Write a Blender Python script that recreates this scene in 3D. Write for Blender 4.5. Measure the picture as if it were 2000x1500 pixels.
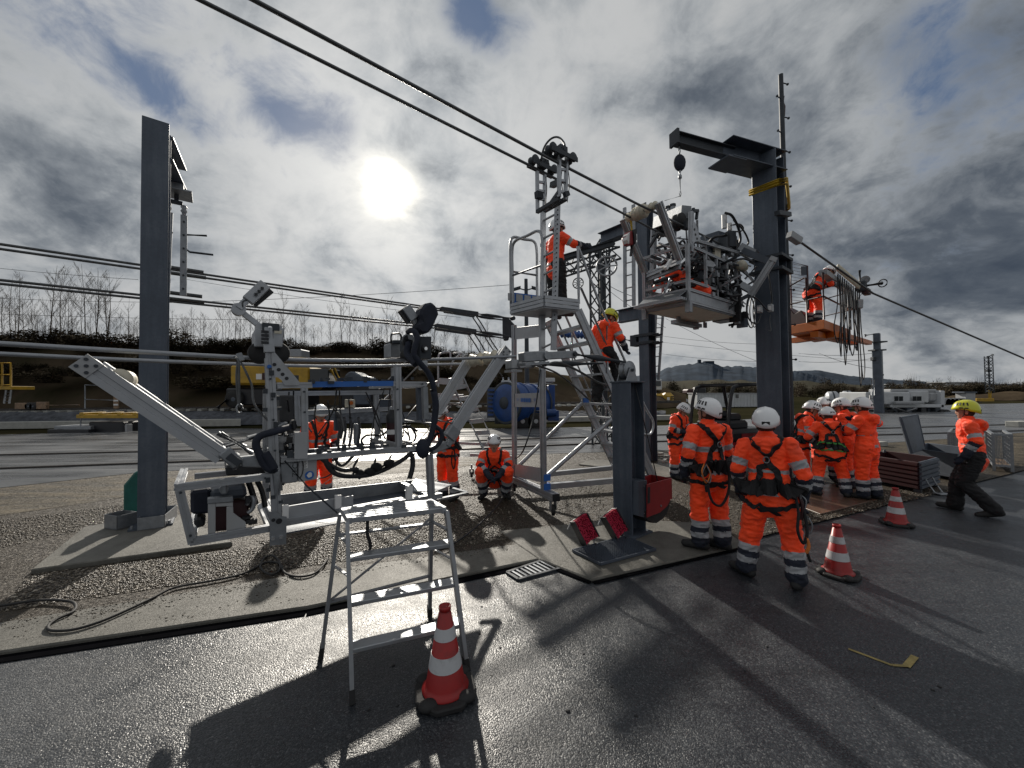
import bpy, bmesh, math, random
import numpy as np
from mathutils import Vector, Matrix, noise as mnoise
from mathutils.bvhtree import BVHTree
V3 = Vector
R = math.radians
random.seed(7)
for o in list(bpy.data.objects): bpy.data.objects.remove(o)
SC = bpy.context.scene
COL = SC.collection

# ------------------------------------------------------------------ camera
CAM_H, FPX, PITCH, ROLL = 1.9, 751.0, R(1.3), 0.010
cp, sp_, cr, sr = math.cos(PITCH), math.sin(PITCH), math.cos(ROLL), math.sin(ROLL)
FWD = V3((0, cp, sp_)); U0 = V3((0, -sp_, cp)); R0 = V3((1, 0, 0))
RGT = R0 * cr - U0 * sr
UPV = R0 * sr + U0 * cr
CPOS = V3((0, 0, CAM_H))
cam = bpy.data.cameras.new('camera'); co = bpy.data.objects.new('camera', cam); COL.objects.link(co)
cam.sensor_width = 36.0; cam.lens = FPX / 2000 * 36; cam.clip_start = 0.05; cam.clip_end = 20000
m = Matrix((RGT, UPV, -FWD)).transposed().to_4x4(); m.translation = CPOS
co.matrix_world = m
SC.camera = co

# ------------------------------------------------------------------ light and exposure
SUN_EL, SUN_AZ = R(27.2), R(-17.4)            # azimuth measured from +Y towards +X
SUN_DIR = V3((math.sin(SUN_AZ) * math.cos(SUN_EL), math.cos(SUN_AZ) * math.cos(SUN_EL), math.sin(SUN_EL)))
SUN_STRENGTH, SUN_ANGLE, SKY_STRENGTH = 5.0, R(0.85), 0.10
SC.view_settings.view_transform = 'Standard'; SC.view_settings.look = 'None'
SC.view_settings.exposure = 0.10; SC.view_settings.gamma = 1.0; SC.view_settings.use_curve_mapping = False
sl = bpy.data.lights.new('sun', 'SUN'); so = bpy.data.objects.new('sun', sl); COL.objects.link(so)
sl.energy = SUN_STRENGTH; sl.angle = SUN_ANGLE; sl.color = (1.0, 0.93, 0.82)
so.rotation_euler = (-SUN_DIR).to_track_quat('-Z', 'Y').to_euler(); so.location = (0, 0, 30)

class NG:
    """small node builder"""
    def __init__(s, tree): s.t = tree; s.n = tree.nodes; s.l = tree.links
    def new(s, typ, **kw):
        n = s.n.new(typ)
        for k, v in kw.items():
            if k.startswith('in_'): n.inputs[k[3:].replace('_', ' ')].default_value = v
            else: setattr(n, k, v)
        return n
    def lk(s, a, b): s.l.new(a, b)
    def put(s, sock, v):
        if hasattr(v, 'is_output'): s.l.new(v, sock)
        elif v is not None: sock.default_value = v
    def math(s, op, a, b=None, c=None, clamp=False):
        n = s.n.new('ShaderNodeMath'); n.operation = op; n.use_clamp = clamp
        for i, v in enumerate((a, b, c)):
            if v is not None: s.put(n.inputs[i], v)
        return n.outputs[0]
    def vmath(s, op, a, b=None, scale=None):
        n = s.n.new('ShaderNodeVectorMath'); n.operation = op
        s.put(n.inputs[0], a)
        if b is not None: s.put(n.inputs[1], b)
        if scale is not None: s.put(n.inputs['Scale'], scale)
        return n.outputs['Value'] if op in ('DOT_PRODUCT', 'LENGTH') else n.outputs[0]
    def ramp(s, fac, stops, interp='LINEAR'):
        n = s.n.new('ShaderNodeValToRGB'); n.color_ramp.interpolation = interp
        e = n.color_ramp.elements
        while len(e) > 1: e.remove(e[0])
        e[0].position = stops[0][0]; e[0].color = c4(stops[0][1])
        for p, c in stops[1:]:
            x = e.new(p); x.color = c4(c)
        s.put(n.inputs[0], fac); return n.outputs[0]
    def mix(s, fac, a, b, blend='MIX'):
        n = s.n.new('ShaderNodeMix'); n.data_type = 'RGBA'; n.blend_type = blend
        s.put(n.inputs[0], fac); s.put(n.inputs[6], c4(a) if isinstance(a, (tuple, float)) else a); s.put(n.inputs[7], c4(b) if isinstance(b, (tuple, float)) else b)
        return n.outputs[2]
    def noise(s, vec, scale, detail=3, rough=0.55, dist=0.0, out=0):
        n = s.n.new('ShaderNodeTexNoise'); s.put(n.inputs['Vector'], vec)
        n.inputs['Scale'].default_value = scale; n.inputs['Detail'].default_value = detail
        n.inputs['Roughness'].default_value = rough; n.inputs['Distortion'].default_value = dist
        return n.outputs[out]
    def voro(s, vec, scale, feature='F1', out=0, rnd=1.0):
        n = s.n.new('ShaderNodeTexVoronoi'); n.feature = feature; s.put(n.inputs['Vector'], vec)
        n.inputs['Scale'].default_value = scale; n.inputs['Randomness'].default_value = rnd
        return n.outputs[out]
    def smooth(s, x, a, b):
        n = s.n.new('ShaderNodeMapRange'); n.interpolation_type = 'SMOOTHSTEP'
        s.put(n.inputs[0], x); n.inputs[1].default_value = a; n.inputs[2].default_value = b
        return n.outputs[0]
def c4(c):
    if isinstance(c, (int, float)): return (c, c, c, 1)
    return tuple(c) + (1,) if len(c) == 3 else tuple(c)

# ------------------------------------------------------------------ pixel of the photograph -> point in the place
def ray(px, py): return FWD + RGT * ((px - 1000) / FPX) - UPV * ((py - 750) / FPX)
UD = V3((0.788, 0.616, 0)); ND = V3((-0.616, 0.788, 0))      # along / across the conductors
WD = V3((0.915, 0.404, 0)); MD = V3((-0.404, 0.915, 0))      # along / across the kerb and scaffold
def D(px, py, Y): r = ray(px, py); return CPOS + r * (Y / r.y)
def G(px, py, z=0.0): r = ray(px, py); return CPOS + r * ((z - CAM_H) / r.z)
def H(px, py, c): r = ray(px, py); return CPOS + r * (c / r.dot(ND))     # on the upright plane ND.p = c
def S(px, py, c): r = ray(px, py); return CPOS + r * (c / r.dot(MD))
def Z(px, py, z): return G(px, py, z)
def hgt(px, py, P):      # height over the ground of the image row py straight above ground point P
    r = ray(px, py); return CAM_H + r.z * (P.y / r.y)

# ------------------------------------------------------------------ objects
def tag(o, label=None, cat=None, group=None, kind=None):
    if label: o['label'] = label
    if cat: o['category'] = cat
    if group: o['group'] = group
    if kind: o['kind'] = kind
    return o
def thing(name, label, cat, loc=(0, 0, 0), group=None):
    o = bpy.data.objects.new(name, None); COL.objects.link(o); o.location = loc; o.empty_display_size = 0.1
    return tag(o, label, cat, group)
def adopt(o, parent):
    if parent is None: return o
    o.parent = parent
    off = V3(parent.location); p = parent.parent
    while p is not None: off = off + p.location; p = p.parent
    o.matrix_parent_inverse = Matrix.Translation(-off); return o
def copy_tree(o, parent=None):
    c = o.copy(); COL.objects.link(c)
    if parent is not None: c.parent = parent; c.matrix_parent_inverse = o.matrix_parent_inverse.copy()
    for ch in list(o.children): copy_tree(ch, c)
    return c

def frame(d, up=None):
    d = V3(d).normalized()
    up = V3(up) if up is not None else V3((0, 0, 1))
    if abs(d.dot(up.normalized())) > 0.98: up = V3(ND)
    x = d.cross(up).normalized(); y = x.cross(d).normalized()
    return x, y, d
def _sq(w, h): return [(-w, -h), (w, -h), (w, h), (-w, h)]
def _slot(w, h):
    out = []; g = 0.30; dp = 0.22
    base = [(-1, -1), (-g, -1), (-g * .8, -1 + dp), (g * .8, -1 + dp), (g, -1)]
    for k in range(4):
        c, s = (1, 0, -1, 0)[k], (0, 1, 0, -1)[k]
        out += [((x * c - y * s) * w, (x * s + y * c) * h) for x, y in base]
    return out
def _ibeam(w, h, t=0.1):
    return [(-w, -h), (w, -h), (w, -h + 2 * h * t), (w * t * 1.0, -h + 2 * h * t), (w * t, h - 2 * h * t), (w, h - 2 * h * t), (w, h), (-w, h), (-w, h - 2 * h * t), (-w * t, h - 2 * h * t), (-w * t, -h + 2 * h * t), (-w, -h + 2 * h * t)]
class MB:
    def __init__(s): s.v = []; s.f = []; s.sm = []
    def add(s, vs, fs, smooth=False):
        b = len(s.v); s.v += [tuple(p) for p in vs]; s.f += [tuple(b + i for i in f) for f in fs]; s.sm += [smooth] * len(fs); return s
    def sect(s, a, b, prof, up=None, cap=True, prof2=None):
        a, b = V3(a), V3(b); x, y, d = frame(b - a, up); n = len(prof); p2 = prof2 or prof
        vs = [a + x * p + y * q for p, q in prof] + [b + x * p + y * q for p, q in p2]
        fs = [(i, (i + 1) % n, n + (i + 1) % n, n + i) for i in range(n)]
        if cap: fs += [tuple(range(n))[::-1], tuple(range(n, 2 * n))]
        return s.add(vs, fs)
    def bar(s, a, b, w, h=None, up=None): return s.sect(a, b, _sq(w / 2, (h or w) / 2), up)
    def slot(s, a, b, w, h=None, up=None): return s.sect(a, b, _slot(w / 2, (h or w) / 2), up)
    def ibeam(s, a, b, w, h, up=None, t=0.1): return s.sect(a, b, _ibeam(w / 2, h / 2, t), up)
    def cyl(s, a, b, r, r2=None, n=14, cap=True):
        r2 = r if r2 is None else r2
        a, b = V3(a), V3(b); x, y, d = frame(b - a)
        cs = [(math.cos(2 * math.pi * i / n), math.sin(2 * math.pi * i / n)) for i in range(n)]
        s.add([a + x * c * r + y * q * r for c, q in cs] + [b + x * c * r2 + y * q * r2 for c, q in cs], [(i, (i + 1) % n, n + (i + 1) % n, n + i) for i in range(n)], True)
        if cap: s.add([a + x * c * r + y * q * r for c, q in cs], [tuple(range(n))[::-1]]); s.add([b + x * c * r2 + y * q * r2 for c, q in cs], [tuple(range(n))])
        return s
    def tube(s, pts, r, n=8, closed=False):
        pts = [V3(p) for p in pts]; k = len(pts); rs = r if isinstance(r, (list, tuple)) else [r] * k
        vs = []; px = None
        for i, p in enumerate(pts):
            d = (pts[(i + 1) % k] - pts[i - 1]) if closed else (pts[min(i + 1, k - 1)] - pts[max(i - 1, 0)])
            d.normalize()
            if px is None: x, y, _ = frame(d)
            else:
                x = px - d * px.dot(d)
                x = x.normalized() if x.length > 1e-6 else frame(d)[0]
                y = d.cross(x)
            px = x
            vs += [p + x * math.cos(2 * math.pi * j / n) * rs[i] + y * math.sin(2 * math.pi * j / n) * rs[i] for j in range(n)]
        fs = []
        for i in range(k if closed else k - 1):
            a, b = i * n, ((i + 1) % k) * n
            fs += [(a + j, a + (j + 1) % n, b + (j + 1) % n, b + j) for j in range(n)]
        s.add(vs, fs, True)
        if not closed: s.add(vs[:n], [tuple(range(n))[::-1]]); s.add(vs[-n:], [tuple(range(n))])
        return s
    def box(s, c, x, y, z):     # centre and three full-length axis vectors
        c, x, y, z = V3(c), V3(x) / 2, V3(y) / 2, V3(z) / 2
        vs = [c + x * i + y * j + z * k for k in (-1, 1) for j in (-1, 1) for i in (-1, 1)]
        return s.add(vs, [(0, 2, 3, 1), (4, 5, 7, 6), (0, 1, 5, 4), (2, 6, 7, 3), (0, 4, 6, 2), (1, 3, 7, 5)])
    def prism(s, pts, ext):
        pts = [V3(p) for p in pts]; e = V3(ext); n = len(pts)
        return s.add(pts + [p + e for p in pts], [tuple(range(n))[::-1], tuple(range(n, 2 * n))] + [(i, (i + 1) % n, n + (i + 1) % n, n + i) for i in range(n)])
    def quad(s, *p): return s.add(p, [tuple(range(len(p)))])
    def ell(s, c, rx, ry, rz, n=14, m=8, ax=None):
        c = V3(c); X, Y, Zx = ax or (V3((1, 0, 0)), V3((0, 1, 0)), V3((0, 0, 1)))
        vs = [c - Zx * rz]
        for i in range(1, m):
            t = -math.pi / 2 + math.pi * i / m
            vs += [c + X * rx * math.cos(t) * math.cos(2 * math.pi * j / n) + Y * ry * math.cos(t) * math.sin(2 * math.pi * j / n) + Zx * rz * math.sin(t) for j in range(n)]
        vs.append(c + Zx * rz); L = len(vs) - 1
        fs = [(0, 1 + (j + 1) % n, 1 + j) for j in range(n)]
        for i in range(m - 2):
            a, b = 1 + i * n, 1 + (i + 1) * n
            fs += [(a + j, a + (j + 1) % n, b + (j + 1) % n, b + j) for j in range(n)]
        a = 1 + (m - 2) * n
        fs += [(a + j, a + (j + 1) % n, L) for j in range(n)]
        return s.add(vs, fs, True)
    def lathe(s, a, d, prof, n=20, smooth=True):  # prof: (along, radius)
        a = V3(a); x, y, d = frame(d)
        vs = [a + d * t + (x * math.cos(2 * math.pi * j / n) + y * math.sin(2 * math.pi * j / n)) * r for t, r in prof for j in range(n)]
        fs = []
        for i in range(len(prof) - 1):
            fs += [(i * n + j, i * n + (j + 1) % n, (i + 1) * n + (j + 1) % n, (i + 1) * n + j) for j in range(n)]
        s.add(vs, fs, smooth)
        if prof[0][1] > 1e-4: s.add(vs[:n], [tuple(range(n))[::-1]])
        if prof[-1][1] > 1e-4: s.add(vs[-n:], [tuple(range(n))])
        return s
    def build(s, name, mat, parent=None, bevel=0.0):
        me = bpy.data.meshes.new(name); me.from_pydata(s.v, [], s.f)
        me.polygons.foreach_set('use_smooth', s.sm)
        me.update()
        if mat is not None: me.materials.append(MAT[mat] if isinstance(mat, str) else mat)
        o = bpy.data.objects.new(name, me); COL.objects.link(o)
        bm = bmesh.new(); bm.from_mesh(me); bmesh.ops.recalc_face_normals(bm, faces=bm.faces); bm.to_mesh(me); bm.free()
        if bevel:
            b = o.modifiers.new('bevel', 'BEVEL'); b.width = bevel; b.segments = 1; b.limit_method = 'ANGLE'; b.angle_limit = R(40)
        if name in ('bolt', 'rivet', 'anchor_bolt', 'engine_fitting', 'valve_block', 'valve_fitting', 'latch', 'label_print', 'linkage') and len(s.f) > 12: o['kind'] = 'stuff'
        return adopt(o, parent)
def one(fn, *a, **k):
    """one(MB method, args..)(name, mat, parent)"""
    b = MB(); getattr(b, fn)(*a, **k); return b
def lin(a, b, t): return V3(a) * (1 - t) + V3(b) * t
def sag(a, b, s, n=16): return [lin(a, b, i / n) - V3((0, 0, 4 * s * (i / n) * (1 - i / n))) for i in range(n + 1)]
def bez(pts, n=8):
    """Catmull-Rom through pts"""
    P = [V3(p) for p in pts]; P = [P[0] * 2 - P[1]] + P + [P[-1] * 2 - P[-2]]; out = []
    for i in range(1, len(P) - 2):
        for k in range(n):
            t = k / n
            out.append(0.5 * ((2 * P[i]) + (P[i + 1] - P[i - 1]) * t + (2 * P[i - 1] - 5 * P[i] + 4 * P[i + 1] - P[i + 2]) * t * t + (3 * P[i] - P[i - 1] - 3 * P[i + 1] + P[i + 2]) * t ** 3))
    out.append(P[-2]); return out
def text(name, s, origin, xdir, ydir, size, mat, parent=None, depth=0.001, align='CENTER'):
    cu = bpy.data.curves.new(name, 'FONT'); cu.body = s; cu.size = 1.0; cu.extrude = 0; cu.align_x = align; cu.align_y = 'CENTER'
    o = bpy.data.objects.new(name, cu); COL.objects.link(o)
    me = bpy.data.meshes.new_from_object(o.evaluated_get(bpy.context.evaluated_depsgraph_get()))
    bpy.data.objects.remove(o); me.name = name
    x = V3(xdir).normalized(); y = V3(ydir).normalized(); z = x.cross(y)
    for v in me.vertices: v.co = V3(origin) + x * v.co.x * size + y * v.co.y * size + z * depth
    me.materials.clear(); me.materials.append(MAT[mat])
    o = bpy.data.objects.new(name, me); COL.objects.link(o); return adopt(o, parent)
# ------------------------------------------------------------------ world: Nishita sky behind procedural broken cloud
W = bpy.data.worlds.new('World'); SC.world = W; W.use_nodes = True
g = NG(W.node_tree); g.n.clear()
out = g.new('ShaderNodeOutputWorld'); bg = g.new('ShaderNodeBackground'); g.lk(bg.outputs[0], out.inputs[0])
sky = g.new('ShaderNodeTexSky', sky_type='NISHITA', sun_disc=False, sun_elevation=SUN_EL, sun_rotation=SUN_AZ, air_density=1.0, dust_density=0.4, ozone_density=1.0)
tc = g.new('ShaderNodeTexCoord'); dirv = g.vmath('NORMALIZE', tc.outputs['Generated'])
sx = g.new('ShaderNodeSeparateXYZ'); g.lk(dirv, sx.inputs[0])
zc = g.math('MAXIMUM', sx.outputs[2], 0.0)
den = g.math('ADD', g.math('MULTIPLY', zc, 0.8), 0.42)
cx = g.new('ShaderNodeCombineXYZ'); g.lk(g.math('DIVIDE', sx.outputs[0], den), cx.inputs[0]); g.lk(g.math('DIVIDE', sx.outputs[1], den), cx.inputs[1])
cv = cx.outputs[0]
def blob(px, py, rad, amt):     # a cloud bank (or gap) in a given direction of the sky, rad in degrees
    d = ray(px, py).normalized()
    dt = g.vmath('DOT_PRODUCT', dirv, tuple(d))
    x = g.math('MULTIPLY', g.math('SUBTRACT', dt, 1.0), 1.0 / (1 - math.cos(R(rad))))
    return g.math('MULTIPLY', g.math('EXPONENT', x), amt)
def total(lst):
    s = lst[0]
    for a in lst[1:]: s = g.math('ADD', s, a)
    return s
n1 = g.noise(cv, 1.1, 8, 0.52, 0.4)
n2 = g.noise(g.vmath('ADD', cv, (7.3, 2.1, 0)), 3.3, 9, 0.60, 0.5)
n3 = g.noise(g.vmath('ADD', cv, (1.3, 9.7, 4.0)), 9.0, 8, 0.62, 0.4)
n4 = g.noise(g.vmath('ADD', g.vmath('MULTIPLY', cv, (1.0, 1.5, 1.0)), (3.3, 5.7, 2.0)), 1.9, 8, 0.56, 0.6)
# optical thickness of the cloud deck: low = thin bright veil, high = dark base
thick = total([g.math('MULTIPLY', n1, 0.40), g.math('MULTIPLY', n2, 0.86), g.math('MULTIPLY', n3, 0.42), g.math('MULTIPLY', n4, 0.50)])
thick = g.math('ADD', thick, total([
    blob(1850, 520, 10, 0.24), blob(1640, 480, 7, 0.14), blob(1980, 570, 8, 0.2), blob(1300, 80, 8, 0.06), blob(1500, 180, 10, 0.03),
    blob(1800, 260, 24, 0.12), blob(700, 400, 12, -0.04), blob(230, 430, 6, 0.22), blob(60, 400, 6, 0.08), blob(1800, 120, 12, 0.05), blob(900, 510, 4.5, 0.20), blob(620, 550, 4, 0.14), blob(420, 480, 4, 0.10),
    blob(1400, 430, 4.5, 0.12), blob(1950, 250, 9, 0.06), blob(480, 130, 7, 0.08), blob(1130, 120, 6, 0.10),
    blob(600, 330, 7, -0.08), blob(520, 400, 5, -0.10), blob(1650, 650, 6, -0.20), blob(1900, 690, 7, -0.16), blob(1380, 640, 6, -0.14), blob(1150, 560, 6, -0.10), blob(300, 560, 6, -0.12), blob(1050, 200, 6, -0.10), blob(1250, 330, 6, -0.10), blob(1230, 20, 4, -0.14), blob(300, 60, 6, -0.10), blob(960, 280, 5, -0.08)]))
gaps = total([blob(960, 60, 3, 0.16), blob(440, 60, 4, 0.10), blob(680, 250, 2.5, 0.12), blob(1780, 40, 5, 0.12), blob(380, 240, 3, 0.12), blob(930, 20, 3.4, 0.26), blob(600, 235, 3.6, 0.20), blob(890, 5, 3, 0.12), blob(520, 210, 2.6, 0.18), blob(30, 15, 6, 0.24), blob(320, 190, 3.4, 0.20), blob(280, 80, 4, 0.14), blob(1870, 90, 7, 0.12), blob(650, 290, 2.5, 0.10), blob(1020, 40, 2.2, 0.12), blob(1960, 180, 6, 0.10), blob(1800, 400, 6, 0.05)])
cover = g.smooth(g.math('SUBTRACT', total([g.math('MULTIPLY', n2, 0.75), g.math('MULTIPLY', n1, 0.2), g.math('MULTIPLY', n3, 0.5)]), gaps), 0.34, 0.62)
sd = g.vmath('DOT_PRODUCT', dirv, tuple(SUN_DIR))
ang = g.math('MULTIPLY', g.math('ARCCOSINE', g.math('MINIMUM', sd, 1.0)), 180 / math.pi)
# light through the cloud: falls off away from the sun
near = g.math('EXPONENT', g.math('MULTIPLY', ang, -1 / 22.0))
lit = g.math('ADD', 0.62, g.math('MULTIPLY', near, 0.34))
trans = g.ramp(g.smooth(thick, 0.94, 1.74), [(0.0, (1.12, 1.14, 1.15)), (0.20, (0.84, 0.885, 0.925)), (0.42, (0.49, 0.54, 0.60)), (0.68, (0.235, 0.28, 0.345)), (1.0, (0.105, 0.142, 0.205))])
cl = g.vmath('SCALE', trans, scale=lit)
blue = g.vmath('SCALE', g.mix(0.8, sky.outputs[0], (1.15, 1.85, 3.3)), scale=0.66)
clb = g.vmath('SCALE', cl, scale=1.0 / SKY_STRENGTH * 0.60)
skyc = g.mix(cover, blue, clb)
# sun seen through the veil
glow = g.math('ADD', g.math('MULTIPLY', g.math('EXPONENT', g.math('MULTIPLY', g.math('POWER', g.math('DIVIDE', ang, 2.55), 2.2), -1.0)), 26.0),
              g.math('ADD', g.math('MULTIPLY', g.math('EXPONENT', g.math('DIVIDE', ang, -3.2)), 3.6), g.math('MULTIPLY', g.math('EXPONENT', g.math('DIVIDE', ang, -12.0)), 2.5)))
gl = g.vmath('SCALE', g.mix(g.math('EXPONENT', g.math('DIVIDE', ang, -6.0)), (1.0, 0.95, 0.85), (1.0, 0.88, 0.64)), scale=glow)
tmod = g.math('SUBTRACT', 1.25, g.math('MULTIPLY', g.smooth(thick, 0.70, 1.25), 0.80))
gl = g.vmath('SCALE', gl, scale=tmod)
fin = g.vmath('ADD', skyc, gl)
# below the horizon: dull ground colour
fin = g.mix(g.smooth(sx.outputs[2], -0.02, 0.0), (0.5, 0.5, 0.48), fin)
g.lk(fin, bg.inputs[0]); bg.inputs[1].default_value = SKY_STRENGTH

# ------------------------------------------------------------------ materials
MAT = {}
def mat(name, base, rough=0.5, metal=0.0, var=0.15, vscale=6.0, bump=0.0, bscale=60.0, spec=None, dirt=None, dscale=2.5, damt=0.5, rvar=0.0, coat=0.0, sheen=0.0):
    m = bpy.data.materials.new(name); m.use_nodes = True; MAT[name] = m
    t = NG(m.node_tree); p = t.n['Principled BSDF']
    geo = t.new('ShaderNodeNewGeometry'); pos = geo.outputs['Position']
    nz = t.noise(pos, vscale, 5, 0.6)
    b = c4(base); d = tuple(max(0, x * (1 - var)) for x in b[:3]); l = tuple(x * (1 + var) for x in b[:3])
    colr = t.ramp(nz, [(0.3, d), (0.7, l)])
    if dirt: colr = t.mix(t.math('MULTIPLY', t.smooth(t.noise(pos, dscale, 6, 0.65), 0.45, 0.72), damt), colr, dirt)
    t.lk(colr, p.inputs['Base Color'])
    p.inputs['Metallic'].default_value = metal
    if rvar: t.lk(t.math('ADD', rough - rvar, t.math('MULTIPLY', t.noise(pos, vscale * 2.3, 4), 2 * rvar), clamp=True), p.inputs['Roughness'])
    else: p.inputs['Roughness'].default_value = rough
    if spec is not None: p.inputs['Specular IOR Level'].default_value = spec
    if coat: p.inputs['Coat Weight'].default_value = coat; p.inputs['Coat Roughness'].default_value = 0.15
    if sheen: p.inputs['Sheen Weight'].default_value = sheen; p.inputs['Sheen Roughness'].default_value = 0.5
    if bump:
        bn = t.new('ShaderNodeBump'); bn.inputs['Strength'].default_value = bump; bn.inputs['Distance'].default_value = 0.02
        t.lk(t.noise(pos, bscale, 4, 0.6), bn.inputs['Height']); t.lk(bn.outputs[0], p.inputs['Normal'])
    return m
mat('gap_shade', (0.005, 0.005, 0.006), 1.0, 0, 0.2, 8, spec=0.0)  # near-black colour painted for the shade inside the kerb gap
mat('aluminium', (0.36, 0.375, 0.40), 0.44, 0.70, 0.08, 8, 0.05, 90, rvar=0.1, dirt=(0.2, 0.195, 0.18), dscale=5, damt=0.35)
mat('aluminium_light', (0.36, 0.375, 0.40), 0.5, 0.35, 0.06, 8, dirt=(0.3, 0.3, 0.29), dscale=6, damt=0.3)
mat('galvanised', (0.27, 0.285, 0.305), 0.48, 0.75, 0.16, 14, 0.06, 40, rvar=0.1)
mat('grey_steel', (0.072, 0.088, 0.115), 0.5, 0.15, 0.22, 3, 0.08, 25, dirt=(0.045, 0.052, 0.066), dscale=1.3, damt=0.8, rvar=0.08)
mat('dark_steel', (0.036, 0.043, 0.053), 0.62, 0.15, 0.2, 5, 0.05, 40)
mat('chrome', (0.8, 0.8, 0.8), 0.15, 1.0, 0.03)
mat('black_plastic', (0.012, 0.013, 0.017), 0.45, 0, 0.2, 8, 0.05, 80)
mat('rubber', (0.016, 0.016, 0.017), 0.75, 0, 0.25, 10, 0.1, 60)
mat('cable', (0.10, 0.105, 0.11), 0.5, 0.6, 0.2, 12, 0.15, 160)
mat('conductor', (0.30, 0.315, 0.34), 0.45, 0.75, 0.1, 10, 0.2, 220)
mat('orange_vis', (1.20, 0.075, 0.007), 0.68, 0, 0.16, 5, 0.45, 16, sheen=0.1, dirt=(0.50, 0.045, 0.010), dscale=4.5, damt=0.55)
mat('orange_dark', (0.75, 0.10, 0.02), 0.7, 0, 0.2, 6, 0.2, 18)
mat('tape', (0.33, 0.34, 0.36), 0.42, 0.0, 0.10, 20, 0.08, 40)
mat('navy_cloth', (0.012, 0.016, 0.030), 0.8, 0, 0.25, 9, 0.25, 25)
mat('black_cloth', (0.010, 0.010, 0.012), 0.85, 0, 0.25, 9, 0.25, 25)
mat('strap', (0.008, 0.008, 0.010), 0.75, 0, 0.3, 30, 0.1, 90)
mat('strap_green', (0.06, 0.28, 0.06), 0.75, 0, 0.2, 20)
mat('strap_orange', (0.55, 0.16, 0.03), 0.7, 0, 0.2, 20)
mat('skin', (0.42, 0.23, 0.16), 0.5, 0, 0.12, 25)
mat('hair', (0.03, 0.02, 0.014), 0.7, 0, 0.3, 60, 0.3, 120)
mat('helmet_white', (0.80, 0.81, 0.83), 0.28, 0, 0.03, 5, coat=0.3)
mat('helmet_yellow', (0.62, 0.62, 0.03), 0.3, 0, 0.04, 5, coat=0.3)
mat('red_plastic', (0.27, 0.014, 0.018), 0.45, 0, 0.15, 6, 0.03, 50, dirt=(0.2, 0.02, 0.02), damt=0.4)
mat('cone_red', (0.30, 0.010, 0.010), 0.42, 0, 0.1, 8, dirt=(0.10, 0.014, 0.013), dscale=7, damt=0.65)
mat('cone_white', (0.50, 0.51, 0.53), 0.4, 0, 0.05, 8, dirt=(0.2, 0.195, 0.185), dscale=8, damt=0.7)
mat('bristle', (0.40, 0.012, 0.045), 0.8, 0, 0.3, 60)
mat('dark_red', (0.034, 0.006, 0.009), 0.5, 0, 0.2, 5, dirt=(0.03, 0.01, 0.012), damt=0.5)
mat('blue_paint', (0.010, 0.05, 0.19), 0.4, 0.0, 0.15, 3, dirt=(0.012, 0.03, 0.08), dscale=1.0, damt=0.5)
mat('blue_insulator', (0.03, 0.10, 0.32), 0.35, 0, 0.1, 8)
mat('yellow_paint', (0.42, 0.25, 0.015), 0.45, 0, 0.15, 3, dirt=(0.18, 0.12, 0.03), dscale=2, damt=0.5)
mat('orange_paint', (0.52, 0.125, 0.008), 0.45, 0, 0.15, 3, dirt=(0.2, 0.06, 0.02), dscale=3, damt=0.5)
mat('white_paint', (0.50, 0.52, 0.54), 0.45, 0, 0.06, 2, dirt=(0.4, 0.4, 0.38), dscale=1.2, damt=0.5)
mat('light_grey', (0.33, 0.34, 0.355), 0.5, 0, 0.06, 5, dirt=(0.3, 0.3, 0.29), dscale=3, damt=0.4)
mat('beige_plastic', (0.55, 0.51, 0.41), 0.5, 0, 0.08, 9, dirt=(0.3, 0.27, 0.2), dscale=8, damt=0.4)
mat('green_fabric', (0.01, 0.10, 0.085), 0.6, 0, 0.2, 6)
mat('wood', (0.23, 0.15, 0.09), 0.55, 0, 0.3, 4, 0.1, 40, dirt=(0.1, 0.06, 0.04), dscale=3, damt=0.6)
mat('brown_plate', (0.105, 0.066, 0.045), 0.35, 0, 0.25, 3, 0.05, 40, dirt=(0.09, 0.05, 0.035), dscale=2.5, damt=0.6, rvar=0.15)
mat('glass_dark', (0.02, 0.024, 0.028), 0.08, 0, 0.1)
mat('sign_blue', (0.02, 0.12, 0.42), 0.5, 0, 0.05)
mat('ink', (0.02, 0.02, 0.022), 0.6, 0, 0.05)
mat('sticker', (0.7, 0.7, 0.7), 0.5, 0, 0.03)
mat('yellow_strap', (0.50, 0.33, 0.02), 0.7, 0, 0.15, 20)
mat('bark', (0.060, 0.048, 0.039), 0.9, 0, 0.3, 8, spec=0.05)
mat('bush', (0.070, 0.056, 0.036), 0.9, 0, 0.5, 0.8, spec=0.05)
mat('bush_dark', (0.042, 0.038, 0.024), 0.9, 0, 0.4, 0.8, spec=0.05)
mat('earth', (0.068, 0.052, 0.036), 0.95, 0, 0.4, 0.5, 0.4, 3, dirt=(0.018, 0.021, 0.010), dscale=0.25, damt=0.8, spec=0.0)
mat('ballast', (0.075, 0.08, 0.092), 0.8, 0, 0.45, 3.0, 0.5, 8, spec=0.05)
mat('stone', (0.23, 0.185, 0.14), 0.55, 0, 0.55, 30, 0.1, 80)
mat('hill', (0.034, 0.047, 0.066), 1.0, 0, 0.35, 0.02, spec=0.05)  # distance haze is put into the bluish base colour
mat('concrete_block', (0.33, 0.33, 0.31), 0.8, 0, 0.15, 4, 0.15, 30)
mat('steel_rail', (0.05, 0.045, 0.042), 0.4, 0.5, 0.3, 10)
mat('yellow_mark', (0.27, 0.21, 0.075), 0.7, 0, 0.35, 12)

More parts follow.
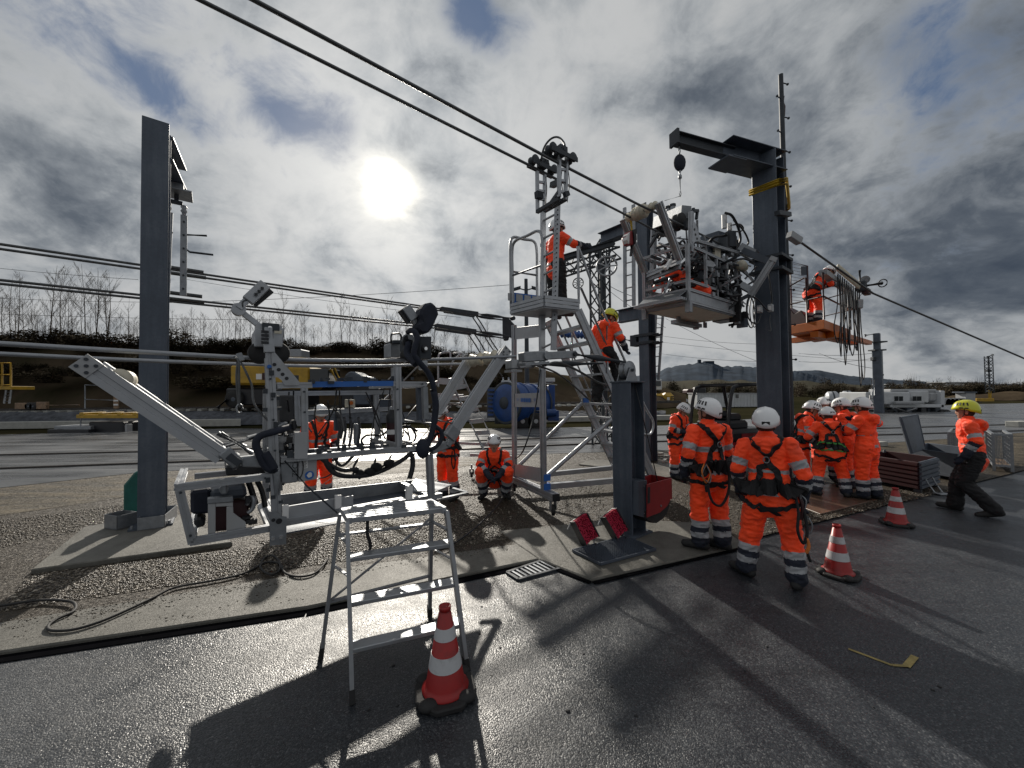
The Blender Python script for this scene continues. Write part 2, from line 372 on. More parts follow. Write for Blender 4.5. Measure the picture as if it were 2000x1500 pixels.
def _stone():
    m = MAT['stone']; t = NG(m.node_tree); p = t.n['Principled BSDF']; gi = t.new('ShaderNodeNewGeometry')
    t.lk(t.ramp(gi.outputs['Random Per Island'], [(0.0, (0.014, 0.011, 0.008)), (0.5, (0.055, 0.043, 0.030)), (0.85, (0.14, 0.115, 0.085)), (1.0, (0.38, 0.34, 0.28))]), p.inputs['Base Color']); p.inputs['Roughness'].default_value = 0.38; p.inputs['Specular IOR Level'].default_value = 0.35
_stone()
def ground_mat(name, build):
    m = bpy.data.materials.new(name); m.use_nodes = True; MAT[name] = m
    t = NG(m.node_tree); p = t.n['Principled BSDF']; geo = t.new('ShaderNodeNewGeometry')
    build(t, p, geo.outputs['Position'])
def _bump(t, p, h, strength, dist):
    bn = t.new('ShaderNodeBump'); bn.inputs['Strength'].default_value = strength; bn.inputs['Distance'].default_value = dist
    t.lk(h, bn.inputs['Height']); t.lk(bn.outputs[0], p.inputs['Normal'])
def _facet(t, p, pos, scale, k, h, strength, dist, sparse=None):
    """every grain of aggregate gets its own tilt, on top of a fine bump"""
    vc = t.voro(pos, scale, out=1)
    off = t.vmath('SCALE', t.vmath('SUBTRACT', vc, (0.5, 0.5, 0.5)), scale=k)
    bn = t.new('ShaderNodeBump'); bn.inputs['Strength'].default_value = strength; bn.inputs['Distance'].default_value = dist; t.lk(h, bn.inputs['Height'])
    t.lk(t.vmath('NORMALIZE', t.vmath('ADD', bn.outputs[0], off)), p.inputs['Normal'])
def _asph(t, p, pos):
    grain = t.voro(pos, 120, 'F1'); gcol = t.voro(pos, 120, 'F1', out=1)
    sep = t.new('ShaderNodeSeparateColor'); t.lk(gcol, sep.inputs[0])
    big = t.noise(pos, 0.7, 6, 0.6); mid = t.noise(pos, 5, 5, 0.65)
    base = t.ramp(sep.outputs[0], [(0.0, (0.011, 0.013, 0.0165)), (0.6, (0.023, 0.0265, 0.032)), (0.9, (0.042, 0.046, 0.052)), (1.0, (0.085, 0.088, 0.093))])
    stain = t.math('ADD', 0.25, t.math('MULTIPLY', t.math('ADD', t.math('ADD', big, mid), t.noise(pos, 0.32, 4, 0.7)), 0.52))
    tm = t.new('ShaderNodeMapping'); tm.inputs['Rotation'].default_value = (0, 0, R(-24)); tm.inputs['Scale'].default_value = (0.12, 1.6, 1); t.lk(pos, tm.inputs[0])
    track = t.smooth(t.noise(tm.outputs[0], 1.3, 5, 0.6), 0.50, 0.66); spot = t.smooth(t.noise(pos, 1.1, 3, 0.5), 0.66, 0.72)
    stain = t.math('MULTIPLY', stain, t.math('SUBTRACT', 1.12, t.math('ADD', t.math('MULTIPLY', track, 0.30), t.math('MULTIPLY', spot, 0.35))))
    t.lk(t.vmath('SCALE', base, scale=stain), p.inputs['Base Color'])
    wet = t.smooth(t.math('ADD', t.math('MULTIPLY', big, 0.7), t.math('MULTIPLY', mid, 0.4)), 0.40, 0.68)
    t.lk(t.math('ADD', 0.28, t.math('MULTIPLY', wet, 0.24)), p.inputs['Roughness'])
    p.inputs['Specular IOR Level'].default_value = 0.5
    _facet(t, p, pos, 190, 0.27, t.math('ADD', t.math('MULTIPLY', grain, -0.5), t.math('MULTIPLY', mid, 0.5)), 0.5, 0.008)
ground_mat('asphalt', _asph)
def _steel(t, p, pos):
    mp = t.new('ShaderNodeMapping'); mp.inputs['Scale'].default_value = (9, 9, 0.7); t.lk(pos, mp.inputs[0])
    run = t.noise(mp.outputs[0], 1.0, 6, 0.65); blot = t.noise(pos, 1.6, 6, 0.65); sp = t.noise(pos, 26, 5, 0.7); spang = t.voro(pos, 38, out=1)
    sep = t.new('ShaderNodeSeparateColor'); t.lk(spang, sep.inputs[0])
    m_ = t.math('ADD', t.math('MULTIPLY', run, 0.45), t.math('ADD', t.math('MULTIPLY', blot, 0.5), t.math('MULTIPLY', sep.outputs[0], 0.05)))
    c = t.ramp(m_, [(0.34, (0.050, 0.063, 0.086)), (0.5, (0.072, 0.090, 0.120)), (0.62, (0.105, 0.125, 0.158))])
    rust = t.math('MULTIPLY', t.smooth(t.math('ADD', t.math('MULTIPLY', sp, 0.6), t.math('MULTIPLY', run, 0.5)), 0.70, 0.84), 0.45)
    t.lk(t.mix(rust, c, (0.085, 0.048, 0.028)), p.inputs['Base Color']); p.inputs['Metallic'].default_value = 0.25
    t.lk(t.math('ADD', 0.34, t.math('MULTIPLY', blot, 0.3)), p.inputs['Roughness']); _bump(t, p, t.math('ADD', blot, t.math('MULTIPLY', sp, 0.4)), 0.12, 0.01)
ground_mat('column_steel', _steel)
def _lot(t, p, pos):
    st = t.new('ShaderNodeMapping'); st.inputs['Scale'].default_value = (0.16, 1.3, 1.0); st.inputs['Rotation'].default_value = (0, 0, R(-9)); t.lk(pos, st.inputs[0])
    band = t.noise(st.outputs[0], 1.2, 6, 0.6); big = t.noise(pos, 0.25, 5, 0.6)
    sp = t.noise(pos, 60, 4, 0.7)
    base = t.ramp(t.math('ADD', t.math('MULTIPLY', band, 0.6), t.math('MULTIPLY', sp, 0.4)), [(0.3, (0.06, 0.063, 0.068)), (0.7, (0.13, 0.134, 0.14))])
    t.lk(base, p.inputs['Base Color'])
    t.lk(t.math('ADD', 0.17, t.math('MULTIPLY', t.smooth(t.math('ADD', t.math('MULTIPLY', band, 0.6), t.math('MULTIPLY', big, 0.5)), 0.4, 0.75), 0.30)), p.inputs['Roughness'])
    p.inputs['Specular IOR Level'].default_value = 0.4
    _facet(t, p, pos, 70, 0.16, t.math('ADD', sp, t.math('MULTIPLY', t.noise(pos, 9, 4), 1.0)), 0.3, 0.010)
ground_mat('wet_lot', _lot)
def _conc(t, p, pos):
    big = t.noise(pos, 0.9, 6, 0.62); mid = t.noise(pos, 7, 6, 0.65); fin_ = t.noise(pos, 120, 4, 0.7)
    m_ = t.math('ADD', t.math('MULTIPLY', big, 0.5), t.math('ADD', t.math('MULTIPLY', mid, 0.3), t.math('MULTIPLY', fin_, 0.3)))
    t.lk(t.ramp(m_, [(0.36, (0.040, 0.038, 0.033)), (0.50, (0.085, 0.082, 0.072)), (0.66, (0.155, 0.150, 0.134))]), p.inputs['Base Color'])
    p.inputs['Specular IOR Level'].default_value = 0.3; t.lk(t.math('ADD', 0.36, t.math('MULTIPLY', big, 0.5)), p.inputs['Roughness'])
    _facet(t, p, pos, 150, 0.32, t.math('ADD', fin_, t.math('MULTIPLY', mid, 0.5)), 0.4, 0.008)
ground_mat('concrete', _conc)
def _grav(t, p, pos):
    vc = t.voro(pos, 95, out=1); sep = t.new('ShaderNodeSeparateColor'); t.lk(vc, sep.inputs[0])
    big = t.noise(pos, 0.6, 6, 0.6)
    c = t.ramp(sep.outputs[0], [(0.0, (0.008, 0.006, 0.0045)), (0.5, (0.028, 0.021, 0.0145)), (0.85, (0.075, 0.060, 0.043)), (1.0, (0.20, 0.17, 0.13))])
    c = t.mix(t.math('MULTIPLY', t.smooth(t.math('ADD', t.math('MULTIPLY', big, 0.6), t.math('MULTIPLY', t.noise(pos, 2.6, 6, 0.7), 0.4)), 0.43, 0.60), 0.8), c, (0.040, 0.030, 0.019))
    t.lk(c, p.inputs['Base Color']); t.lk(t.math('ADD', 0.32, t.math('MULTIPLY', big, 0.4)), p.inputs['Roughness']); p.inputs['Specular IOR Level'].default_value = 0.2
    _facet(t, p, pos, 95, 0.95, t.math('ADD', t.math('MULTIPLY', t.noise(pos, 70, 3, 0.7), 0.5), t.math('MULTIPLY', t.noise(pos, 7, 7, 0.72), 1.8)), 0.6, 0.04)
ground_mat('gravel', _grav)
def _sand(t, p, pos):
    st = t.new('ShaderNodeMapping'); st.inputs['Scale'].default_value = (0.35, 2.0, 1.0); st.inputs['Rotation'].default_value = (0, 0, R(-12)); t.lk(pos, st.inputs[0])
    ruts = t.noise(st.outputs[0], 1.6, 6, 0.62); fine = t.noise(pos, 30, 5, 0.7); mid = t.noise(pos, 3, 6, 0.65)
    c = t.ramp(t.math('ADD', t.math('MULTIPLY', ruts, 0.55), t.math('ADD', t.math('MULTIPLY', fine, 0.25), t.math('MULTIPLY', mid, 0.25))), [(0.40, (0.012, 0.010, 0.007)), (0.5, (0.045, 0.036, 0.024)), (0.62, (0.12, 0.099, 0.069))])
    t.lk(c, p.inputs['Base Color']); p.inputs['Specular IOR Level'].default_value = 0.2; t.lk(t.math('ADD', 0.35, t.math('MULTIPLY', ruts, 0.6)), p.inputs['Roughness'])
    _facet(t, p, pos, 45, 0.45, t.math('ADD', t.math('MULTIPLY', ruts, 2.0), t.math('ADD', fine, mid)), 0.7, 0.03)
ground_mat('sand', _sand)
def _terr(t, p, pos):
    a = t.noise(pos, 0.03, 6, 0.6); b = t.noise(pos, 0.4, 6, 0.65)
    t.lk(t.ramp(t.math('ADD', t.math('MULTIPLY', a, 0.6), t.math('MULTIPLY', b, 0.4)), [(0.35, (0.012, 0.013, 0.007)), (0.55, (0.026, 0.024, 0.013)), (0.75, (0.045, 0.038, 0.022))]), p.inputs['Base Color']); p.inputs['Specular IOR Level'].default_value = 0.0
    p.inputs['Roughness'].default_value = 0.95
ground_mat('terrain', _terr)
# ------------------------------------------------------------------ ground sheets
def sheet(name, pts, mat_, z=None, kind='structure', sub=0):
    b = MB(); b.quad(*[(p[0], p[1], z if z is not None else p[2]) for p in pts]); return tag(b.build(name, mat_), kind=kind)
def slab(name, pts, mat_, z0, z1, kind='structure', bevel=0.012):
    b = MB(); b.prism([(p[0], p[1], z0) for p in pts], (0, 0, z1 - z0)); return tag(b.build(name, mat_, bevel=bevel), kind=kind)
EX = WD * 60
sheet('terrain', [(-5000, -300, 0), (5000, -300, 0), (5000, 9000, 0), (-5000, 9000, 0)], 'terrain', -0.06)
ZK = 0.035
k0 = Z(0, 1272, ZK); k1 = Z(600, 1184, ZK); k2 = Z(1052, 1091, ZK)
asR = G(2000, 925)
aL = G(0, 1290) - WD * 40
# foreground asphalt (reaches under the kerb and slab)
sheet('asphalt_yard', [(-45, -25, 0), (60, -25, 0), tuple(G(2000, 925) + WD * 45), tuple(G(1455, 1072) + MD * 0.35), tuple(G(1052, 1091) + MD * 0.9), tuple(aL + MD * 1.2)], 'asphalt', 0.0)
# wet lot beyond the strip
lotn = [G(0, 955), G(270, 925), G(640, 905), G(1000, 890), G(1330, 880), G(1690, 869), G(1900, 855), G(2000, 846)]
lotf = [G(2000, 788), G(1880, 790), G(1560, 812), G(1300, 832), G(1000, 838), G(450, 838), G(0, 850)]
lp = [V3((-40, 0.6, 0))] + lotn + [lotn[-1] + V3((60, 14, 0)), lotf[0] + V3((120, 30, 0))] + lotf + [lotf[-1] + V3((-45, -4, 0))]
sheet('wet_lot', lp, 'wet_lot', 0.027)
# sandy strip between the two (gravel near, sand far right)
gp = [aL + MD * 0.1 - WD * 5, G(0, 1262) + MD * 0.1, G(600, 1170) + MD * 0.05, G(1052, 1085) + MD * 0.1, G(1455, 1060) + MD * 0.02, G(2000, 920), G(2000, 920) + WD * 45]
sheet('gravel_strip', [tuple(p) for p in gp] + [tuple(lotn[-1] + V3((60, 14, 0)))] + [tuple(p + V3((0, 0.25, 0))) for p in reversed(lotn)] + [(-42, 1.0, 0), tuple(aL + MD * 1.5 - WD * 5)], 'gravel', 0.020)
sg = [G(1700, 893), G(2000, 916), G(2000, 916) + WD * 40, lotn[-1] + V3((60, 13.5, 0)), lotn[-1], lotn[-2], lotn[-3], G(1500, 874), G(1540, 885)]
sheet('sand_strip', sg, 'sand', 0.0235)
sheet('sand_strip', [G(0, 1010), G(170, 985), G(330, 960), G(640, 938), G(900, 915), G(1000, 891), G(640, 906), G(270, 926), G(0, 956), G(0, 956) + V3((-25, -6, 0)), G(0, 1010) + V3((-25, -10, 0))], 'sand', 0.0245)
# kerb strip, slab with the front post, slab under the left column, plates
kb0 = Z(0, 1215, ZK); kb1 = Z(600, 1118, ZK); kb2 = Z(1010, 1062, ZK)
slab('kerb_strip', [k0 - WD * 30 + MD * -1.2, k0, k1, k2, kb2, kb1, kb0, kb0 - WD * 30 - MD * 1.0], 'concrete', -0.02, ZK)
slab('concrete_slab', [Z(1052, 1091, ZK) + V3((0.006, 0, 0)), Z(1156, 1131, ZK), Z(1456, 1063, ZK), Z(1400, 1022, ZK), Z(1215, 1012, ZK), Z(975, 1036, ZK), kb2 + V3((0.006, 0, 0))], 'concrete', -0.02, ZK - 0.003)
slab('concrete_pad', [Z(60, 1112, 0.075), Z(455, 1058, 0.075), Z(340, 1000, 0.075), Z(165, 1028, 0.075)], 'concrete', -0.02, 0.075)
slab('concrete_pad', [Z(1130, 905, 0.07), Z(1195, 912, 0.07), Z(1205, 896, 0.07), Z(1150, 897, 0.07)], 'concrete', 0.0, 0.05)
slab('concrete_pad', [Z(1268, 935, 0.06), Z(1345, 925, 0.06), Z(1320, 900, 0.06), Z(1255, 905, 0.06)], 'concrete', 0.0, 0.045)
# drain with its grate in the notch of the kerb
g0, g1, g2, g3 = Z(1012, 1132, 0.012), Z(1094, 1110, 0.012), Z(1062, 1094, 0.012), Z(990, 1118, 0.012)
dt = thing('drain_grate', 'dark slotted steel drain grate set in the asphalt at the kerb notch', 'drain grate', g0)
b = MB()
for a_, b_ in ((g0, g1), (g1, g2), (g2, g3), (g3, g0)): b.bar(a_, b_, 0.03, 0.02)
b.build('grate_frame', 'dark_steel', dt)
MB().prism([p - V3((0, 0, 0.006)) for p in (g0, g1, g2, g3)], (0, 0, 0.002)).build('drain_pit', 'black_plastic', dt)
for i in range(1, 9):
    t = i / 9; MB().bar(lin(g0, g1, t), lin(g3, g2, t), 0.022, 0.016).build('grate_bar', 'galvanised', dt)
# flat black strips standing in for the shaded gap along kerb and slab
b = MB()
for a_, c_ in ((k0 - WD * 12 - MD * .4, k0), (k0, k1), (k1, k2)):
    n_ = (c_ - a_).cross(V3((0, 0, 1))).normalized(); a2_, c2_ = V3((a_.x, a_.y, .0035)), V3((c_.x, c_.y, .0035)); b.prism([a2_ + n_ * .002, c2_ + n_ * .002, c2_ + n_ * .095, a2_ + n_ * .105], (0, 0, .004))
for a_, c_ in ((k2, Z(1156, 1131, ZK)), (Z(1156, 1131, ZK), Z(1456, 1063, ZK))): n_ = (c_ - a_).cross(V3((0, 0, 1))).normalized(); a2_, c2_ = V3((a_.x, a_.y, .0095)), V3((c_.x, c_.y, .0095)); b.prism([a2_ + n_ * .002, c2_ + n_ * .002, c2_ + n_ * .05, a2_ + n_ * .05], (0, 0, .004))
tag(b.build('kerb_gap_strip', 'gap_shade'), 'flat black strip painted as the shaded gap along the kerb and slab front', 'painted gap')
# brown cover plates under the group of workers
pl = [Z(1568, 988, 0.06), Z(1602, 1001, 0.06), Z(1728, 969, 0.06), Z(1650, 940, 0.06), Z(1545, 952, 0.06)]
tag(MB().prism([(p.x, p.y, 0.022) for p in pl], (0, 0, 0.018)).build('ground_plate', 'brown_plate', bevel=0.004), 'brown cover plate lying under the four workers by the tall mast', 'ground plate')
# yellow sprayed mark
ym = [((1657, 1268), (1742, 1300)), ((1742, 1300), (1772, 1302)), ((1770, 1303), (1787, 1283))]
b = MB()
for i, (p, q) in enumerate(ym):
    a_, c_ = G(*p), G(*q); n_ = (c_ - a_).cross(V3((0, 0, 1))).normalized() * (0.012 if i < 2 else 0.02)
    z = V3((0, 0, 0.004 + i * 0.001)); b.quad(a_ - n_ + z, c_ - n_ + z, c_ + n_ + z, a_ + n_ + z)
tag(b.build('painted_mark', 'yellow_mark'), kind='structure')
# flush rails across the lot
for pts, lab in ((((0, 891), (350, 883), (1010, 860), (1300, 851), (1800, 836)), 'steel rail set in the wet lot, the farther of the two'), (((0, 918), (430, 902), (1010, 875), (1195, 867), (1800, 849)), 'steel rail set in the wet lot, the nearer of the two')):
    P = [G(*p) for p in pts]; P[0] = P[0] + (P[0] - P[1]).normalized() * 25; P[-1] = P[-1] + (P[-1] - P[-2]).normalized() * 25
    b = MB()
    for a_, c_ in zip(P[:-1], P[1:]): b.bar(a_ + V3((0, 0, 0.045)), c_ + V3((0, 0, 0.045)), 0.10, 0.05)
    tag(b.build('embedded_rail', 'steel_rail'), lab, 'rail')
# loose stones on the strip
rng = np.random.default_rng(3)
def stones(name, polys, n, smin, smax, mat_, z=0.02):
    ico = [(0, 0, .8), (.9, .1, .1), (.2, .95, 0), (-.8, .5, .1), (-.7, -.6, 0), (.35, -.9, .05), (0.1, 0, -.5)]
    fi = [(0, 1, 2), (0, 2, 3), (0, 3, 4), (0, 4, 5), (0, 5, 1), (6, 2, 1), (6, 3, 2), (6, 4, 3), (6, 5, 4), (6, 1, 5)]
    base = np.array(ico); allv = []
    c = 0
    for poly, share in polys:
        q = [np.array(G(*p)) for p in poly]
        k = int(n * share)
        u, v = rng.random(k), rng.random(k)
        P = (q[0][None] * ((1 - u) * (1 - v))[:, None] + q[1][None] * (u * (1 - v))[:, None] + q[2][None] * (u * v)[:, None] + q[3][None] * ((1 - u) * v)[:, None])
        s = smin + (smax - smin) * rng.random(k) ** 3
        a = rng.random(k) * 6.283
        ca, sa = np.cos(a), np.sin(a)
        B = np.repeat(base[None], k, 0) * s[:, None, None] * (0.75 + 0.5 * rng.random((k, 7, 1)))
        B[:, :, 2] *= 0.55
        X = B[:, :, 0] * ca[:, None] - B[:, :, 1] * sa[:, None]; Y = B[:, :, 0] * sa[:, None] + B[:, :, 1] * ca[:, None]
        allv.append(np.stack([X + P[:, 0:1], Y + P[:, 1:2], B[:, :, 2] + z + 0.1 * s[:, None]], -1).reshape(-1, 3)); c += k
    v = np.concatenate(allv); f = (np.array(fi)[None] + 7 * np.arange(c)[:, None, None]).reshape(-1, 3)
    me = bpy.data.meshes.new(name); me.vertices.add(len(v)); me.vertices.foreach_set('co', v.ravel()); me.loops.add(f.size); me.loops.foreach_set('vertex_index', f.ravel())
    me.polygons.add(len(f)); me.polygons.foreach_set('loop_start', np.arange(0, f.size, 3)); me.polygons.foreach_set('loop_total', np.full(len(f), 3)); me.update(calc_edges=True)
    me.materials.append(MAT[mat_]); o = bpy.data.objects.new(name, me); COL.objects.link(o); return tag(o, kind='stuff')
stones('gravel_stones', [(((0, 1075), (330, 1000), (330, 975), (0, 1020)), 0.10), (((640, 985), (1000, 945), (1000, 915), (640, 945)), 0.10), (((0, 1200), (600, 1110), (560, 1065), (60, 1125)), 0.30), (((600, 1110), (1005, 1055), (960, 1000), (500, 1060)), 0.34), (((560, 1060), (1180, 1000), (1180, 935), (520, 985)), 0.20), (((1260, 1015), (1470, 1040), (1640, 990), (1330, 960)), 0.06), (((1480, 1050), (1860, 960), (1780, 950), (1560, 1005)), 0.10)], 80000, 0.003, 0.021, 'stone')
stones('gravel_spill', [(((0, 1240), (600, 1140), (600, 1122), (0, 1218)), 0.45), (((600, 1140), (1000, 1080), (990, 1066), (600, 1120)), 0.3), (((0, 1268), (600, 1182), (600, 1150), (0, 1235)), 0.1), (((980, 1040), (1200, 1030), (1200, 1014), (990, 1034)), 0.15)], 2200, 0.003, 0.011, 'stone', 0.036)
stones('debris', [(((1240, 1060), (1450, 1060), (1420, 1030), (1260, 1030)), 0.25), (((0, 1290), (600, 1196), (600, 1193), (0, 1286)), 0.12), (((500, 1400), (1900, 1400), (1900, 1150), (500, 1200)), 0.25), (((60, 1110), (440, 1055), (330, 1010), (180, 1030)), 0.38)], 260, 0.004, 0.017, 'rubber', 0.0)
# ------------------------------------------------------------------ embankment, ballast, hills
def ridge(name, line, mat_, rows, amp, sc, kind='structure', n=90):
    """line: list of (px, Y, top_px_row); rows: (fraction of height, depth offset)"""
    xs = np.linspace(line[0][0], line[-1][0], n); vs = []; fs = []
    for i, x in enumerate(xs):
        Y = np.interp(x, [l[0] for l in line], [l[1] for l in line]); ty = np.interp(x, [l[0] for l in line], [l[2] for l in line])
        P = D(x, ty, Y); dirh = V3((P.x, P.y, 0)).normalized()
        for (fr, dep) in rows:
            q = V3((P.x, P.y, 0)) - dirh * dep; q.z = max(-0.3, P.z * fr + (mnoise.noise(V3((q.x * sc, q.y * sc, fr * 3))) * amp * (0.15 + fr)))
            vs.append(q)
    m_ = len(rows)
    for i in range(n - 1):
        for j in range(m_ - 1): fs.append((i * m_ + j, (i + 1) * m_ + j, (i + 1) * m_ + j + 1, i * m_ + j + 1))
    b = MB(); b.add(vs, fs, True); return tag(b.build(name, mat_), kind=kind)
ridge('embankment', [(-500, 34, 660), (0, 35, 668), (300, 35, 672), (600, 37, 676), (900, 40, 690), (1060, 44, 722), (1250, 50, 752), (1340, 55, 770)], 'earth', [(0, 9.5), (0.15, 8.6), (0.35, 7), (0.40, 5.8), (0.62, 4.2), (0.85, 2), (1.0, 0), (1.0, -3), (0.9, -10)], 0.5, 0.25)
ridge('ballast_bank', [(-400, 25, 806), (0, 25.5, 806), (400, 26, 805), (900, 27, 808), (1300, 30, 805)], 'ballast', [(0, 1.4), (0.6, 0.8), (1, 0), (1, -3)], 0.12, 2.0, n=220)
def far_ridge(name, line, dep, mat_='hill', amp=0, sc=0.01):
    ridge(name, line, mat_, [(-0.02, dep), (0.4, dep * .6), (0.75, dep * .25), (1, 0), (0.9, -dep * .3)], amp, sc, n=140)
far_ridge('hill', [(1180, 1500, 742), (1285, 1500, 728), (1300, 1500, 719), (1330, 1500, 713), (1352, 1500, 711), (1366, 1500, 708), (1390, 1500, 707), (1398, 1500, 711), (1410, 1500, 716), (1440, 1500, 715), (1480, 1500, 717), (1560, 1600, 726), (1650, 1700, 744)], 500, amp=5, sc=0.06)
far_ridge('hill', [(1480, 2600, 730), (1545, 2600, 725), (1600, 2600, 723), (1625, 2600, 728), (1660, 2600, 734), (1720, 2600, 740), (1850, 2600, 748), (2100, 2600, 752)], 700, amp=5, sc=0.03)
far_ridge('hill', [(1100, 420, 752), (1290, 420, 744), (1450, 430, 742), (1600, 430, 748), (1750, 420, 754), (1900, 420, 758), (2150, 420, 752)], 120, 'bush_dark', amp=3, sc=0.05)
# castle on the hill
ct = thing('castle', 'small castle ruin with a square tower on top of the far hill', 'castle', D(1382, 706, 1490))
MB().box(D(1384, 712, 1490), (34, 0, 0), (0, 20, 0), (0, 0, 26)).build('wall', 'hill', ct); MB().box(D(1366, 712, 1490), (10, 0, 0), (0, 10, 0), (0, 0, 38)).build('tower', 'hill', ct)
# low banks on the right
ridge('embankment', [(1800, 62, 790), (1860, 62, 775), (1920, 60, 770), (2000, 58, 766), (2300, 55, 760)], 'earth', [(0, 3), (0.5, 2), (1, 0), (1, -5)], 0.5, 0.3)
ridge('embankment', [(1255, 75, 800), (1300, 70, 781), (1330, 70, 778), (1380, 72, 786), (1450, 72, 800)], 'ballast', [(0, 4), (0.6, 2), (1, 0), (1, -4)], 0.6, 0.3)

# ------------------------------------------------------------------ trees and bushes
def branches(base, h, spread, n, seed, lean=0.0, twigs=5, r0=None):
    """one mesh: trunk with limbs and twigs, bare winter tree"""
    rnd = random.Random(seed); b = MB(); r0 = r0 or h * 0.012
    top = V3(base) + V3((lean * h + rnd.uniform(-.04, .04) * h, rnd.uniform(-.05, .05) * h, h))
    mid = lin(base, top, .5) + V3((rnd.uniform(-.03, .03) * h, 0, 0))
    tr = bez([base, mid, top], 3)
    b.tube(tr, [r0 * (1 - .85 * i / (len(tr) - 1)) for i in range(len(tr))], 4)
    br = MB()
    for i in range(n):
        t = rnd.uniform(.22, .95); p = lin(base, top, t); a = rnd.uniform(0, 6.283); L = h * spread * (1.05 - t) * rnd.uniform(.6, 1.2) + h * .06
        e = p + V3((math.cos(a) * L * .55, math.sin(a) * L * .55, L * rnd.uniform(.75, 1.2)))
        m_ = lin(p, e, .5) + V3((math.cos(a), math.sin(a), -.5)) * L * .08
        br.tube([p, m_, e], [r0 * .5 * (1.1 - t), r0 * .3 * (1.1 - t), r0 * .12], 3)
        for k in range(twigs):
            tt = rnd.uniform(.2, 1); q = lin(p, e, tt); aa = a + rnd.uniform(-1.4, 1.4); l2 = L * rnd.uniform(.2, .45)
            br.tube([q, q + V3((math.cos(aa) * l2 * .6, math.sin(aa) * l2 * .6, l2 * .9))], [r0 * .16, r0 * .07], 3)
    return b, br
kinds = []
TREES = bpy.data.objects.new
tp = []
for k in range(6):
    h = 1.0; b, br = branches((0, 0, 0), 1.0, (.28, .4, .34, .24, .5, .3)[k], (15, 18, 16, 12, 20, 15)[k], 40 + k, twigs=11, r0=0.0065)
    kinds.append((b, br))
protos = []
def bare_tree(P, h, k, label, group):
    o = thing('bare_tree', label, 'tree', P, group); o.scale = (h * (0.9 + 0.3 * random.random()),) * 2 + (h,); o.rotation_euler = (0, 0, random.random() * 6.28)
    if len(protos) <= k or protos[k] is None:
        while len(protos) <= k: protos.append(None)
        t_ = kinds[k][0].build('trunk', 'bark'); c_ = kinds[k][1].build('crown', 'bark'); protos[k] = (t_, c_)
        t_.parent = o; c_.parent = o
    else:
        for q in protos[k]:
            c = q.copy(); COL.objects.link(c); c.parent = o
    return o
rt = random.Random(11)
def topY(px): return np.interp(px, [-500, 0, 300, 600, 900, 1060], [34, 35, 35, 37, 40, 44]), np.interp(px, [-500, 0, 300, 600, 900, 1060], [660, 668, 672, 676, 690, 722])
for i in range(100):
    px = -120 + i * 11.2 + rt.uniform(-8, 8)
    Y, ty = topY(px); P = D(px, ty + 3, Y + rt.uniform(-1.5, 2.5))
    big = px < 240 or rt.random() < .22
    h = (rt.uniform(3.4, 7.4) if px < 200 else rt.uniform(2.2, 6.4)) * (1.0 if big else .72)
    if px > 880: h *= .8
    bare_tree(P, h, i % 6, 'bare winter tree standing on the scrubby embankment skyline', 'bare trees along the embankment')
def bush(P, rx, rz, n, seed, mat_, label, group, leaf=0.16):
    rnd = random.Random(seed); b = MB()
    lob = [(rnd.uniform(-.7, .7) * rx, rnd.uniform(-.5, .5) * rx, rnd.uniform(.1, .75) * rz, rnd.uniform(.35, .6)) for _ in range(7)]
    for i in range(n):
        lx, ly, lz, lr = rnd.choice(lob)
        u_ = V3((rnd.gauss(0, 1), rnd.gauss(0, 1), rnd.gauss(0, 1))).normalized() * rnd.random() ** .4 * lr
        p = V3((lx + u_.x * rx, ly + u_.y * rx, max(0.0, lz + u_.z * rz)))
        d = V3((rnd.uniform(-1, 1), rnd.uniform(-1, 1), rnd.uniform(-.3, 1))).normalized(); e = frame(d)[0]; s = leaf * rnd.uniform(.5, 1.3)
        b.add([p - e * s * .5, p + d * s, p + e * s * .5], [(0, 1, 2)])
    tw = MB()
    for i in range(34):
        a = rnd.uniform(0, 6.28); L = rz * rnd.uniform(.7, 1.45); r_ = rx * rnd.uniform(.1, .8)
        tw.tube([(math.cos(a) * r_ * .5, math.sin(a) * r_ * .5, 0), (math.cos(a) * r_, math.sin(a) * r_, L)], [.022, .006], 3)
    o = thing('bush', label, 'bush', P, group); f = b.build('foliage', mat_); f.parent = o; t_ = tw.build('stem', 'bark'); t_.parent = o
    return o
bp = [bush((0, 0, -50), 1.6, 1.7, 1500, 5 + k, ('bush', 'bush_dark', 'bush')[k], 'x', 'x', .17) for k in range(3)]
def put_bush(P, s, sz, k, label, group):
    c = bp[k].copy(); COL.objects.link(c); c.location = P; c.scale = (s, s, sz); c.rotation_euler = (0, 0, rt.random() * 6.28); c['label'] = label; c['group'] = group
    for ch in bp[k].children:
        q = ch.copy(); COL.objects.link(q); q.parent = c
for i in range(90):
    px = -130 + i * 12 + rt.uniform(-7, 7); Y, ty = topY(px); bare_tree(D(px, ty + 2, Y + rt.uniform(-3, 4)), rt.uniform(1.7, 3.0) * (1 if px < 880 else .7), (1, 4, 2, 5)[i % 4], 'short bare sapling among the bushes on the embankment crest', 'bare saplings on the embankment crest')
for i in range(58):
    px = -140 + i * 20.5 + rt.uniform(-8, 8); Y, ty = topY(px)
    s = rt.uniform(.7, 1.25)
    put_bush(D(px, ty + rt.uniform(4, 18), Y - rt.uniform(-0.5, 2.2)), s, s * rt.uniform(.45, .85) * (1.0 if px < 850 else .7), i % 3, 'tangled dark bush on the crest of the embankment', 'bushes on the embankment crest')
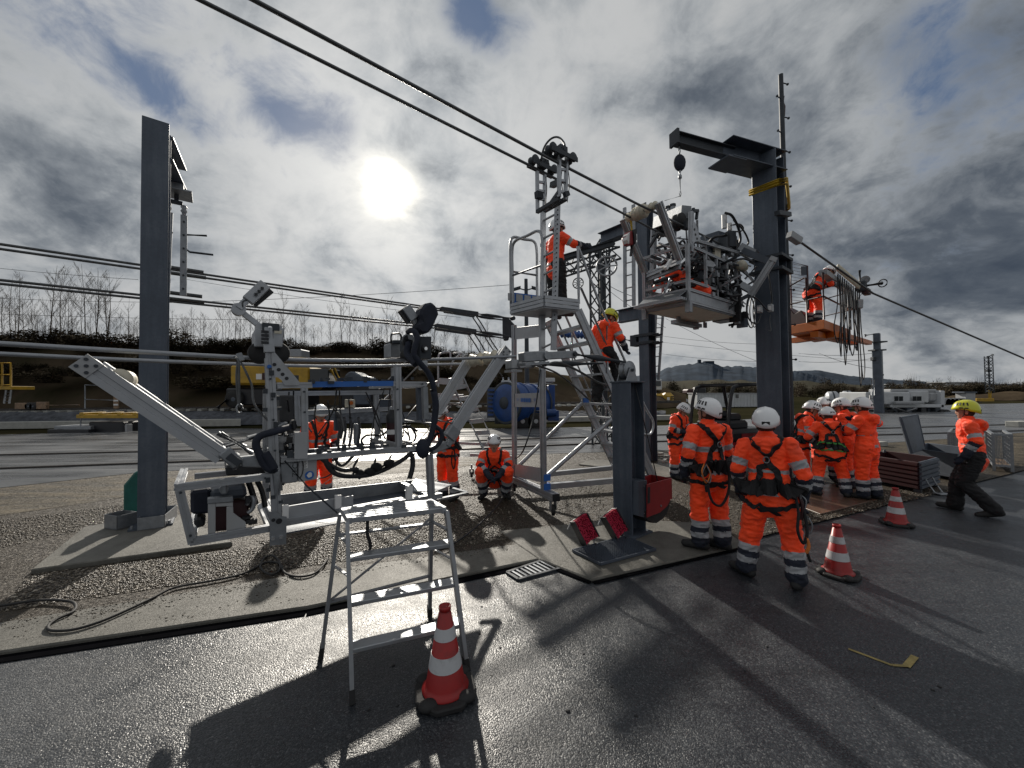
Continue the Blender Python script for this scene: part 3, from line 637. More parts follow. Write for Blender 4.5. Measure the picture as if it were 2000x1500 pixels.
for i in range(46):
    px = -120 + i * 25 + rt.uniform(-12, 12); Y, ty = topY(px)
    Yd = Y - rt.uniform(3.4, 6.0); P = D(px, ty, Yd); P.z = D(px, ty, Y).z * np.interp(Y - Yd, [2, 4.2, 5.8, 7], [.85, .62, .4, .35]) - .2
    s = rt.uniform(.55, 1.0); put_bush(P, s, s * .6, i % 3, 'low scrub bush on the slope of the embankment', 'scrub on the embankment slope')
for i in range(84):
    px = 1110 + (i % 44) * 21 + rt.uniform(-10, 10); Y = rt.uniform(170, 330) if i < 44 else rt.uniform(90, 160)
    if 1480 < px < 1550: continue
    P = D(px, 766, Y); P.z = 0; s = Y / 100 * rt.uniform(.8, 1.6)
    put_bush(P, s, s * rt.uniform(.8, 1.4), i % 3, 'distant wood edge bush below the far hills', 'distant bushes below the hills')
for i in range(16):
    px = 1850 + i * 13 + rt.uniform(-5, 5); P = D(px, 768, 66); s = rt.uniform(.7, 1.2)
    P.z = 0.6; put_bush(P, s, s, i % 3, 'dark scrub on the low bank at the right edge', 'scrub on the right bank')
for i, (px, h) in enumerate(((1835, 5.5), (1858, 6), (1880, 5), (1805, 4), (1965, 4.5))):
    P = D(px, 766, 130); P.z = 0; bare_tree(P, h, (1, 4, 2, 0, 4)[i], 'bare spreading tree on the right horizon', 'bare trees on the right horizon')
for o in bp:
    for ch in list(o.children): bpy.data.objects.remove(ch)
    bpy.data.objects.remove(o)
# ------------------------------------------------------------------ steel columns and gantry
ZU = V3((0, 0, 1))
def up(P, z): return V3((P.x, P.y, z))
def vbeam(P, z0, z1, w, h, ax): return MB().ibeam(up(P, z0), up(P, z1), w, h, up=ax, t=0.055)
# left column: flange faces the camera, arm goes away over the conductors
Pc = G(295, 1041) + ND * 0.18; Pc.z = 0
LT = hgt(303, 232, G(295, 1041))
lc = thing('steel_column', 'tall grey steel column at the left with an arm reaching away', 'steel column', up(Pc, 0.1))
vbeam(Pc, 0.07, LT, 0.29, 0.34, ND).build('column_shaft', 'column_steel', lc, 0.006)
a0 = up(Pc, LT - 0.19) + ND * 0.17 + UD * 0.04; a1 = Z(346, 348, LT - 0.19)
MB().ibeam(a0, a1, 0.26, 0.36, t=0.06).build('arm', 'grey_steel', lc, 0.004)
pe = a1 - ND * 0.12 - ZU * 0.32
MB().box(pe, UD * 0.42, ND * 0.45, ZU * 0.03).build('hanger_plate', 'galvanised', lc, 0.004)
MB().box(pe + ZU * 0.07, UD * 0.2, ND * 0.3, ZU * 0.12).build('clamp', 'galvanised', lc)
MB().box(up(Pc, 0.088), UD * 0.46, ND * 0.46, ZU * 0.025).build('base_plate', 'grey_steel', lc)
b = MB()
for i in (-1, 1):
    for j in (-1, 1): b.cyl(up(Pc, .09) + UD * .19 * i + ND * .19 * j, up(Pc, .14) + UD * .19 * i + ND * .19 * j, .018, n=6)
b.build('anchor_bolt', 'galvanised', lc)
# hanging insulator pair
hg = pe - ZU * 0.02
iv = thing('insulator_hanger', 'hanging suspension set below the left column arm', 'insulator set', hg)
zb = hgt(338, 576, V3((hg.x, hg.y, 0)))
b = MB(); b.tube([hg, hg - ZU * .1], .03); b.box(hg - ZU * .13, UD * .16, ND * .05, ZU * .06); b.build('shackle', 'dark_steel', iv)
for k, s in enumerate((-.10, .10)):
    b = MB(); t0 = hg - ZU * .16 + UD * s
    b.lathe(t0, -ZU, [(0, .03), (.03, .05), (.06, .03), (.10, .05), (.13, .03), (.17, .03)], 10); b.build('insulator', 'galvanised', iv)
    b = MB(); z1 = t0 - ZU * .17; zz = up(z1, zb) + UD * (-.03 if k == 0 else .0)
    b.bar(z1, zz, .12 if k == 0 else .09, .05, ND); b.build('strap_plate', 'galvanised', iv)
    b = MB()
    for q in range(6): p = lin(z1, zz, (q + .5) / 6); b.cyl(p - ND * .04, p + ND * .04, .016, n=8)
    b.build('bolt', 'dark_steel', iv)
b = MB(); p = up(hg, zb + 1.05) + UD * .08
b.tube([p, p + UD * .33 + ZU * .06], .018, 6); b.tube([p - ZU * .2, p + UD * .1 - ZU * .28, p + UD * .42 - ZU * .26], .018, 6)
b.tube([p - UD * .12, p - UD * .32 + ZU * .02], .015, 6); b.build('arcing_horn', 'dark_steel', iv)
# trays round the base
for nm, a_, c_, h in (('cable_tray', (228, 1036), (266, 1026), .19), ('cable_tray', (322, 1030), (346, 1008), .17)):
    p, q = Z(*a_, .076), Z(*c_, .076)
    t_ = thing(nm, 'open grey sheet metal tray on the pad, %s of the left column' % ('left' if a_[0] < 300 else 'right'), 'tray', p)
    e = (q - p); w_ = e.cross(ZU).normalized() * -.28
    b = MB(); b.prism([p, q, q + ZU * h, p + ZU * h], w_ * .03); b.prism([p + w_, q + w_, q + w_ + ZU * h, p + w_ + ZU * h], w_ * .03)
    b.prism([p, p + w_, p + w_ + ZU * h, p + ZU * h], e.normalized() * .008); b.prism([q, q + w_, q + w_ + ZU * h, q + ZU * h], e.normalized() * .008)
    b.prism([p, q, q + w_, p + w_], ZU * .01); b.build('tray_body', 'galvanised', t_)
p = D(263, 1000, 5.75); q = V3((p.x, p.y, 0))
b = MB(); b.prism([up(q, .15) - UD * .12, up(q, .15) + UD * .1, up(q, .78) + UD * .1, up(q, .78), up(q, .6) - UD * .12], ND * .10)
tag(b.build('green_bag', 'green_fabric', bevel=.02), 'dark green bag hanging behind the left column base', 'bag')

# front post with the conductor pulley on top
Pf = G(1222, 1048) + UD * .12 + ND * .02; Pf.z = 0; FT = 2.02
fp = thing('steel_post', 'short blue-grey steel post in the foreground carrying a cable pulley', 'steel post', up(Pf, ZK))
MB().ibeam(up(Pf, ZK - .01), up(Pf, FT), .30, .30, up=UD, t=.055).build('post_shaft', 'column_steel', fp, .005)
MB().box(up(Pf, FT + .008), UD * .33, ND * .33, ZU * .02).build('top_plate', 'grey_steel', fp, .003)
MB().box(up(Pf, .62) - ND * .0, UD * .305, ND * .28, ZU * .012).build('stiffener', 'grey_steel', fp)
MB().box(up(Pf, ZK + .008), UD * .42, ND * .42, ZU * .02).build('base_plate', 'grey_steel', fp)
pc_ = up(Pf, FT + .165)
for s in (-1, 1):
    b = MB(); q = up(Pf, FT + .018) + ND * s * .065
    b.prism([q - UD * .13, q + UD * .13, q + UD * .06 + ZU * .15, q + UD * .03 + ZU * .19, q - UD * .03 + ZU * .19, q - UD * .06 + ZU * .15], ND * .014 * s)
    b.build('pulley_bracket', 'galvanised', fp, .003)
MB().lathe(pc_ - ND * .05, ND, [(0, .02), (0, .125), (.012, .128), (.035, .10), (.065, .10), (.088, .128), (.10, .125), (.10, .02)], 28).build('pulley', 'galvanised', fp)
MB().cyl(pc_ - ND * .1, pc_ + ND * .1, .02).build('axle', 'dark_steel', fp)

# gantry column A (rear) and tower B
PA = G(1262, 903) + UD * .15; PA.z = 0
ca = thing('gantry_column', 'rear grey steel gantry column carrying the ladder and the blue insulators', 'gantry column', PA)
MB().ibeam(up(PA, 0), up(PA, hgt(1262, 402, PA)), .30, .34, up=UD, t=.06).build('column_shaft', 'column_steel', ca, .006)
AT = hgt(1262, 402, PA)
def fromA(px, py, z):  # point at height z above the plan line through A along ND
    return D(px, py, 1)
b0 = up(PA, AT - .45) + ND * .17; MB().ibeam(b0, b0 + ND * 1.35, .3, .34, t=.06).build('upper_beam', 'column_steel', ca, .004)
b0 = up(PA, AT - .75) + ND * 1.0 - UD * .1; MB().ibeam(b0, b0 + ND * 2.6 - UD * .5, .12, .16, t=.1).build('jib_beam', 'dark_steel', ca)
b0 = up(PA, hgt(1225, 613, V3((PA.x, PA.y + .3, 0)))) + ND * .17; MB().ibeam(b0, b0 + ND * .75, .26, .36, t=.06).build('lower_beam', 'column_steel', ca, .004)
b0 = up(PA, hgt(1255, 662, PA))
b = MB(); b.box(b0 + ZU * .09, UD * .44, ND * .52, ZU * .07); b.box(b0 - ZU * .12, UD * .44, ND * .52, ZU * .07); b.box(b0 + ND * .34 - ZU * .02, UD * .3, ND * .2, ZU * .3); b.build('clamp', 'dark_steel', ca)
b = MB()
for i in range(4): b.cyl(b0 - ND * .26 + UD * (.1 if i % 2 else -.1) + ZU * (.09 if i < 2 else -.12), b0 - ND * .4 + UD * (.1 if i % 2 else -.1) + ZU * (.09 if i < 2 else -.12), .02, n=6)
b.build('bolt', 'dark_steel', ca)
PB = G(1500, 940) + UD * .26; PB.z = 0; PB = PB + WD * .1
TB = hgt(1503, 296, G(1500, 940))
cb = thing('gantry_tower', 'tall grey steel tower column with a crane arm over the lifted work basket', 'gantry column', PB)
MB().ibeam(up(PB, 0), up(PB, TB), .46, .50, up=UD, t=.05).build('column_shaft', 'column_steel', cb, .006)
AD = V3((-.94, -.34, 0)).normalized(); AN = V3((.34, -.94, 0)).normalized()
t0 = up(PB, TB - .16); t1 = t0 + AD * 1.30
MB().ibeam(t0 - AD * .25, t1, .52, .42, t=.05).build('crane_arm', 'column_steel', cb, .004)
MB().box(t1 - AD * .12 - ZU * .22, AD * .5, AN * .5, ZU * .03).build('arm_plate', 'grey_steel', cb)
t2 = t0 + AD * 2.55
MB().ibeam(t1 - AD * .3 + ZU * .02, t2 + ZU * .02, .16, .24, t=.09).build('arm_extension', 'dark_steel', cb, .003)
MB().box(t2 + ZU * .02, AD * .05, AN * .22, ZU * .28).build('end_plate', 'dark_steel', cb)
# retractor hanging from the crane arm
rt_ = t2 - AD * .12 - ZU * .1
rr = thing('fall_arrest_block', 'blue fall arrest block hanging from the crane arm tip', 'fall arrester', rt_)
b = MB(); b.tube([rt_, rt_ - ZU * .1 + UD * .03, rt_ - ZU * .2, rt_ - ZU * .1 - UD * .03, rt_], .010, 6); b.build('shackle', 'galvanised', rr)
MB().ell(rt_ - ZU * .34, .12, .07, .17).build('housing', 'navy_cloth', rr)
MB().lathe(rt_ - ZU * .5, -ZU, [(0, .03), (.06, .012), (.10, .035), (.15, .035), (.17, .01), (.42, .008)], 10).build('swivel', 'galvanised', rr)
b = MB(); q = rt_ - ZU * .95; b.tube([q + ZU * .06, q + UD * .03, q - ZU * .06, q - UD * .03, q + ZU * .06], .011, 6); b.build('hook', 'chrome', rr)
lk = H(1298, 392, 4.0)
tag(MB().tube([q - ZU * .05, lk], .006, 5).build('safety_line', 'cable'), 'thin wire running down from the fall arrest block to the basket', 'wire')
# climbing mast beside tower B
m0 = G(1562, 915) + V3((0, .25, 0)); mt = up(m0 + V3((-.03, 0, 0)), hgt(1527, 146, m0))
mm = thing('climbing_mast', 'thin dark mast with step pegs strapped to the gantry tower', 'mast', m0)
mpb = V3((m0.x, m0.y, 0))
MB().cyl(mpb, mt, .075, .055, n=12).build('mast_tube', 'dark_steel', mm)
for i in range(18):
    t = i / 18; p = lin(mt, mpb, .02 + t * .8); sgn = 1 if i % 2 == 0 else -1
    e = p + WD * .21 * sgn - MD * .03; b = MB(); b.cyl(p, e, .014, n=6); b.cyl(e, e + WD * .02 * sgn, .03, n=8); b.build('step_peg', 'dark_steel', mm)
b = MB()
for i in (0.28, .40, .52, .66, .8): p = lin(mt, mpb, i); b.bar(p, up(PB, p.z) + UD * .2, .05, .04)
b.build('bracket', 'dark_steel', mm)
b = MB(); p = lin(mt, mpb, .055); b.tube([p + WD * .07, p + WD * .1 - ZU * .25, p + WD * .07 - ZU * .5], .035, 7); b.build('red_sleeve', 'dark_red', mm)
tag(MB().ibeam(up(PB, 0.0) + WD * 0.95 + MD * .55, up(PB, 5.1) + WD * 0.72 + MD * .45, .2, .2, t=.08).build('lift_mast', 'dark_steel'), 'dark lift mast standing just right of the gantry tower', 'lift mast')
# yellow sling round tower and mast
b = MB()
for k, dz in enumerate((0, .05, .12)):
    z1, z2 = hgt(1482, 370, PB) - dz * .8, hgt(1535, 345, PB) - dz
    c = up(PB, 0); ring = [up(c - UD * .26 - ND * .27, z1), up(c + UD * .25 - ND * .27, z2 - .07), up(mpb - UD * .05 - ND * .1, z2), up(mpb + UD * .09, z2 + .02), up(mpb - UD * .02 + ND * .1, z2), up(c + UD * .26 + ND * .27, z2), up(c - UD * .26 + ND * .27, z1)]
    b.tube(ring, .028, 6, closed=True)
tag(b.build('lashing_strap', 'yellow_strap'), 'yellow strap lashed around the gantry tower and climbing mast', 'strap')
q = up(PB, hgt(1490, 427, PB)); b = MB(); b.bar(q - UD * .42 - ND * .28 - ZU * .1, q + UD * .3 - ND * .28 + ZU * .06, .10, .09); b.build('cross_bracket', 'dark_steel', cb)
q = up(PB, hgt(1500, 508, PB)); b = MB(); b.box(q + UD * .05, UD * .68, ND * .62, ZU * .06); b.box(q - ZU * .28 + UD * .05, UD * .68, ND * .62, ZU * .06); b.box(q + UD * .33 - ZU * .14, UD * .1, ND * .6, ZU * .3); b.build('clamp', 'dark_steel', cb)
# hose and boxes on tower B
b = MB(); c0 = up(PB, 0) - UD * .27
pts = [D(1500, 520, 7.75), D(1505, 560, 7.75), D(1508, 590, 7.75), D(1500, 606, 7.7), D(1480, 585, 7.65), D(1465, 580, 7.6), D(1459, 605, 7.6), D(1464, 625, 7.6), D(1478, 632, 7.65), D(1486, 615, 7.7)]
tag(MB().tube(bez(pts, 5), .014, 7).build('looped_cable', 'black_plastic'), 'black cable looped against the gantry tower face', 'cable')
for px, py, lab in ((1484, 604, 'left of two small socket boxes on the tower face'), (1505, 602, 'right of two small socket boxes on the tower face')):
    t_ = thing('socket_box', lab, 'socket box', D(px, py, 7.72)); P = D(px, py, 7.72)
    MB().box(P, UD * .08, ND * .09, ZU * .15).build('box_body', 'light_grey', t_, .008); MB().box(P - UD * .045, UD * .02, ND * .05, ZU * .08).build('lid', 'sticker', t_)
b = MB(); P = D(1505, 612, 7.72); b.tube(bez([P, P - ZU * .15 + ND * .02, P - ZU * .35, D(1501, 645, 7.72)], 4), .008, 5); tag(b.build('drop_cable', 'cable'), 'thin grey cable dangling below the right socket box', 'cable')
# ladder on column A
def ladder(name, label, pa, pb, qa, qb, rungs, w, mat_='aluminium', cat='ladder'):
    t_ = thing(name, label, cat, pa)
    MB().bar(pa, pb, w, w * 1.6).build('stile', mat_, t_); MB().bar(qa, qb, w, w * 1.6).build('stile', mat_, t_)
    for i in range(rungs):
        t = (i + .5) / rungs; MB().cyl(lin(pa, pb, t), lin(qa, qb, t), w * .34, n=8).build('rung', mat_, t_)
    return t_
ladder('ladder', 'upright ladder standing left against the rear gantry column', D(1221, 600, 9.85), D(1220, 406, 9.85), D(1238, 597, 9.75), D(1237, 400, 9.75), 8, .05, 'galvanised')
ladder('ladder', 'thin leaning ladder to the right behind the rear gantry column', D(1276, 745, 11), D(1281, 612, 11), D(1286, 742, 11), D(1295, 612, 11), 7, .04, 'galvanised')
# lattice mast with boom
def lattice(b, p0, p1, w, n, th, ax):
    x, y, d = frame(V3(p1) - V3(p0), ax); cs = [(-1, -1), (1, -1), (1, 1), (-1, 1)]
    for c in cs: b.bar(p0 + (x * c[0] + y * c[1]) * w / 2, p1 + (x * c[0] + y * c[1]) * w / 2, th)
    for i in range(n):
        for k in range(4):
            a_, c_ = cs[k], cs[(k + 1) % 4]; s = i % 2
            b.bar(lin(p0, p1, i / n) + (x * (a_, c_)[s][0] + y * (a_, c_)[s][1]) * w / 2, lin(p0, p1, (i + 1) / n) + (x * (c_, a_)[s][0] + y * (c_, a_)[s][1]) * w / 2, th * .6)
    return b
LM = D(1174, 700, 13.6); LM.z = 0
lm = thing('lattice_mast', 'dark lattice mast with a lattice boom behind the scaffold stairs', 'lattice mast', LM)
lattice(MB(), LM, up(LM, hgt(1174, 474, LM)), .48, 16, .055, ND).build('mast_frame', 'dark_steel', lm)
zb_ = hgt(1174, 500, LM)
q0, q1 = D(1207, 490, 13.2), D(1098, 527, 14.6)
lattice(MB(), q0, q1, .42, 7, .06, ZU).build('boom', 'dark_steel', lm)
MB().cyl(LM + V3((0.1, 0, 0)), up(LM, zb_ - .3) + V3((.1, 0, 0)), .11).build('core_pole', 'dark_steel', lm)
def spoked(name, label, P, r, ax, n, mat_, cat='pulley wheel'):
    t_ = thing(name, label, cat, P)
    x, y, d = frame(ax)
    MB().tube([P + (x * math.cos(a) + y * math.sin(a)) * r * .92 for a in [i * 6.283 / 28 for i in range(28)]], r * .1, 7, closed=True).build('rim', mat_, t_)
    MB().cyl(P - d * r * .12, P + d * r * .12, r * .14).build('hub', mat_, t_)
    for i in range(n):
        a = i * 6.283 / n; MB().bar(P + (x * math.cos(a) + y * math.sin(a)) * r * .1, P + (x * math.cos(a) + y * math.sin(a)) * r * .88, r * .1, r * .07, d).build('spoke', mat_, t_)
    MB().bar(P + d * r * .2, P + d * r * .2 + ZU * r * 1.7, r * .13, r * .1).build('hanger', 'dark_steel', t_)
    return t_
spoked('tension_pulley', 'large spoked wheel hanging below the gantry beam', D(1185, 520, 11.3), .31, ND * .6 + UD * .8 - V3((0, 0, 0)), 7, 'galvanised')
spoked('tension_pulley', 'small spoked wheel hanging below the lattice boom', D(1129, 553, 13.4), .20, ND * .5 + UD * .85, 9, 'dark_steel')
# lamp post far behind the platform
LP = D(1030, 800, 24); LP.z = 0
lp_ = thing('lamp_post', 'dark lamp post with two lamp heads seen behind the scaffold', 'street lamp', LP)
MB().cyl(LP, up(LP, hgt(1030, 545, LP)), .16, .11, n=10).build('pole', 'dark_steel', lp_)
for s in (-1, 1):
    q = up(LP, hgt(1030, 567, LP)); b = MB(); b.bar(q, q + V3((s * .35, 0, .1)), .06); b.box(q + V3((s * .55, 0, .12)), V3((.42, 0, -.12 * s)), V3((0, .3, 0)), V3((.0, 0, .14))); b.build('lamp_head', 'dark_steel', lp_)

# ------------------------------------------------------------------ conductors and wires
def wire(name, pts, r, label, mat_='cable', n=7, cat='cable', group=None):
    return tag(MB().tube(pts, r, n).build(name, mat_), label, cat, group)
def pxline(p, q, c, ext0=0, ext1=0, s=0.0, n=14):
    a, b_ = H(*p, c), H(*q, c); d = (b_ - a)
    return sag(a - d * ext0, b_ + d * ext1, s, n)
# upper pair crossing the sky; their lines start behind the camera
A1, A2 = H(1215, 416, 4.0), H(390, 0, 4.0); B1, B2 = H(1240, 396, 3.5), H(495, 0, 3.5)
wire('overhead_conductor', [A2 + (A2 - A1) * 1.6, A2, H(1040, 326, 4.0), A1, H(1350, 488, 4.0), H(1466, 520, 4.0)], .019, 'lower of two thick conductors crossing the sky to the basket', 'cable')
wire('overhead_conductor', [B2 + (B2 - B1) * 1.6, B2, H(1057, 301, 3.5), B1, H(1390, 468, 3.5), H(1490, 520, 3.5)], .019, 'upper of two thick conductors crossing the sky to the basket', 'cable')
# four bundle conductors on the left
for (y0, y1, yy) in ((471, 622, 0), (486, 632, .3), (530, 640, 0), (546, 655, .3)):
    c = 8.75 + yy; a_, b_ = H(0, y0, c), H(930, y1 - 12, c); d = b_ - a_
    wire('bundle_conductor', sag(a_ - d * .8, H({471: 860, 486: 868, 530: 850, 546: 850}[y0], {471: 603, 486: 608, 530: 636, 546: 641}[y0], c), .02, 20), .021, {471: 'topmost', 486: 'second', 530: 'third', 546: 'lowest'}[y0] + ' of the four conductors running past the left column', 'cable')
# compression sleeves at the hanger
for i, (y0, y1, yy) in enumerate(((471, 622, 0), (486, 632, .3), (530, 640, 0), (546, 655, .3))):
    c = 8.75 + yy; a_ = H(0, y0, c); e_ = H({471: 860, 486: 868, 530: 850, 546: 850}[y0], {471: 603, 486: 608, 530: 636, 546: 641}[y0], c); d0 = lin(a_, e_, 0); 
    hx = hg + ND * (c - hg.dot(ND)); tt = (hx - a_).dot((e_ - a_).normalized()) / (e_ - a_).length
    p, q = lin(a_, e_, tt - .055), lin(a_, e_, tt + .055)
    wire('splice_sleeve', [p, lin(p, q, .06), lin(p, q, .94), q], .034, 'armour sleeve on the %s of the four left conductors' % ('topmost', 'second', 'third', 'lowest')[i], 'cable', cat='sleeve')
# tension clamps and yoke at the right end of the bundle
for i, (p0, p1, p2, w) in enumerate((((860, 603), (985, 620), (1003, 622), .16), ((868, 607), (968, 623), (990, 626), .16), ((850, 636), (985, 655), (1003, 657), .17), ((850, 641), (968, 658), (990, 662), .17))):
    c = 8.75 + (i % 2) * .3; a_, b_, e_ = H(*p0, c), H(*p1, c), H(*p2, c)
    t_ = thing('tension_clamp', '%s of the four tension clamps left of the scaffold' % ('topmost', 'second', 'third', 'lowest')[i], 'tension clamp', a_)
    m1, m2 = lin(a_, b_, .18), lin(a_, b_, .56)
    MB().bar(a_, m1, .12, .10).build('clamp_body', 'dark_steel', t_, .01)
    MB().bar(m1, m2, .06, .11).build('clamp_arm', 'dark_steel', t_, .006)
    b = MB(); b.tube([m2, lin(m2, b_, .3), lin(m2, b_, .7), b_, e_], [.02, .045, .045, .02, .02], 8); b.cyl(e_ - UD * .03 - ND * .06, e_ - UD * .03 + ND * .06, .06, n=10); b.build('turnbuckle', 'dark_steel', t_)
    j0 = lin(m1, m2, .9); b = MB(); b.tube(bez([j0 + ND * .05, j0 - ZU * .28 + UD * .2, j0 - ZU * .75 + UD * .55, j0 - ZU * 1.2 + UD * .95], 4), .018, 6); b.build('jumper', 'cable', t_)
q0 = H(984, 640, 8.9); b = MB(); b.prism([q0 + UD * .55 + ZU * .02, q0 + UD * .15 + ZU * .32, q0 - UD * .02 + ZU * .3, q0 - UD * .02 - ZU * .32, q0 + UD * .15 - ZU * .32], ND * .04)
tag(b.build('yoke_plate', 'dark_steel'), 'dark triangular yoke plate joining the four tension clamps', 'yoke plate')
# blue composite insulators towards column A
def insul(name, p0, p1, n, r, label):
    t_ = thing(name, label, 'insulator', p0); L = (p1 - p0).length; pr = [(0, .02)]
    for i in range(n): s = L * (i + .5) / n; pr += [(s - L / n * .3, .03), (s - L / n * .08, r), (s + L / n * .08, r), (s + L / n * .3, .03)]
    pr.append((L, .02)); MB().lathe(p0, p1 - p0, pr, 12).build('shed', 'blue_insulator', t_); b = MB(); b.tube([p0 - (p1 - p0) * .18, p0], .03, 6); b.tube([p1, p1 + (p1 - p0) * .18], .03, 6); b.build('end_fitting', 'galvanised', t_)
e1 = up(PA, hgt(1255, 662, PA)) + ND * .5
insul('insulator_string', D(1095, 652, 12.6), D(1160, 655, 11.9), 10, .13, 'blue insulator string behind the scaffold stairs')
insul('insulator_string', D(1168, 651, 12.2), lin(D(1168, 651, 12.2), e1, .82), 7, .11, 'short blue insulator ending at the rear column clamp')
q = D(1212, 655, 10.6); tag(MB().tube([q + (UD * math.cos(a) * .35 + ZU * math.sin(a)) * .17 for a in [i * .5 for i in range(13)]], .02, 6).build('corona_ring', 'blue_insulator'), 'blue corona ring beside the rear gantry column', 'ring')
# guy cable down to the right
gy = [D(1545, 462, 8.6), D(1562, 472, 8.7), D(1705, 573, 9.6), D(2000, 700, 11.5), D(2300, 800, 14)]
wire('anchor_cable', gy, .024, 'anchor cable sloping down to the right edge', 'cable')
MB_ = MB(); MB_.bar(D(1541, 458, 8.6), D(1562, 472, 8.7), .14, .16); tag(MB_.build('cable_clamp', 'light_grey', bevel=.01), 'grey cable clamp just right of the climbing mast', 'clamp')
# thin far wires
far = [((-200, 500), (270, 546), 40), ((-200, 570), (275, 590), 45), ((-200, 605), (560, 625), 45), ((300, 592), (1000, 556), 38), ((360, 545), (900, 620), 48), ((1285, 655), (1480, 672), 60), ((1290, 668), (1700, 705), 60), ((1300, 622), (1490, 710), 50), ((1180, 560), (1300, 640), 40), ((1560, 690), (1705, 690), 45), ((1560, 706), (1705, 700), 45), ((1600, 690), (1712, 720), 40), ((1150, 530), (1240, 580), 30), ((1285, 690), (1480, 706), 60)]
for i, (p, q, Y) in enumerate(far):
    wire('line_wire', sag(D(*p, Y), D(*q, Y), .25, 10), .022, 'thin far catenary wire against the sky, seen %s' % ('left of the left column, upper', 'left of the left column, middle', 'behind the left column, low', 'rising from the left column to the scaffold', 'above the embankment trees', 'right of the rear column, upper', 'right of the rear column, middle', 'slanting below the basket', 'left of the rear column, slanting', 'left of the concrete mast, upper', 'left of the concrete mast, lower', 'slanting up to the concrete mast', 'by the lattice mast', 'right of the rear column, lowest')[i], 'dark_steel', 4, 'wire')
# ------------------------------------------------------------------ conductor work carriage in the foreground (hangs on the two thick conductors)
FC, KC, C1, C2 = 3.60, 4.40, 3.85, 4.55
def part(parent, name, mat_, fn, *a, bevel=0.0, **k):
    b = MB(); getattr(b, fn)(*a, **k); return b.build(name, mat_, parent, bevel)
def disc(parent, name, mat_, P, ax, r, th, n=12): return part(parent, name, mat_, 'cyl', P - V3(ax) * th / 2, P + V3(ax) * th / 2, r, n=n)
for p in (1,):
    cpx = [(-260, 655), (0, 671), (250, 686), (470, 698), (600, 703), (720, 704), (820, 703), (1008, 696)]
    wire('bundle_conductor', bez([H(x, y, C1 if x < 900 else 3.5) for x, y in cpx], 5), .017, 'upper of the two thick conductors the left carriage hangs on', 'conductor', 10, group='carriage conductors')
    cpx = [(-260, 678), (0, 691), (250, 703), (470, 711), (600, 715), (720, 715), (850, 712), (1000, 709)]
    wire('bundle_conductor', bez([H(x, y, C2 if x < 900 else 4.1) for x, y in cpx], 5), .017, 'lower of the two thick conductors the left carriage hangs on', 'conductor', 10, group='carriage conductors')
# dead-end clamps on the post
def deadend(label, pa, pb, c, pe):
    a_, b_ = H(*pa, c), H(*pb, c); t_ = thing('dead_end_clamp', label, 'tension clamp', a_)
    m_ = lin(a_, b_, .42)
    part(t_, 'clamp_body', 'galvanised', 'bar', a_, m_, .13, .12, bevel=.012); part(t_, 'clamp_arm', 'galvanised', 'bar', lin(a_, b_, .36), b_, .085, .095, bevel=.008)
    part(t_, 'base_channel', 'galvanised', 'bar', a_ - ZU * .085, m_ - ZU * .085, .15, .03)
    disc(t_, 'pivot', 'galvanised', lin(a_, b_, .38) - ND * .06, ND, .05, .05); disc(t_, 'pin', 'dark_steel', lin(a_, b_, .95) - ND * .05, ND, .03, .04)
    b = MB(); b.tube([b_, lin(b_, pe, .2), lin(b_, pe, .45), lin(b_, pe, .7), pe], [.03, .018, .045, .02, .012], 8); b.build('turnbuckle', 'dark_steel', t_)
    return t_
deadend('grey dead end clamp pulling the conductor to the short post', (1018, 698), (1122, 692), 3.42, pc_ + ZU * .11 - UD * .02)
deadend('grey dead end clamp partly hidden behind the roller arm', (992, 712), (1040, 712), 3.9, lin(H(1040, 712, 3.9), pc_ + ZU * .1, .75))
wire('jumper_cable', bez([H(1060, 715, 3.4), H(1090, 708, 3.4), H(1125, 722, 3.45), H(1165, 745, 3.6), H(1185, 752, 3.7)], 5), .016, 'curved jumper cable below the dead end clamp', 'cable')
wire('jumper_cable', bez([H(1042, 712, 3.8), H(1080, 725, 3.9), H(1110, 745, 4.0), H(1150, 780, 4.2)], 5), .014, 'thick jumper cable slanting behind the stairs', 'cable')

rb = thing('work_carriage', 'large aluminium conductor carriage with engine, hoses and roller arms', 'work carriage', H(541, 1035, FC))
AL, ALL = 'aluminium', 'aluminium_light'
def rail(p, q, c=FC, c2=None, w=.048, h=None, m_=AL, name='frame_rail', typ='slot', off=V3((0, 0, 0))):
    return part(rb, name, m_, typ, H(*p, c) + off, H(*q, c if c2 is None else c2) + off, w, h)
# uprights and rails, front plane
rail((526, 700), (541, 1030), w=.066, h=.055, name='mast')
rail((524, 640), (526, 702), w=.05, name='mast')
part(rb, 'mast_sleeve', AL, 'bar', H(524, 662, FC - .02), H(526, 688, FC - .02), .07, .06)
rail((541, 753), (609, 752)); rail((766, 750), (832, 750)); rail((609, 751), (767, 749), m_='sign_blue', typ='bar', name='blue_rail')
rail((548, 897), (836, 873), w=.050); rail((594, 757), (596, 881)); rail((776, 716), (779, 872), w=.055); rail((838, 886), (843, 985), w=.06, name='mast')
rail((546, 1022), (862, 967), w=.050); rail((345, 952), (528, 930), w=.050); rail((351, 957), (376, 1060), w=.050); rail((371, 1058), (527, 1031), w=.050)
rail((829, 756), (831, 818), w=.05, m_='galvanised', typ='bar'); rail((818, 757), (820, 820), w=.05, c=FC + .15, m_='grey_steel', typ='bar')
# rear plane
rail((540, 769), (772, 766), KC); rail((579, 771), (582, 832), KC, w=.050); rail((735, 771), (737, 868), KC); rail((769, 718), (771, 868), KC, w=.05)
rail((594, 806), (772, 798), KC); rail((600, 882), (800, 869), KC); rail((380, 930), (470, 921), KC)
rail((548, 980), (838, 944), KC)
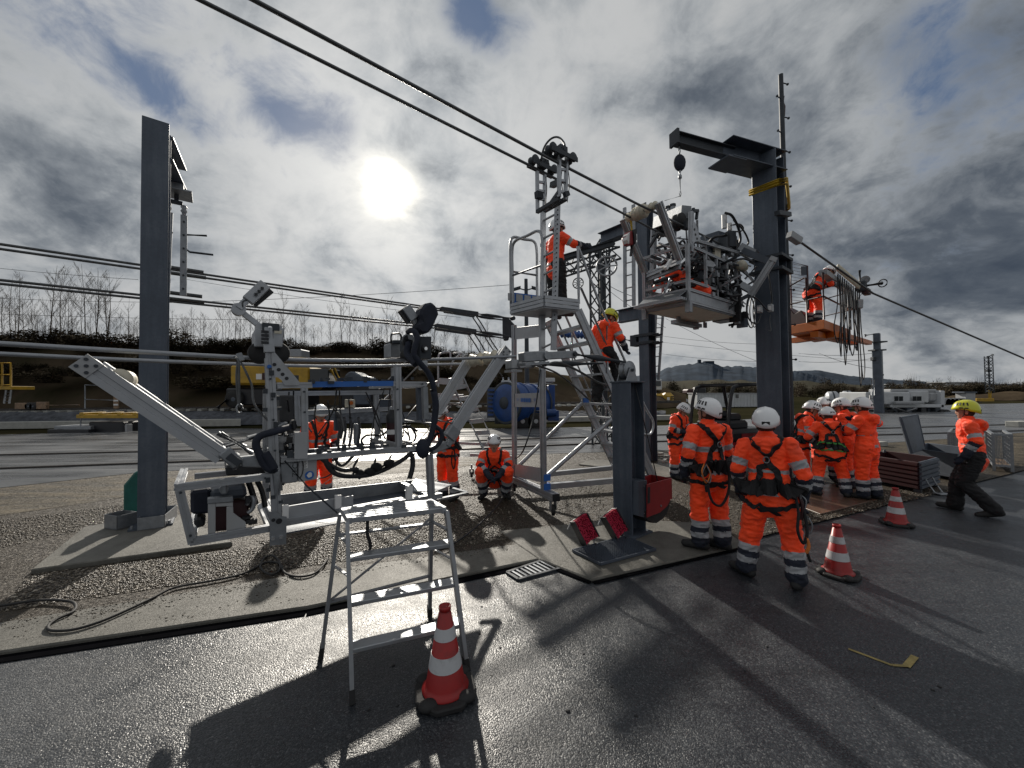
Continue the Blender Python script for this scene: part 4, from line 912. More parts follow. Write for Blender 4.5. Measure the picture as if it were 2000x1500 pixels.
# cross members
for p in ((545, 754), (830, 752), (548, 898), (834, 874), (541, 1020), (348, 953), (375, 1058), (842, 972), (596, 880), (778, 872), (776, 752)):
    a_ = H(*p, FC); rail_ = part(rb, 'cross_member', AL, 'slot', a_ + ND * .03, a_ + ND * (KC - FC - .03), .05)
for p in ((528, 930), (527, 1030)):
    a_ = H(*p, FC); part(rb, 'cross_member', AL, 'slot', a_ + ND * .03, a_ + ND * (KC - FC - .03), .045)
part(rb, 'rear_mast', AL, 'slot', H(541, 1020, FC) + ND * .8, up(H(541, 1020, FC) + ND * .8, 1.95), .055)
# gusset with lightening holes, lower plate with holes
part(rb, 'gusset', AL, 'prism', [H(*p, FC - .035) for p in ((531, 688), (535, 686), (585, 746), (585, 753), (556, 753), (551, 743), (543, 737), (531, 736))], ND * .012)
for x, y in ((536, 712), (544.5, 722), (552, 731), (560, 739)): disc(rb, 'hole', 'black_plastic', H(x, y, FC - .038), ND, .014, .004)
disc(rb, 'sticker', 'sign_blue', H(526, 716, FC - .042), ND, .016, .003)
part(rb, 'hanger_plate', 'galvanised', 'prism', [H(*p, FC - .05) for p in ((526, 1000), (542, 1001), (548, 1008), (560, 1010), (559, 1063), (527, 1066))], ND * .015)
for x, y in ((545, 1018), (534, 1016)): disc(rb, 'hole', 'black_plastic', H(x, y, FC - .053), ND, .022 if x == 545 else .014, .004)
for x, y in ((533, 1052), (549, 1049)): disc(rb, 'bolt', 'chrome', H(x, y, FC - .055), ND, .016, .012, 6)
b = MB()
for x, y in ((528, 720), (528, 740), (532, 780), (534, 820), (537, 880), (353, 962), (372, 1046), (518, 934), (594, 765), (595, 805), (776, 760), (777, 800), (825, 750)): q = H(x, y, FC - .035); b.cyl(q, q - ND * .012, .009, n=6)
b.build('bolt', 'dark_steel', rb)
# head on the left mast: housing with two running wheels, camera arm
def mkhead(x0, x1, yt, yb, c, wheel_y):
    for xx in (x0, x1):
        q = H(xx, wheel_y, c); part(rb, 'running_wheel', 'rubber', 'lathe', q - ND * .06, ND, [(0, .02), (0, .085), (.02, .09), (.05, .06), (.07, .06), (.10, .09), (.12, .085), (.12, .02)], 22)
a_, b_ = H(500, 660, C1), H(547, 660, C1)
part(rb, 'head_housing', AL, 'prism', [H(*p, C1 - .12) for p in ((497, 644), (522, 643), (522, 677), (497, 677))], ND * .26, bevel=.006)
part(rb, 'head_housing', AL, 'prism', [H(*p, C1 - .12) for p in ((533, 645), (556, 640), (552, 678), (533, 677))], ND * .26, bevel=.006)
mkhead(508, 542, 643, 677, C1, 690)
part(rb, 'head_block', AL, 'box', lin(a_, b_, .5) + ZU * .075, UD * .18, ND * .2, ZU * .05); part(rb, 'beige_cover', 'beige_plastic', 'prism', [H(*p, C1 - .13) for p in ((536, 646), (551, 645), (550, 652), (536, 651))], ND * .05)
b = MB()
for k in range(4): q = H(516, 648 + 7 * k, FC - .05); b.bar(q - UD * .02, q + UD * .03, .02)
b.build('latch', 'black_plastic', rb)
part(rb, 'head_clamp', 'dark_steel', 'box', H(528, 640, C1 - .08), UD * .12, ND * .1, ZU * .06); disc(rb, 'knob', 'chrome', H(527, 641, C1 - .15), ND, .016, .03)
part(rb, 'head_cover', 'galvanised', 'prism', [H(*p, C1 - .1) for p in ((537, 639), (555, 642), (555, 647), (540, 645))], ND * .2)
part(rb, 'camera_arm', AL, 'bar', H(512, 641, C1), H(470, 608, C1), .05, .04); disc(rb, 'arm_joint', AL, H(466, 605, C1), ND, .05, .07, 16)
part(rb, 'camera_arm', AL, 'bar', H(466, 602, C1 - .02), H(492, 577, C1 - .02), .06, .05)
part(rb, 'camera_box', AL, 'bar', H(484, 588, C1 - .04), H(518, 556, C1 - .04), .075, .09, bevel=.004); part(rb, 'camera_grip', 'black_plastic', 'bar', H(490, 591, C1 + .03), H(524, 563, C1 + .03), .05, .1)
for x, y in ((500, 575), (506, 569), (512, 563)): part(rb, 'camera_button', 'black_plastic', 'box', H(x, y, C1 - .1), UD * .022, ND * .01, ZU * .022)
part(rb, 'camera_handle', 'cable', 'tube', bez([H(474, 600, C1 - .05), H(474, 590, C1 - .05), H(482, 586, C1 - .05), H(488, 588, C1 - .05)], 4), .006, 6)
# right head with drive motor and hooded camera
for (x0, y0, x1, y1, c, d, m_, nm) in ((821, 657, 843, 701, FC + .05, .18, 'dark_steel', 'drive_box'), (825, 704, 836, 722, FC, .1, ALL, 'drive_foot'), (795, 655, 818, 684, C1, .2, 'dark_steel', 'drive_motor'), (762, 670, 786, 698, C1 + .3, .2, 'galvanised', 'valve_block'), (767, 664, 786, 671, C1 + .25, .2, 'dark_steel', 'valve_cap')):
    part(rb, nm, m_, 'prism', [H(x0, y0, c), H(x1, y0, c), H(x1, y1, c), H(x0, y1, c)], ND * d, bevel=.008)
disc(rb, 'drive_ring', 'black_plastic', H(830, 681, FC + .03), ND, .036, .04, 18); disc(rb, 'drive_hub', 'chrome', H(830, 681, FC), ND, .017, .05, 12)
part(rb, 'motor_drum', 'galvanised', 'cyl', H(797, 665, C1 - .08), H(812, 664, C1 + .1), .07); disc(rb, 'motor_band', 'black_plastic', H(800, 668, C1 - .07), ND, .078, .03, 16)
for x in (798, 818):
    q = H(x, 694, C1); part(rb, 'running_wheel', 'rubber', 'lathe', q - ND * .06, ND, [(0, .02), (0, .07), (.02, .075), (.05, .05), (.07, .05), (.10, .075), (.12, .07), (.12, .02)], 20)
part(rb, 'roll_handle', 'black_plastic', 'tube', bez([H(764, 672, C1), H(764, 655, C1), H(770, 652, C1), H(782, 653, C1), H(787, 672, C1)], 4), .010, 6)
part(rb, 'camera_arm', AL, 'bar', H(816, 640, FC + .1), H(800, 612, FC + .1), .05, .05); part(rb, 'camera_box', 'galvanised', 'bar', H(808, 624, FC + .08), H(791, 600, FC + .08), .07, .10, bevel=.006)
part(rb, 'camera_grip', 'black_plastic', 'bar', H(803, 628, FC + .1), H(785, 603, FC + .1), .05, .1)
q = [H(*p, FC - .02) for p in ((824, 602), (832, 592), (843, 590), (851, 594), (856, 604), (858, 613), (852, 626), (846, 640), (836, 652), (822, 650), (816, 643), (816, 631), (824, 627), (821, 614))]
part(rb, 'fabric_hood', 'navy_cloth', 'prism', q, ND * .16, bevel=.03)
# control column, boxes with lettering
part(rb, 'control_cabinet', 'black_plastic', 'prism', [H(*p, FC + .35) for p in ((546, 772), (575, 772), (576, 824), (546, 824))], ND * .25, bevel=.01)
part(rb, 'front_plate', 'light_grey', 'prism', [H(*p, FC - .045) for p in ((575, 845), (601, 844), (601, 896), (575, 897))], ND * .015, bevel=.002)
part(rb, 'tool_box', 'light_grey', 'prism', [H(*p, FC + .02) for p in ((583, 897), (619, 893), (619, 936), (583, 942))], ND * .28, bevel=.006)
part(rb, 'tool_box', 'galvanised', 'prism', [H(*p, FC + .02) for p in ((546, 905), (582, 899), (582, 942), (548, 946))], ND * .22, bevel=.01)
pz = H(577, 914, FC + .018); text('lettering', 'ZECK', pz, ZU, -UD, .058, 'ink', rb, .001)
part(rb, 'logo_ring', 'ink', 'tube', [pz + UD * (.012 + .045 * math.cos(t)) + ZU * .098 * math.sin(t) - ND * .004 for t in [R(-70 + i * 14) for i in range(11)]], .004, 4)
disc(rb, 'sign_disc', 'sign_blue', H(604.5, 928, FC + .017), ND, .035, .004, 20)
b = MB(); q = H(604.5, 928, FC + .012); b.cyl(q, q - ND * .003, .022, n=5); b.cyl(q + ZU * .012 + UD * .004, q + ZU * .012 + UD * .004 - ND * .005, .012, n=10); b.build('sign_pictogram', 'sticker', rb)
part(rb, 'label_plate', 'sticker', 'prism', [H(*p, FC + .018) for p in ((591, 898), (601, 897), (601, 914), (591, 915))], -ND * .002)
b = MB()
for k in range(8): y = 899.4 + k * 1.9; b.prism([H(592.5, y, FC + .0155), H(599.5 - (k % 3), y - .5, FC + .0155), H(599.5 - (k % 3), y + .3, FC + .0155), H(592.5, y + .7, FC + .0155)], -ND * .001)
b.build('label_print', 'ink', rb)
part(rb, 'funnel', 'galvanised', 'lathe', H(541, 908, FC - .03), -ZU, [(0, .01), (.02, .024), (.05, .032), (.14, .026), (.24, .014)], 12)
part(rb, 'pipe_end', 'cable', 'tube', [H(545, 925, FC - .04), H(548, 958, FC - .04)], .016, 8)
# fire extinguisher
t0 = H(766, 866, KC - .35); eh = (hgt(766, 800, t0) - hgt(766, 866, t0))
ex = thing('fire_extinguisher', 'red fire extinguisher with a black top and white label in the carriage', 'extinguisher', t0)
MB().lathe(t0, ZU, [(0, .03), (.005, .058), (.09, .06), (eh * .55, .06), (eh * .62, .06)], 18).build('cylinder', 'dark_red', ex); MB().lathe(t0 + ZU * eh * .62, ZU, [(0, .063), (eh * .2, .063), (eh * .34, .035), (eh * .38, .03)], 16).build('cover', 'black_plastic', ex)
MB().lathe(t0 + ZU * .10, ZU, [(0, .0605), (eh * .14, .0605)], 18).build('label', 'sticker', ex)
# tray under the carriage
q = [H(548, 1012, FC), H(850, 962, FC)]; f = [q[0] + ND * .02, q[1] + ND * .02, q[1] + ND * .75, q[0] + ND * .75]
part(rb, 'tray_floor', 'grey_steel', 'prism', [p - ZU * .14 for p in f], ZU * .01)
part(rb, 'tray_side', 'galvanised', 'prism', [H(*p, KC - .05) for p in ((541, 967), (820, 936), (822, 958), (543, 1000))], ND * .012)
part(rb, 'tray_panel', ALL, 'prism', [H(*p, FC + .02) for p in ((556, 990), (690, 968), (690, 992), (556, 1016))], ND * .02)
for x, y in ((557, 1002), (660, 982), (799, 965)): part(rb, 'tray_bracket', 'sticker', 'prism', [H(x - 5, y - 14, FC - .03), H(x + 7, y - 15, FC - .03), H(x + 7, y + 10, FC - .03), H(x - 5, y + 12, FC - .03)], ND * .03)
part(rb, 'tray_end', 'galvanised', 'prism', [H(812, 936, KC - .05), H(882, 948, FC + .5), H(850, 962, FC + .1), H(790, 960, FC + .3)], ZU * .01)
part(rb, 'tray_lip', 'galvanised', 'bar', H(884, 954, FC + .5), H(912, 962, FC + .35), .05, .02); part(rb, 'tray_lip', 'galvanised', 'bar', H(912, 963, FC + .35), H(845, 978, FC), .05, .02)
# engine in the left bay
E = H(440, 1000, FC)
def eb(nm, m_, pts, c, d, bv=.01): return part(rb, nm, m_, 'prism', [H(*p, c) for p in pts], ND * d, bevel=bv)
eb('air_filter', 'navy_cloth', ((371, 960), (411, 955), (413, 1003), (372, 1006)), FC + .18, .22, .02)
eb('fuel_tank', 'grey_steel', ((411, 958), (480, 948), (484, 972), (411, 978)), FC + .14, .26, .025)
disc(rb, 'tank_cap', 'galvanised', H(437, 955, FC + .12), ND, .03, .06)
eb('tank_mount', 'galvanised', ((431, 948), (444, 946), (444, 966), (431, 967)), FC + .05, .06)
eb('engine_block', 'dark_red', ((408, 984), (485, 976), (488, 1016), (470, 1035), (410, 1040)), FC + .16, .24, .015)
eb('engine_bracket', 'light_grey', ((406, 984), (421, 983), (421, 1043), (406, 1045)), FC + .04, .015, .003)
eb('engine_bracket', 'light_grey', ((421.3, 983), (455, 981), (455, 990), (442, 989), (421.3, 990)), FC + .04, .015, .003)
eb('engine_bracket', 'light_grey', ((442.3, 990), (455.3, 990), (456, 1002), (480, 1020), (481, 1036), (442.3, 1041)), FC + .04, .015, .003)
eb('bracket_top', 'galvanised', ((405, 975), (455, 970), (456, 980), (405, 984)), FC + .03, .08, .003)
eb('muffler', 'black_plastic', ((378, 1012), (398, 1010), (404, 1022), (392, 1034), (379, 1030)), FC + .15, .2, .02)
part(rb, 'exhaust_pipe', 'galvanised', 'tube', bez([H(482, 985, FC + .15), H(490, 972, FC + .12), H(496, 975, FC + .1), H(494, 992, FC + .1), H(484, 1002, FC + .1)], 4), .016, 8)
rk = random.Random(5)
b = MB()
for k in range(16): q = H(478 + rk.uniform(-8, 16), 1000 + rk.uniform(-25, 25), FC + rk.uniform(.1, .3)); b.box(q, UD * rk.uniform(.02, .06), ND * .05, ZU * rk.uniform(.02, .05))
b.build('engine_fitting', 'black_plastic', rb)
part(rb, 'battery', 'black_plastic', 'prism', [H(*p, FC + .2) for p in ((440, 912), (520, 905), (522, 926), (442, 930))], ND * .35, bevel=.01)
# roller arms: two parallel channels each side
def rarm(p, q, c, w, h): return part(rb, 'roller_arm', ALL, 'slot', H(*p, c), H(*q, c), w, h)
rarm((168, 713), (434, 892), FC, .07, .115); a_ = H(168, 713, FC); q_ = H(434, 892, FC)
part(rb, 'roller_arm', ALL, 'slot', lin(a_, q_, .0) + ND * .30, lin(a_, q_, .97) + ND * .30, .07, .115)
ax_, ay_, ad_ = frame(q_ - a_, ZU)
part(rb, 'arm_end_plate', 'light_grey', 'box', lin(a_, q_, .012) - ax_ * 0 - ND * .038, ad_ * .10, ND * .008, ay_ * .117)
for i, j in ((0, 0), (-.03, -.03), (.03, -.03), (-.03, .03), (.03, .03)): disc(rb, 'bolt', 'dark_steel', lin(a_, q_, .012) + ad_ * i + ay_ * j - ND * .044, ND, .011, .008, 8)
part(rb, 'arm_axle', AL, 'cyl', lin(a_, q_, .15) - ND * .02, lin(a_, q_, .15) + ND * .32, .02)
part(rb, 'roller', 'beige_plastic', 'lathe', lin(a_, q_, .17) + ay_ * .035 + ND * .04, ND, [(0, .03), (.005, .07), (.05, .066), (.11, .055), (.17, .066), (.215, .07), (.22, .03)], 22)
part(rb, 'roller_band', 'sticker', 'lathe', lin(a_, q_, .17) + ay_ * .035 + ND * .075, ND, [(0, .0685), (.03, .064)], 22)
part(rb, 'arm_pivot', 'galvanised', 'bar', H(436, 880, FC), H(466, 906, FC), .10, .09, bevel=.01); part(rb, 'arm_pivot', 'dark_steel', 'bar', H(446, 890, FC - .05), H(468, 905, FC - .05), .04, .05)
part(rb, 'arm_pivot', 'galvanised', 'bar', lin(a_, q_, .97) + ND * .3, H(466, 906, FC) + ND * .3, .09, .08)
eb('arm_bracket', 'galvanised', ((468, 893), (500, 890), (527, 896), (530, 914), (472, 912)), FC - .02, .08)
part(rb, 'actuator_rod', 'chrome', 'tube', [H(436, 868, FC - .02), H(490, 855, FC)], .009, 8); part(rb, 'actuator', 'galvanised', 'tube', [H(484, 856.5, FC), H(560, 828, FC + .08)], .022, 10)
part(rb, 'actuator_head', 'black_plastic', 'prism', [H(*p, FC + .02) for p in ((569, 822), (579, 820), (580, 838), (573, 842), (570, 834))], ND * .1, bevel=.01)
part(rb, 'spindle', 'galvanised', 'tube', [H(425, 846, FC + .2), H(494, 886, FC + .2)], .020, 8); part(rb, 'spindle', 'galvanised', 'tube', [H(432, 845, FC + .12), H(480, 872, FC + .12)], .012, 8)
part(rb, 'actuator', 'galvanised', 'tube', [H(440, 872, FC + .25), H(545, 842, FC + .3)], .014, 8)
a2, q2 = H(986, 686, FC), H(882, 846, FC)
part(rb, 'roller_arm', ALL, 'slot', a2, q2, .07, .115); part(rb, 'roller_arm', ALL, 'slot', H(914, 706, KC - .3), H(852, 806, KC - .3), .07, .11)
bx_, by_, bd_ = frame(q2 - a2, ZU)
part(rb, 'arm_end_plate', 'light_grey', 'box', lin(a2, q2, .01) - ND * .038, bd_ * .10, ND * .008, by_ * .117)
for i, j in ((-.03, -.03), (.03, -.03), (-.03, .03), (.03, .03)): disc(rb, 'bolt', 'dark_steel', lin(a2, q2, .01) + bd_ * i + by_ * j - ND * .044, ND, .011, .008, 8)
part(rb, 'roller_axle', AL, 'cyl', H(914, 706, KC - .3), lin(a2, q2, .06), .016)
m_ = lin(H(914, 706, KC - .3), lin(a2, q2, .06), .5); dd = (lin(a2, q2, .06) - H(914, 706, KC - .3)).normalized()
for s in (-.12, .1): part(rb, 'roller', 'beige_plastic', 'lathe', m_ + dd * (s - .07), dd, [(0, .03), (.005, .085), (.05, .06), (.09, .06), (.135, .085), (.14, .03)], 20)
part(rb, 'arm_foot', 'galvanised', 'bar', H(889, 836, FC - .01), H(876, 856, FC - .01), .08, .14, bevel=.01); part(rb, 'arm_pivot', 'galvanised', 'bar', H(884, 852, FC), H(873, 872, FC), .06, .06, bevel=.01)
eb('arm_bracket', 'galvanised', ((842, 875), (872, 862), (880, 868), (880, 874), (846, 888)), FC - .02, .08)
part(rb, 'actuator', 'galvanised', 'tube', [H(851, 820, FC + .1), H(890, 828, FC)], .016, 8); part(rb, 'actuator', 'galvanised', 'tube', [H(790, 822, FC + .3), H(850, 828, FC + .2)], .018, 8)
# big fabric-wrapped hoses and thin lines
def hose(pts, r, m_='navy_cloth', nm='hose', c=FC - .05): return part(rb, nm, m_, 'tube', bez([H(p[0], p[1], p[2] if len(p) > 2 else c) for p in pts], 5), r, 8)
hose([(575, 832, FC + .1), (540, 842), (508, 852), (500, 868), (507, 888), (517, 908), (530, 918), (541, 915)], .028)
hose([(536, 920), (528, 905), (516, 885)], .036)
hose([(797, 648, C1 - .1), (806, 645, FC), (815, 660, FC - .05), (808, 690), (818, 706), (836, 728), (846, 752), (850, 790), (847, 830), (838, 862), (828, 882)], .029)
hose([(846, 760), (851, 790), (848, 825)], .035)
hose([(836, 880), (852, 872), (862, 858), (861, 842), (850, 832)], .022)
hose([(800, 664, C1 - .1), (795, 690, C1 - .1), (812, 712, FC)], .034)
q = H(826, 876, FC - .04); part(rb, 'hose_bag', 'navy_cloth', 'ell', q, .07, .06, .10)
for pts, r in ((((640, 870, 4.0), (636, 900, 3.9), (655, 925, 3.9), (690, 930, 3.9), (730, 925, 3.95), (775, 905, 4.0), (805, 884, 4.0)), .024), (((620, 888, 3.9), (640, 905, 3.9), (668, 918, 3.9), (700, 916, 3.9)), .02), (((650, 884, 3.9), (660, 905, 3.9), (672, 908, 3.9), (690, 890, 3.9)), .014), (((655, 860, 3.9), (662, 880, 3.9), (650, 900, 3.8)), .012), (((700, 895, 4), (690, 915, 4), (695, 930, 4)), .012), (((735, 893, 4), (725, 920, 4), (700, 935, 4)), .012), (((765, 888, 4), (755, 905, 4), (740, 915, 4)), .012), (((620, 935, 3.85), (640, 930, 3.8), (655, 915, 3.8), (658, 890, 3.8)), .006), (((805, 885, 4.2), (806, 910, 4.2), (800, 935, 4.2)), .03), (((712, 872, 4.2), (706, 860, 4.2), (718, 850, 4.2), (745, 850, 4.2), (760, 838, 4.2)), .012), (((655, 800, 4.3), (668, 830, 4.2), (664, 855, 4.1)), .02), (((800, 830, 4.2), (812, 850, 4.2), (806, 866, 4.2), (798, 872, 4.2)), .012), (((790, 840, 4.2), (800, 855, 4.2), (795, 872, 4.2)), .010), (((780, 836, 4.2), (795, 832, 4.2), (815, 842, 4.2)), .014), (((470, 905, 3.5), (462, 915, 3.5), (455, 918, 3.5)), .006), (((480, 925, 3.9), (492, 960, 3.9), (500, 985, 3.9)), .022), (((500, 935, 3.9), (512, 960, 3.9), (518, 990, 3.9)), .02)):
    hose(pts, r, 'black_plastic')
b = MB()
for (x, y) in ((735, 912), (722, 922), (700, 925), (760, 905)): b.ell(H(x, y, 3.95), .06, .06, .045, 10, 6)
b.build('hose_bundle', 'black_cloth', rb)
for pts in (((458, 697, 3.7), (466, 706, 3.65), (467, 740, 3.65), (468, 795, 3.65)), ((470, 706, 3.7), (482, 730, 3.65), (492, 755, 3.65), (497, 790, 3.6), (524, 822, 3.58)), ((464, 706, 3.7), (462, 740, 3.7), (466, 790, 3.7))): hose(pts, .008, 'cable', 'rope')
q = H(468, 798, 3.65); part(rb, 'rope_hook', 'galvanised', 'tube', [q + UD * .02 * math.cos(t) + ZU * .035 * math.sin(t) for t in [i * .7 for i in range(9)]], .007, 5)
part(rb, 'rope_clamp', 'galvanised', 'bar', H(466, 690, 3.8), H(472, 704, 3.8), .05, .04)
# valves, gauges and blocks between the rails
b = MB(); b2 = MB()
for k in range(34):
    x, y = rk.uniform(543, 576), rk.uniform(838, 893); q = H(x, y, FC + rk.uniform(.12, .4)); b.box(q, UD * rk.uniform(.02, .07), ND * .06, ZU * rk.uniform(.02, .07))
for k in range(16):
    x, y = rk.uniform(540, 575), rk.uniform(850, 893); q = H(x, y, FC + rk.uniform(.1, .3)); b2.cyl(q, q + ZU * rk.uniform(.03, .08), rk.uniform(.008, .02), n=8)
b.build('valve_block', 'black_plastic', rb); b2.build('valve_fitting', 'galvanised', rb)
part(rb, 'filter_pot', 'light_grey', 'lathe', H(545, 890, FC + .1), ZU, [(0, .03), (.1, .03), (.11, .05), (.15, .055), (.16, .02)], 14)
for (x0, y0, x1, y1, c, m_, nm) in ((654, 808, 668, 842, KC - .1, 'grey_steel', 'junction_box'), (693, 828, 703, 868, KC - .2, 'galvanised', 'lever_guard'), (738, 780, 764, 800, KC + .0, 'grey_steel', 'control_box'), (676, 780, 694, 796, KC + .0, 'beige_plastic', 'warning_box')):
    part(rb, nm, m_, 'prism', [H(x0, y0, c), H(x1, y0, c), H(x1, y1, c), H(x0, y1, c)], ND * .06, bevel=.006)
disc(rb, 'warning_dot', 'orange_paint', H(686, 787, KC - .01), ND, .022, .01)
for x in (660, 672, 684, 700): hose([(x, 815, 4.1), (x + 3, 840, 4.0), (x - 2, 872, 3.9)], .012, 'black_plastic')
for k in range(18):
    x, y = rk.uniform(545, 830), rk.uniform(755, 800); x2 = x + rk.uniform(-40, 40); y2 = rk.uniform(840, 885)
    hose([(x, y, rk.uniform(3.7, 4.4)), ((x + x2) / 2 + rk.uniform(-14, 14), (y + y2) / 2, 4.1), (x2, y2, rk.uniform(3.7, 4.4))], .0065, 'black_plastic', 'control_cable')
b = MB()
for k in range(46):
    t = rk.random(); p = lin(H(548, 896, FC), H(836, 873, FC), t) if k % 2 else lin(H(541, 753, FC), H(832, 750, FC), t); b.box(p + ND * rk.uniform(-.03, .1) + ZU * rk.uniform(.02, .06), UD * rk.uniform(.015, .05), ND * .04, ZU * rk.uniform(.015, .06))
for k in range(26): p = lin(H(527, 720, FC), H(541, 1000, FC), rk.random()); b.box(p + ND * rk.uniform(-.05, .08) + UD * rk.uniform(-.06, .06), UD * .03, ND * .03, ZU * rk.uniform(.02, .05))
b.build('valve_fitting', 'dark_steel', rb)
# rope with a hook to the tray
part(rb, 'chain', 'dark_steel', 'tube', [H(556, 900, FC - .1), H(600, 950, FC - .1), H(660, 1003, FC - .1)], .007, 5)
for x in (812, 722): part(rb, 'guy_line', 'cable', 'tube', [H(x, 880, KC - .1), H(x - 90 if x == 722 else x - 20, 945, KC - .2)], .004, 4)

# ------------------------------------------------------------------ step ladder
zP = 1.07
p00, p10, p11, p01 = Z(683, 1012, zP), Z(868, 992, zP), Z(839, 976, zP), Z(668, 990, zP)
f00, f10, f11, f01 = G(688, 1372), G(912, 1308), G(839, 1200), G(627, 1283)
stp = thing('step_ladder', 'aluminium step ladder with a ribbed platform standing before the carriage', 'step ladder', (p00 + p11) / 2 * V3((1, 1, 0)).x if False else lin(f00, f11, .5))
part(stp, 'platform', AL, 'prism', [p00, p10, p11, p01], -ZU * .035, bevel=.004)
for i in range(1, 7): a_, b_ = lin(p00, p01, i / 7.), lin(p10, p11, i / 7.); part(stp, 'tread_rib', 'galvanised', 'bar', lin(a_, b_, .02) + ZU * .002, lin(a_, b_, .98) + ZU * .002, .016, .006)
part(stp, 'platform_end', 'aluminium_light', 'bar', p00 - ZU * .018 + UD * .0, p01 - ZU * .018, .03, .045); part(stp, 'platform_end', 'aluminium_light', 'bar', p10 - ZU * .018, p11 - ZU * .018, .03, .045)
tops = [p00 + (p00 - p10).normalized() * .015 - ZU * .02, p10 + (p10 - p00).normalized() * .015 - ZU * .02, p11 + (p11 - p01).normalized() * .015 - ZU * .05, p01 + (p01 - p11).normalized() * .015 - ZU * .05]
for t_, f_ in zip(tops, (f00, f10, f11, f01)):
    lg = part(stp, 'leg', AL, 'bar', t_, lin(t_, f_, .93), .058, .026, up=WD); part(stp, 'rubber_foot', 'rubber', 'bar', lin(t_, f_, .925), f_ + ZU * .0, .064, .034, up=WD)
for z_ in (.80, .535, .27):
    tt = (tops[0].z - z_) / tops[0].z; a_, b_ = lin(tops[0], f00, tt), lin(tops[1], f10, tt)
    part(stp, 'step', AL, 'prism', [a_ + MD * -.015, b_ + MD * -.015, b_ + MD * .085, a_ + MD * .085], ZU * .028, bevel=.004)
a_, b_ = lin(tops[3], f01, .62), lin(tops[2], f11, .10); part(stp, 'brace', AL, 'bar', a_, b_, .022, .012)
part(stp, 'rear_tie', AL, 'bar', lin(tops[3], f01, .62), lin(tops[2], f11, .62), .03, .015); part(stp, 'rear_tie', AL, 'bar', lin(tops[3], f01, .15), lin(tops[2], f11, .15), .03, .015)
for i, j in ((0, 3), (1, 2)): part(stp, 'hinge_bracket', 'galvanised', 'bar', lin(tops[i], (f00, f10)[i], .13), lin(tops[j], (f11, f01)[j - 2], .13), .03, .008); part(stp, 'side_strut', AL, 'bar', lin(tops[i], (f00, f10)[i], .32), lin(tops[j], (f11, f01)[j - 2], .36), .02, .008)
q = lin(tops[0], tops[1], .2) - ZU * .04 + MD * .1; part(stp, 'spring_catch', 'black_plastic', 'tube', bez([q, q - ZU * .1, q + UD * .02 - ZU * .18, q - ZU * .26], 4), .012, 6)
# ------------------------------------------------------------------ wheeled access scaffold with stairs
SF = S(1062, 962, 5.33).dot(MD) ; SF, SB = 5.33, 6.62
L1f = S(1062, 955, SF)                       # front right leg line
sc = thing('access_scaffold', 'wheeled aluminium scaffold with platform, stairs and hand rails', 'scaffold', up(L1f, .05))
def sp(nm, m_, typ, p, cp_, q, cq, w, h=None): return part(sc, nm, m_, typ, S(*p, cp_), S(*q, cq), w, h or w)
LF = [(1062, 958), (1058, 618)]; LB = [(1005, 935), (1004, 635)]
sp('leg', AL, 'slot', LF[0], SF, LF[1], SF, .074); sp('leg', AL, 'slot', LB[0], SB, LB[1], SB, .072)
# base beam with castors
bf, bb = S(1086, 972, SF - .35), S(1001, 934, SB + .1)
part(sc, 'base_beam', AL, 'slot', bf, bb, .12, .11); part(sc, 'beam_cap', 'black_plastic', 'bar', bf + (bf - bb).normalized() * .012, bf, .118, .108)
def castor(par, P, r=.085):
    q = up(P, r + .05)
    part(par, 'castor', 'rubber', 'lathe', q - V3((.025, 0, 0)) - ZU * .0, V3((1, 0, 0)), [(0, .02), (0, r * .9), (.012, r), (.04, r), (.05, r * .9), (.05, .02)], 18)
    b = MB(); b.bar(q + V3((.035, 0, 0)), q + V3((.035, 0, r + .06)), .012, .05); b.bar(q - V3((.035, 0, 0)), q + V3((-.035, 0, r + .06)), .012, .05); b.bar(q + V3((-.04, 0, r + .06)), q + V3((.04, 0, r + .06)), .06, .02); b.cyl(q + ZU * (r + .06), q + ZU * (r + .16), .02); b.build('castor_fork', 'galvanised', par)
castor(sc, bf - (bf - bb).normalized() * .1); castor(sc, bb + (bf - bb).normalized() * .1)
# cross panels between the legs
for (y0, y1, x) in ((640, 663, 0), (769, 795, 0), (906, 930, 0)):
    a_, b_ = S(1004, y0, SB), S(1004, y1, SB); c0, c1 = S(1056, y0 - (2 if y0 > 760 else 6) + (10 if y0 > 800 else 0), SF), S(1057, y1 - (0 if y0 > 760 else 5) + (12 if y0 > 800 else 0), SF)
    part(sc, 'cross_panel', ALL, 'prism', [a_, c0, c1, b_], MD * .02)
q0, q1 = S(1012, 782, SB), S(1056, 784, SF)
for s, t in ((">>", .18), ("<<", .82)):
    text('panel_arrow', s, lin(S(1004, 781, SB), S(1057, 782, SF), t) - MD * .004 - V3((.012, 0.02, 0)), (q1 - q0), ZU, .12, 'sign_blue', sc, .001)
b = MB(); P = [lin(S(1004, 781, SB), S(1057, 782, SF), t) - V3((.012, .02, 0)) for t in (.30, .68)]; 
for k in range(6): a_ = lin(P[0], P[1], k / 6 + .02); c_ = lin(P[0], P[1], k / 6 + .13); b.prism([a_ - ZU * .035, c_ - ZU * .035, c_ + ZU * .035, a_ + ZU * .035], -MD * .002)
b.build('panel_print', 'sign_blue', sc)
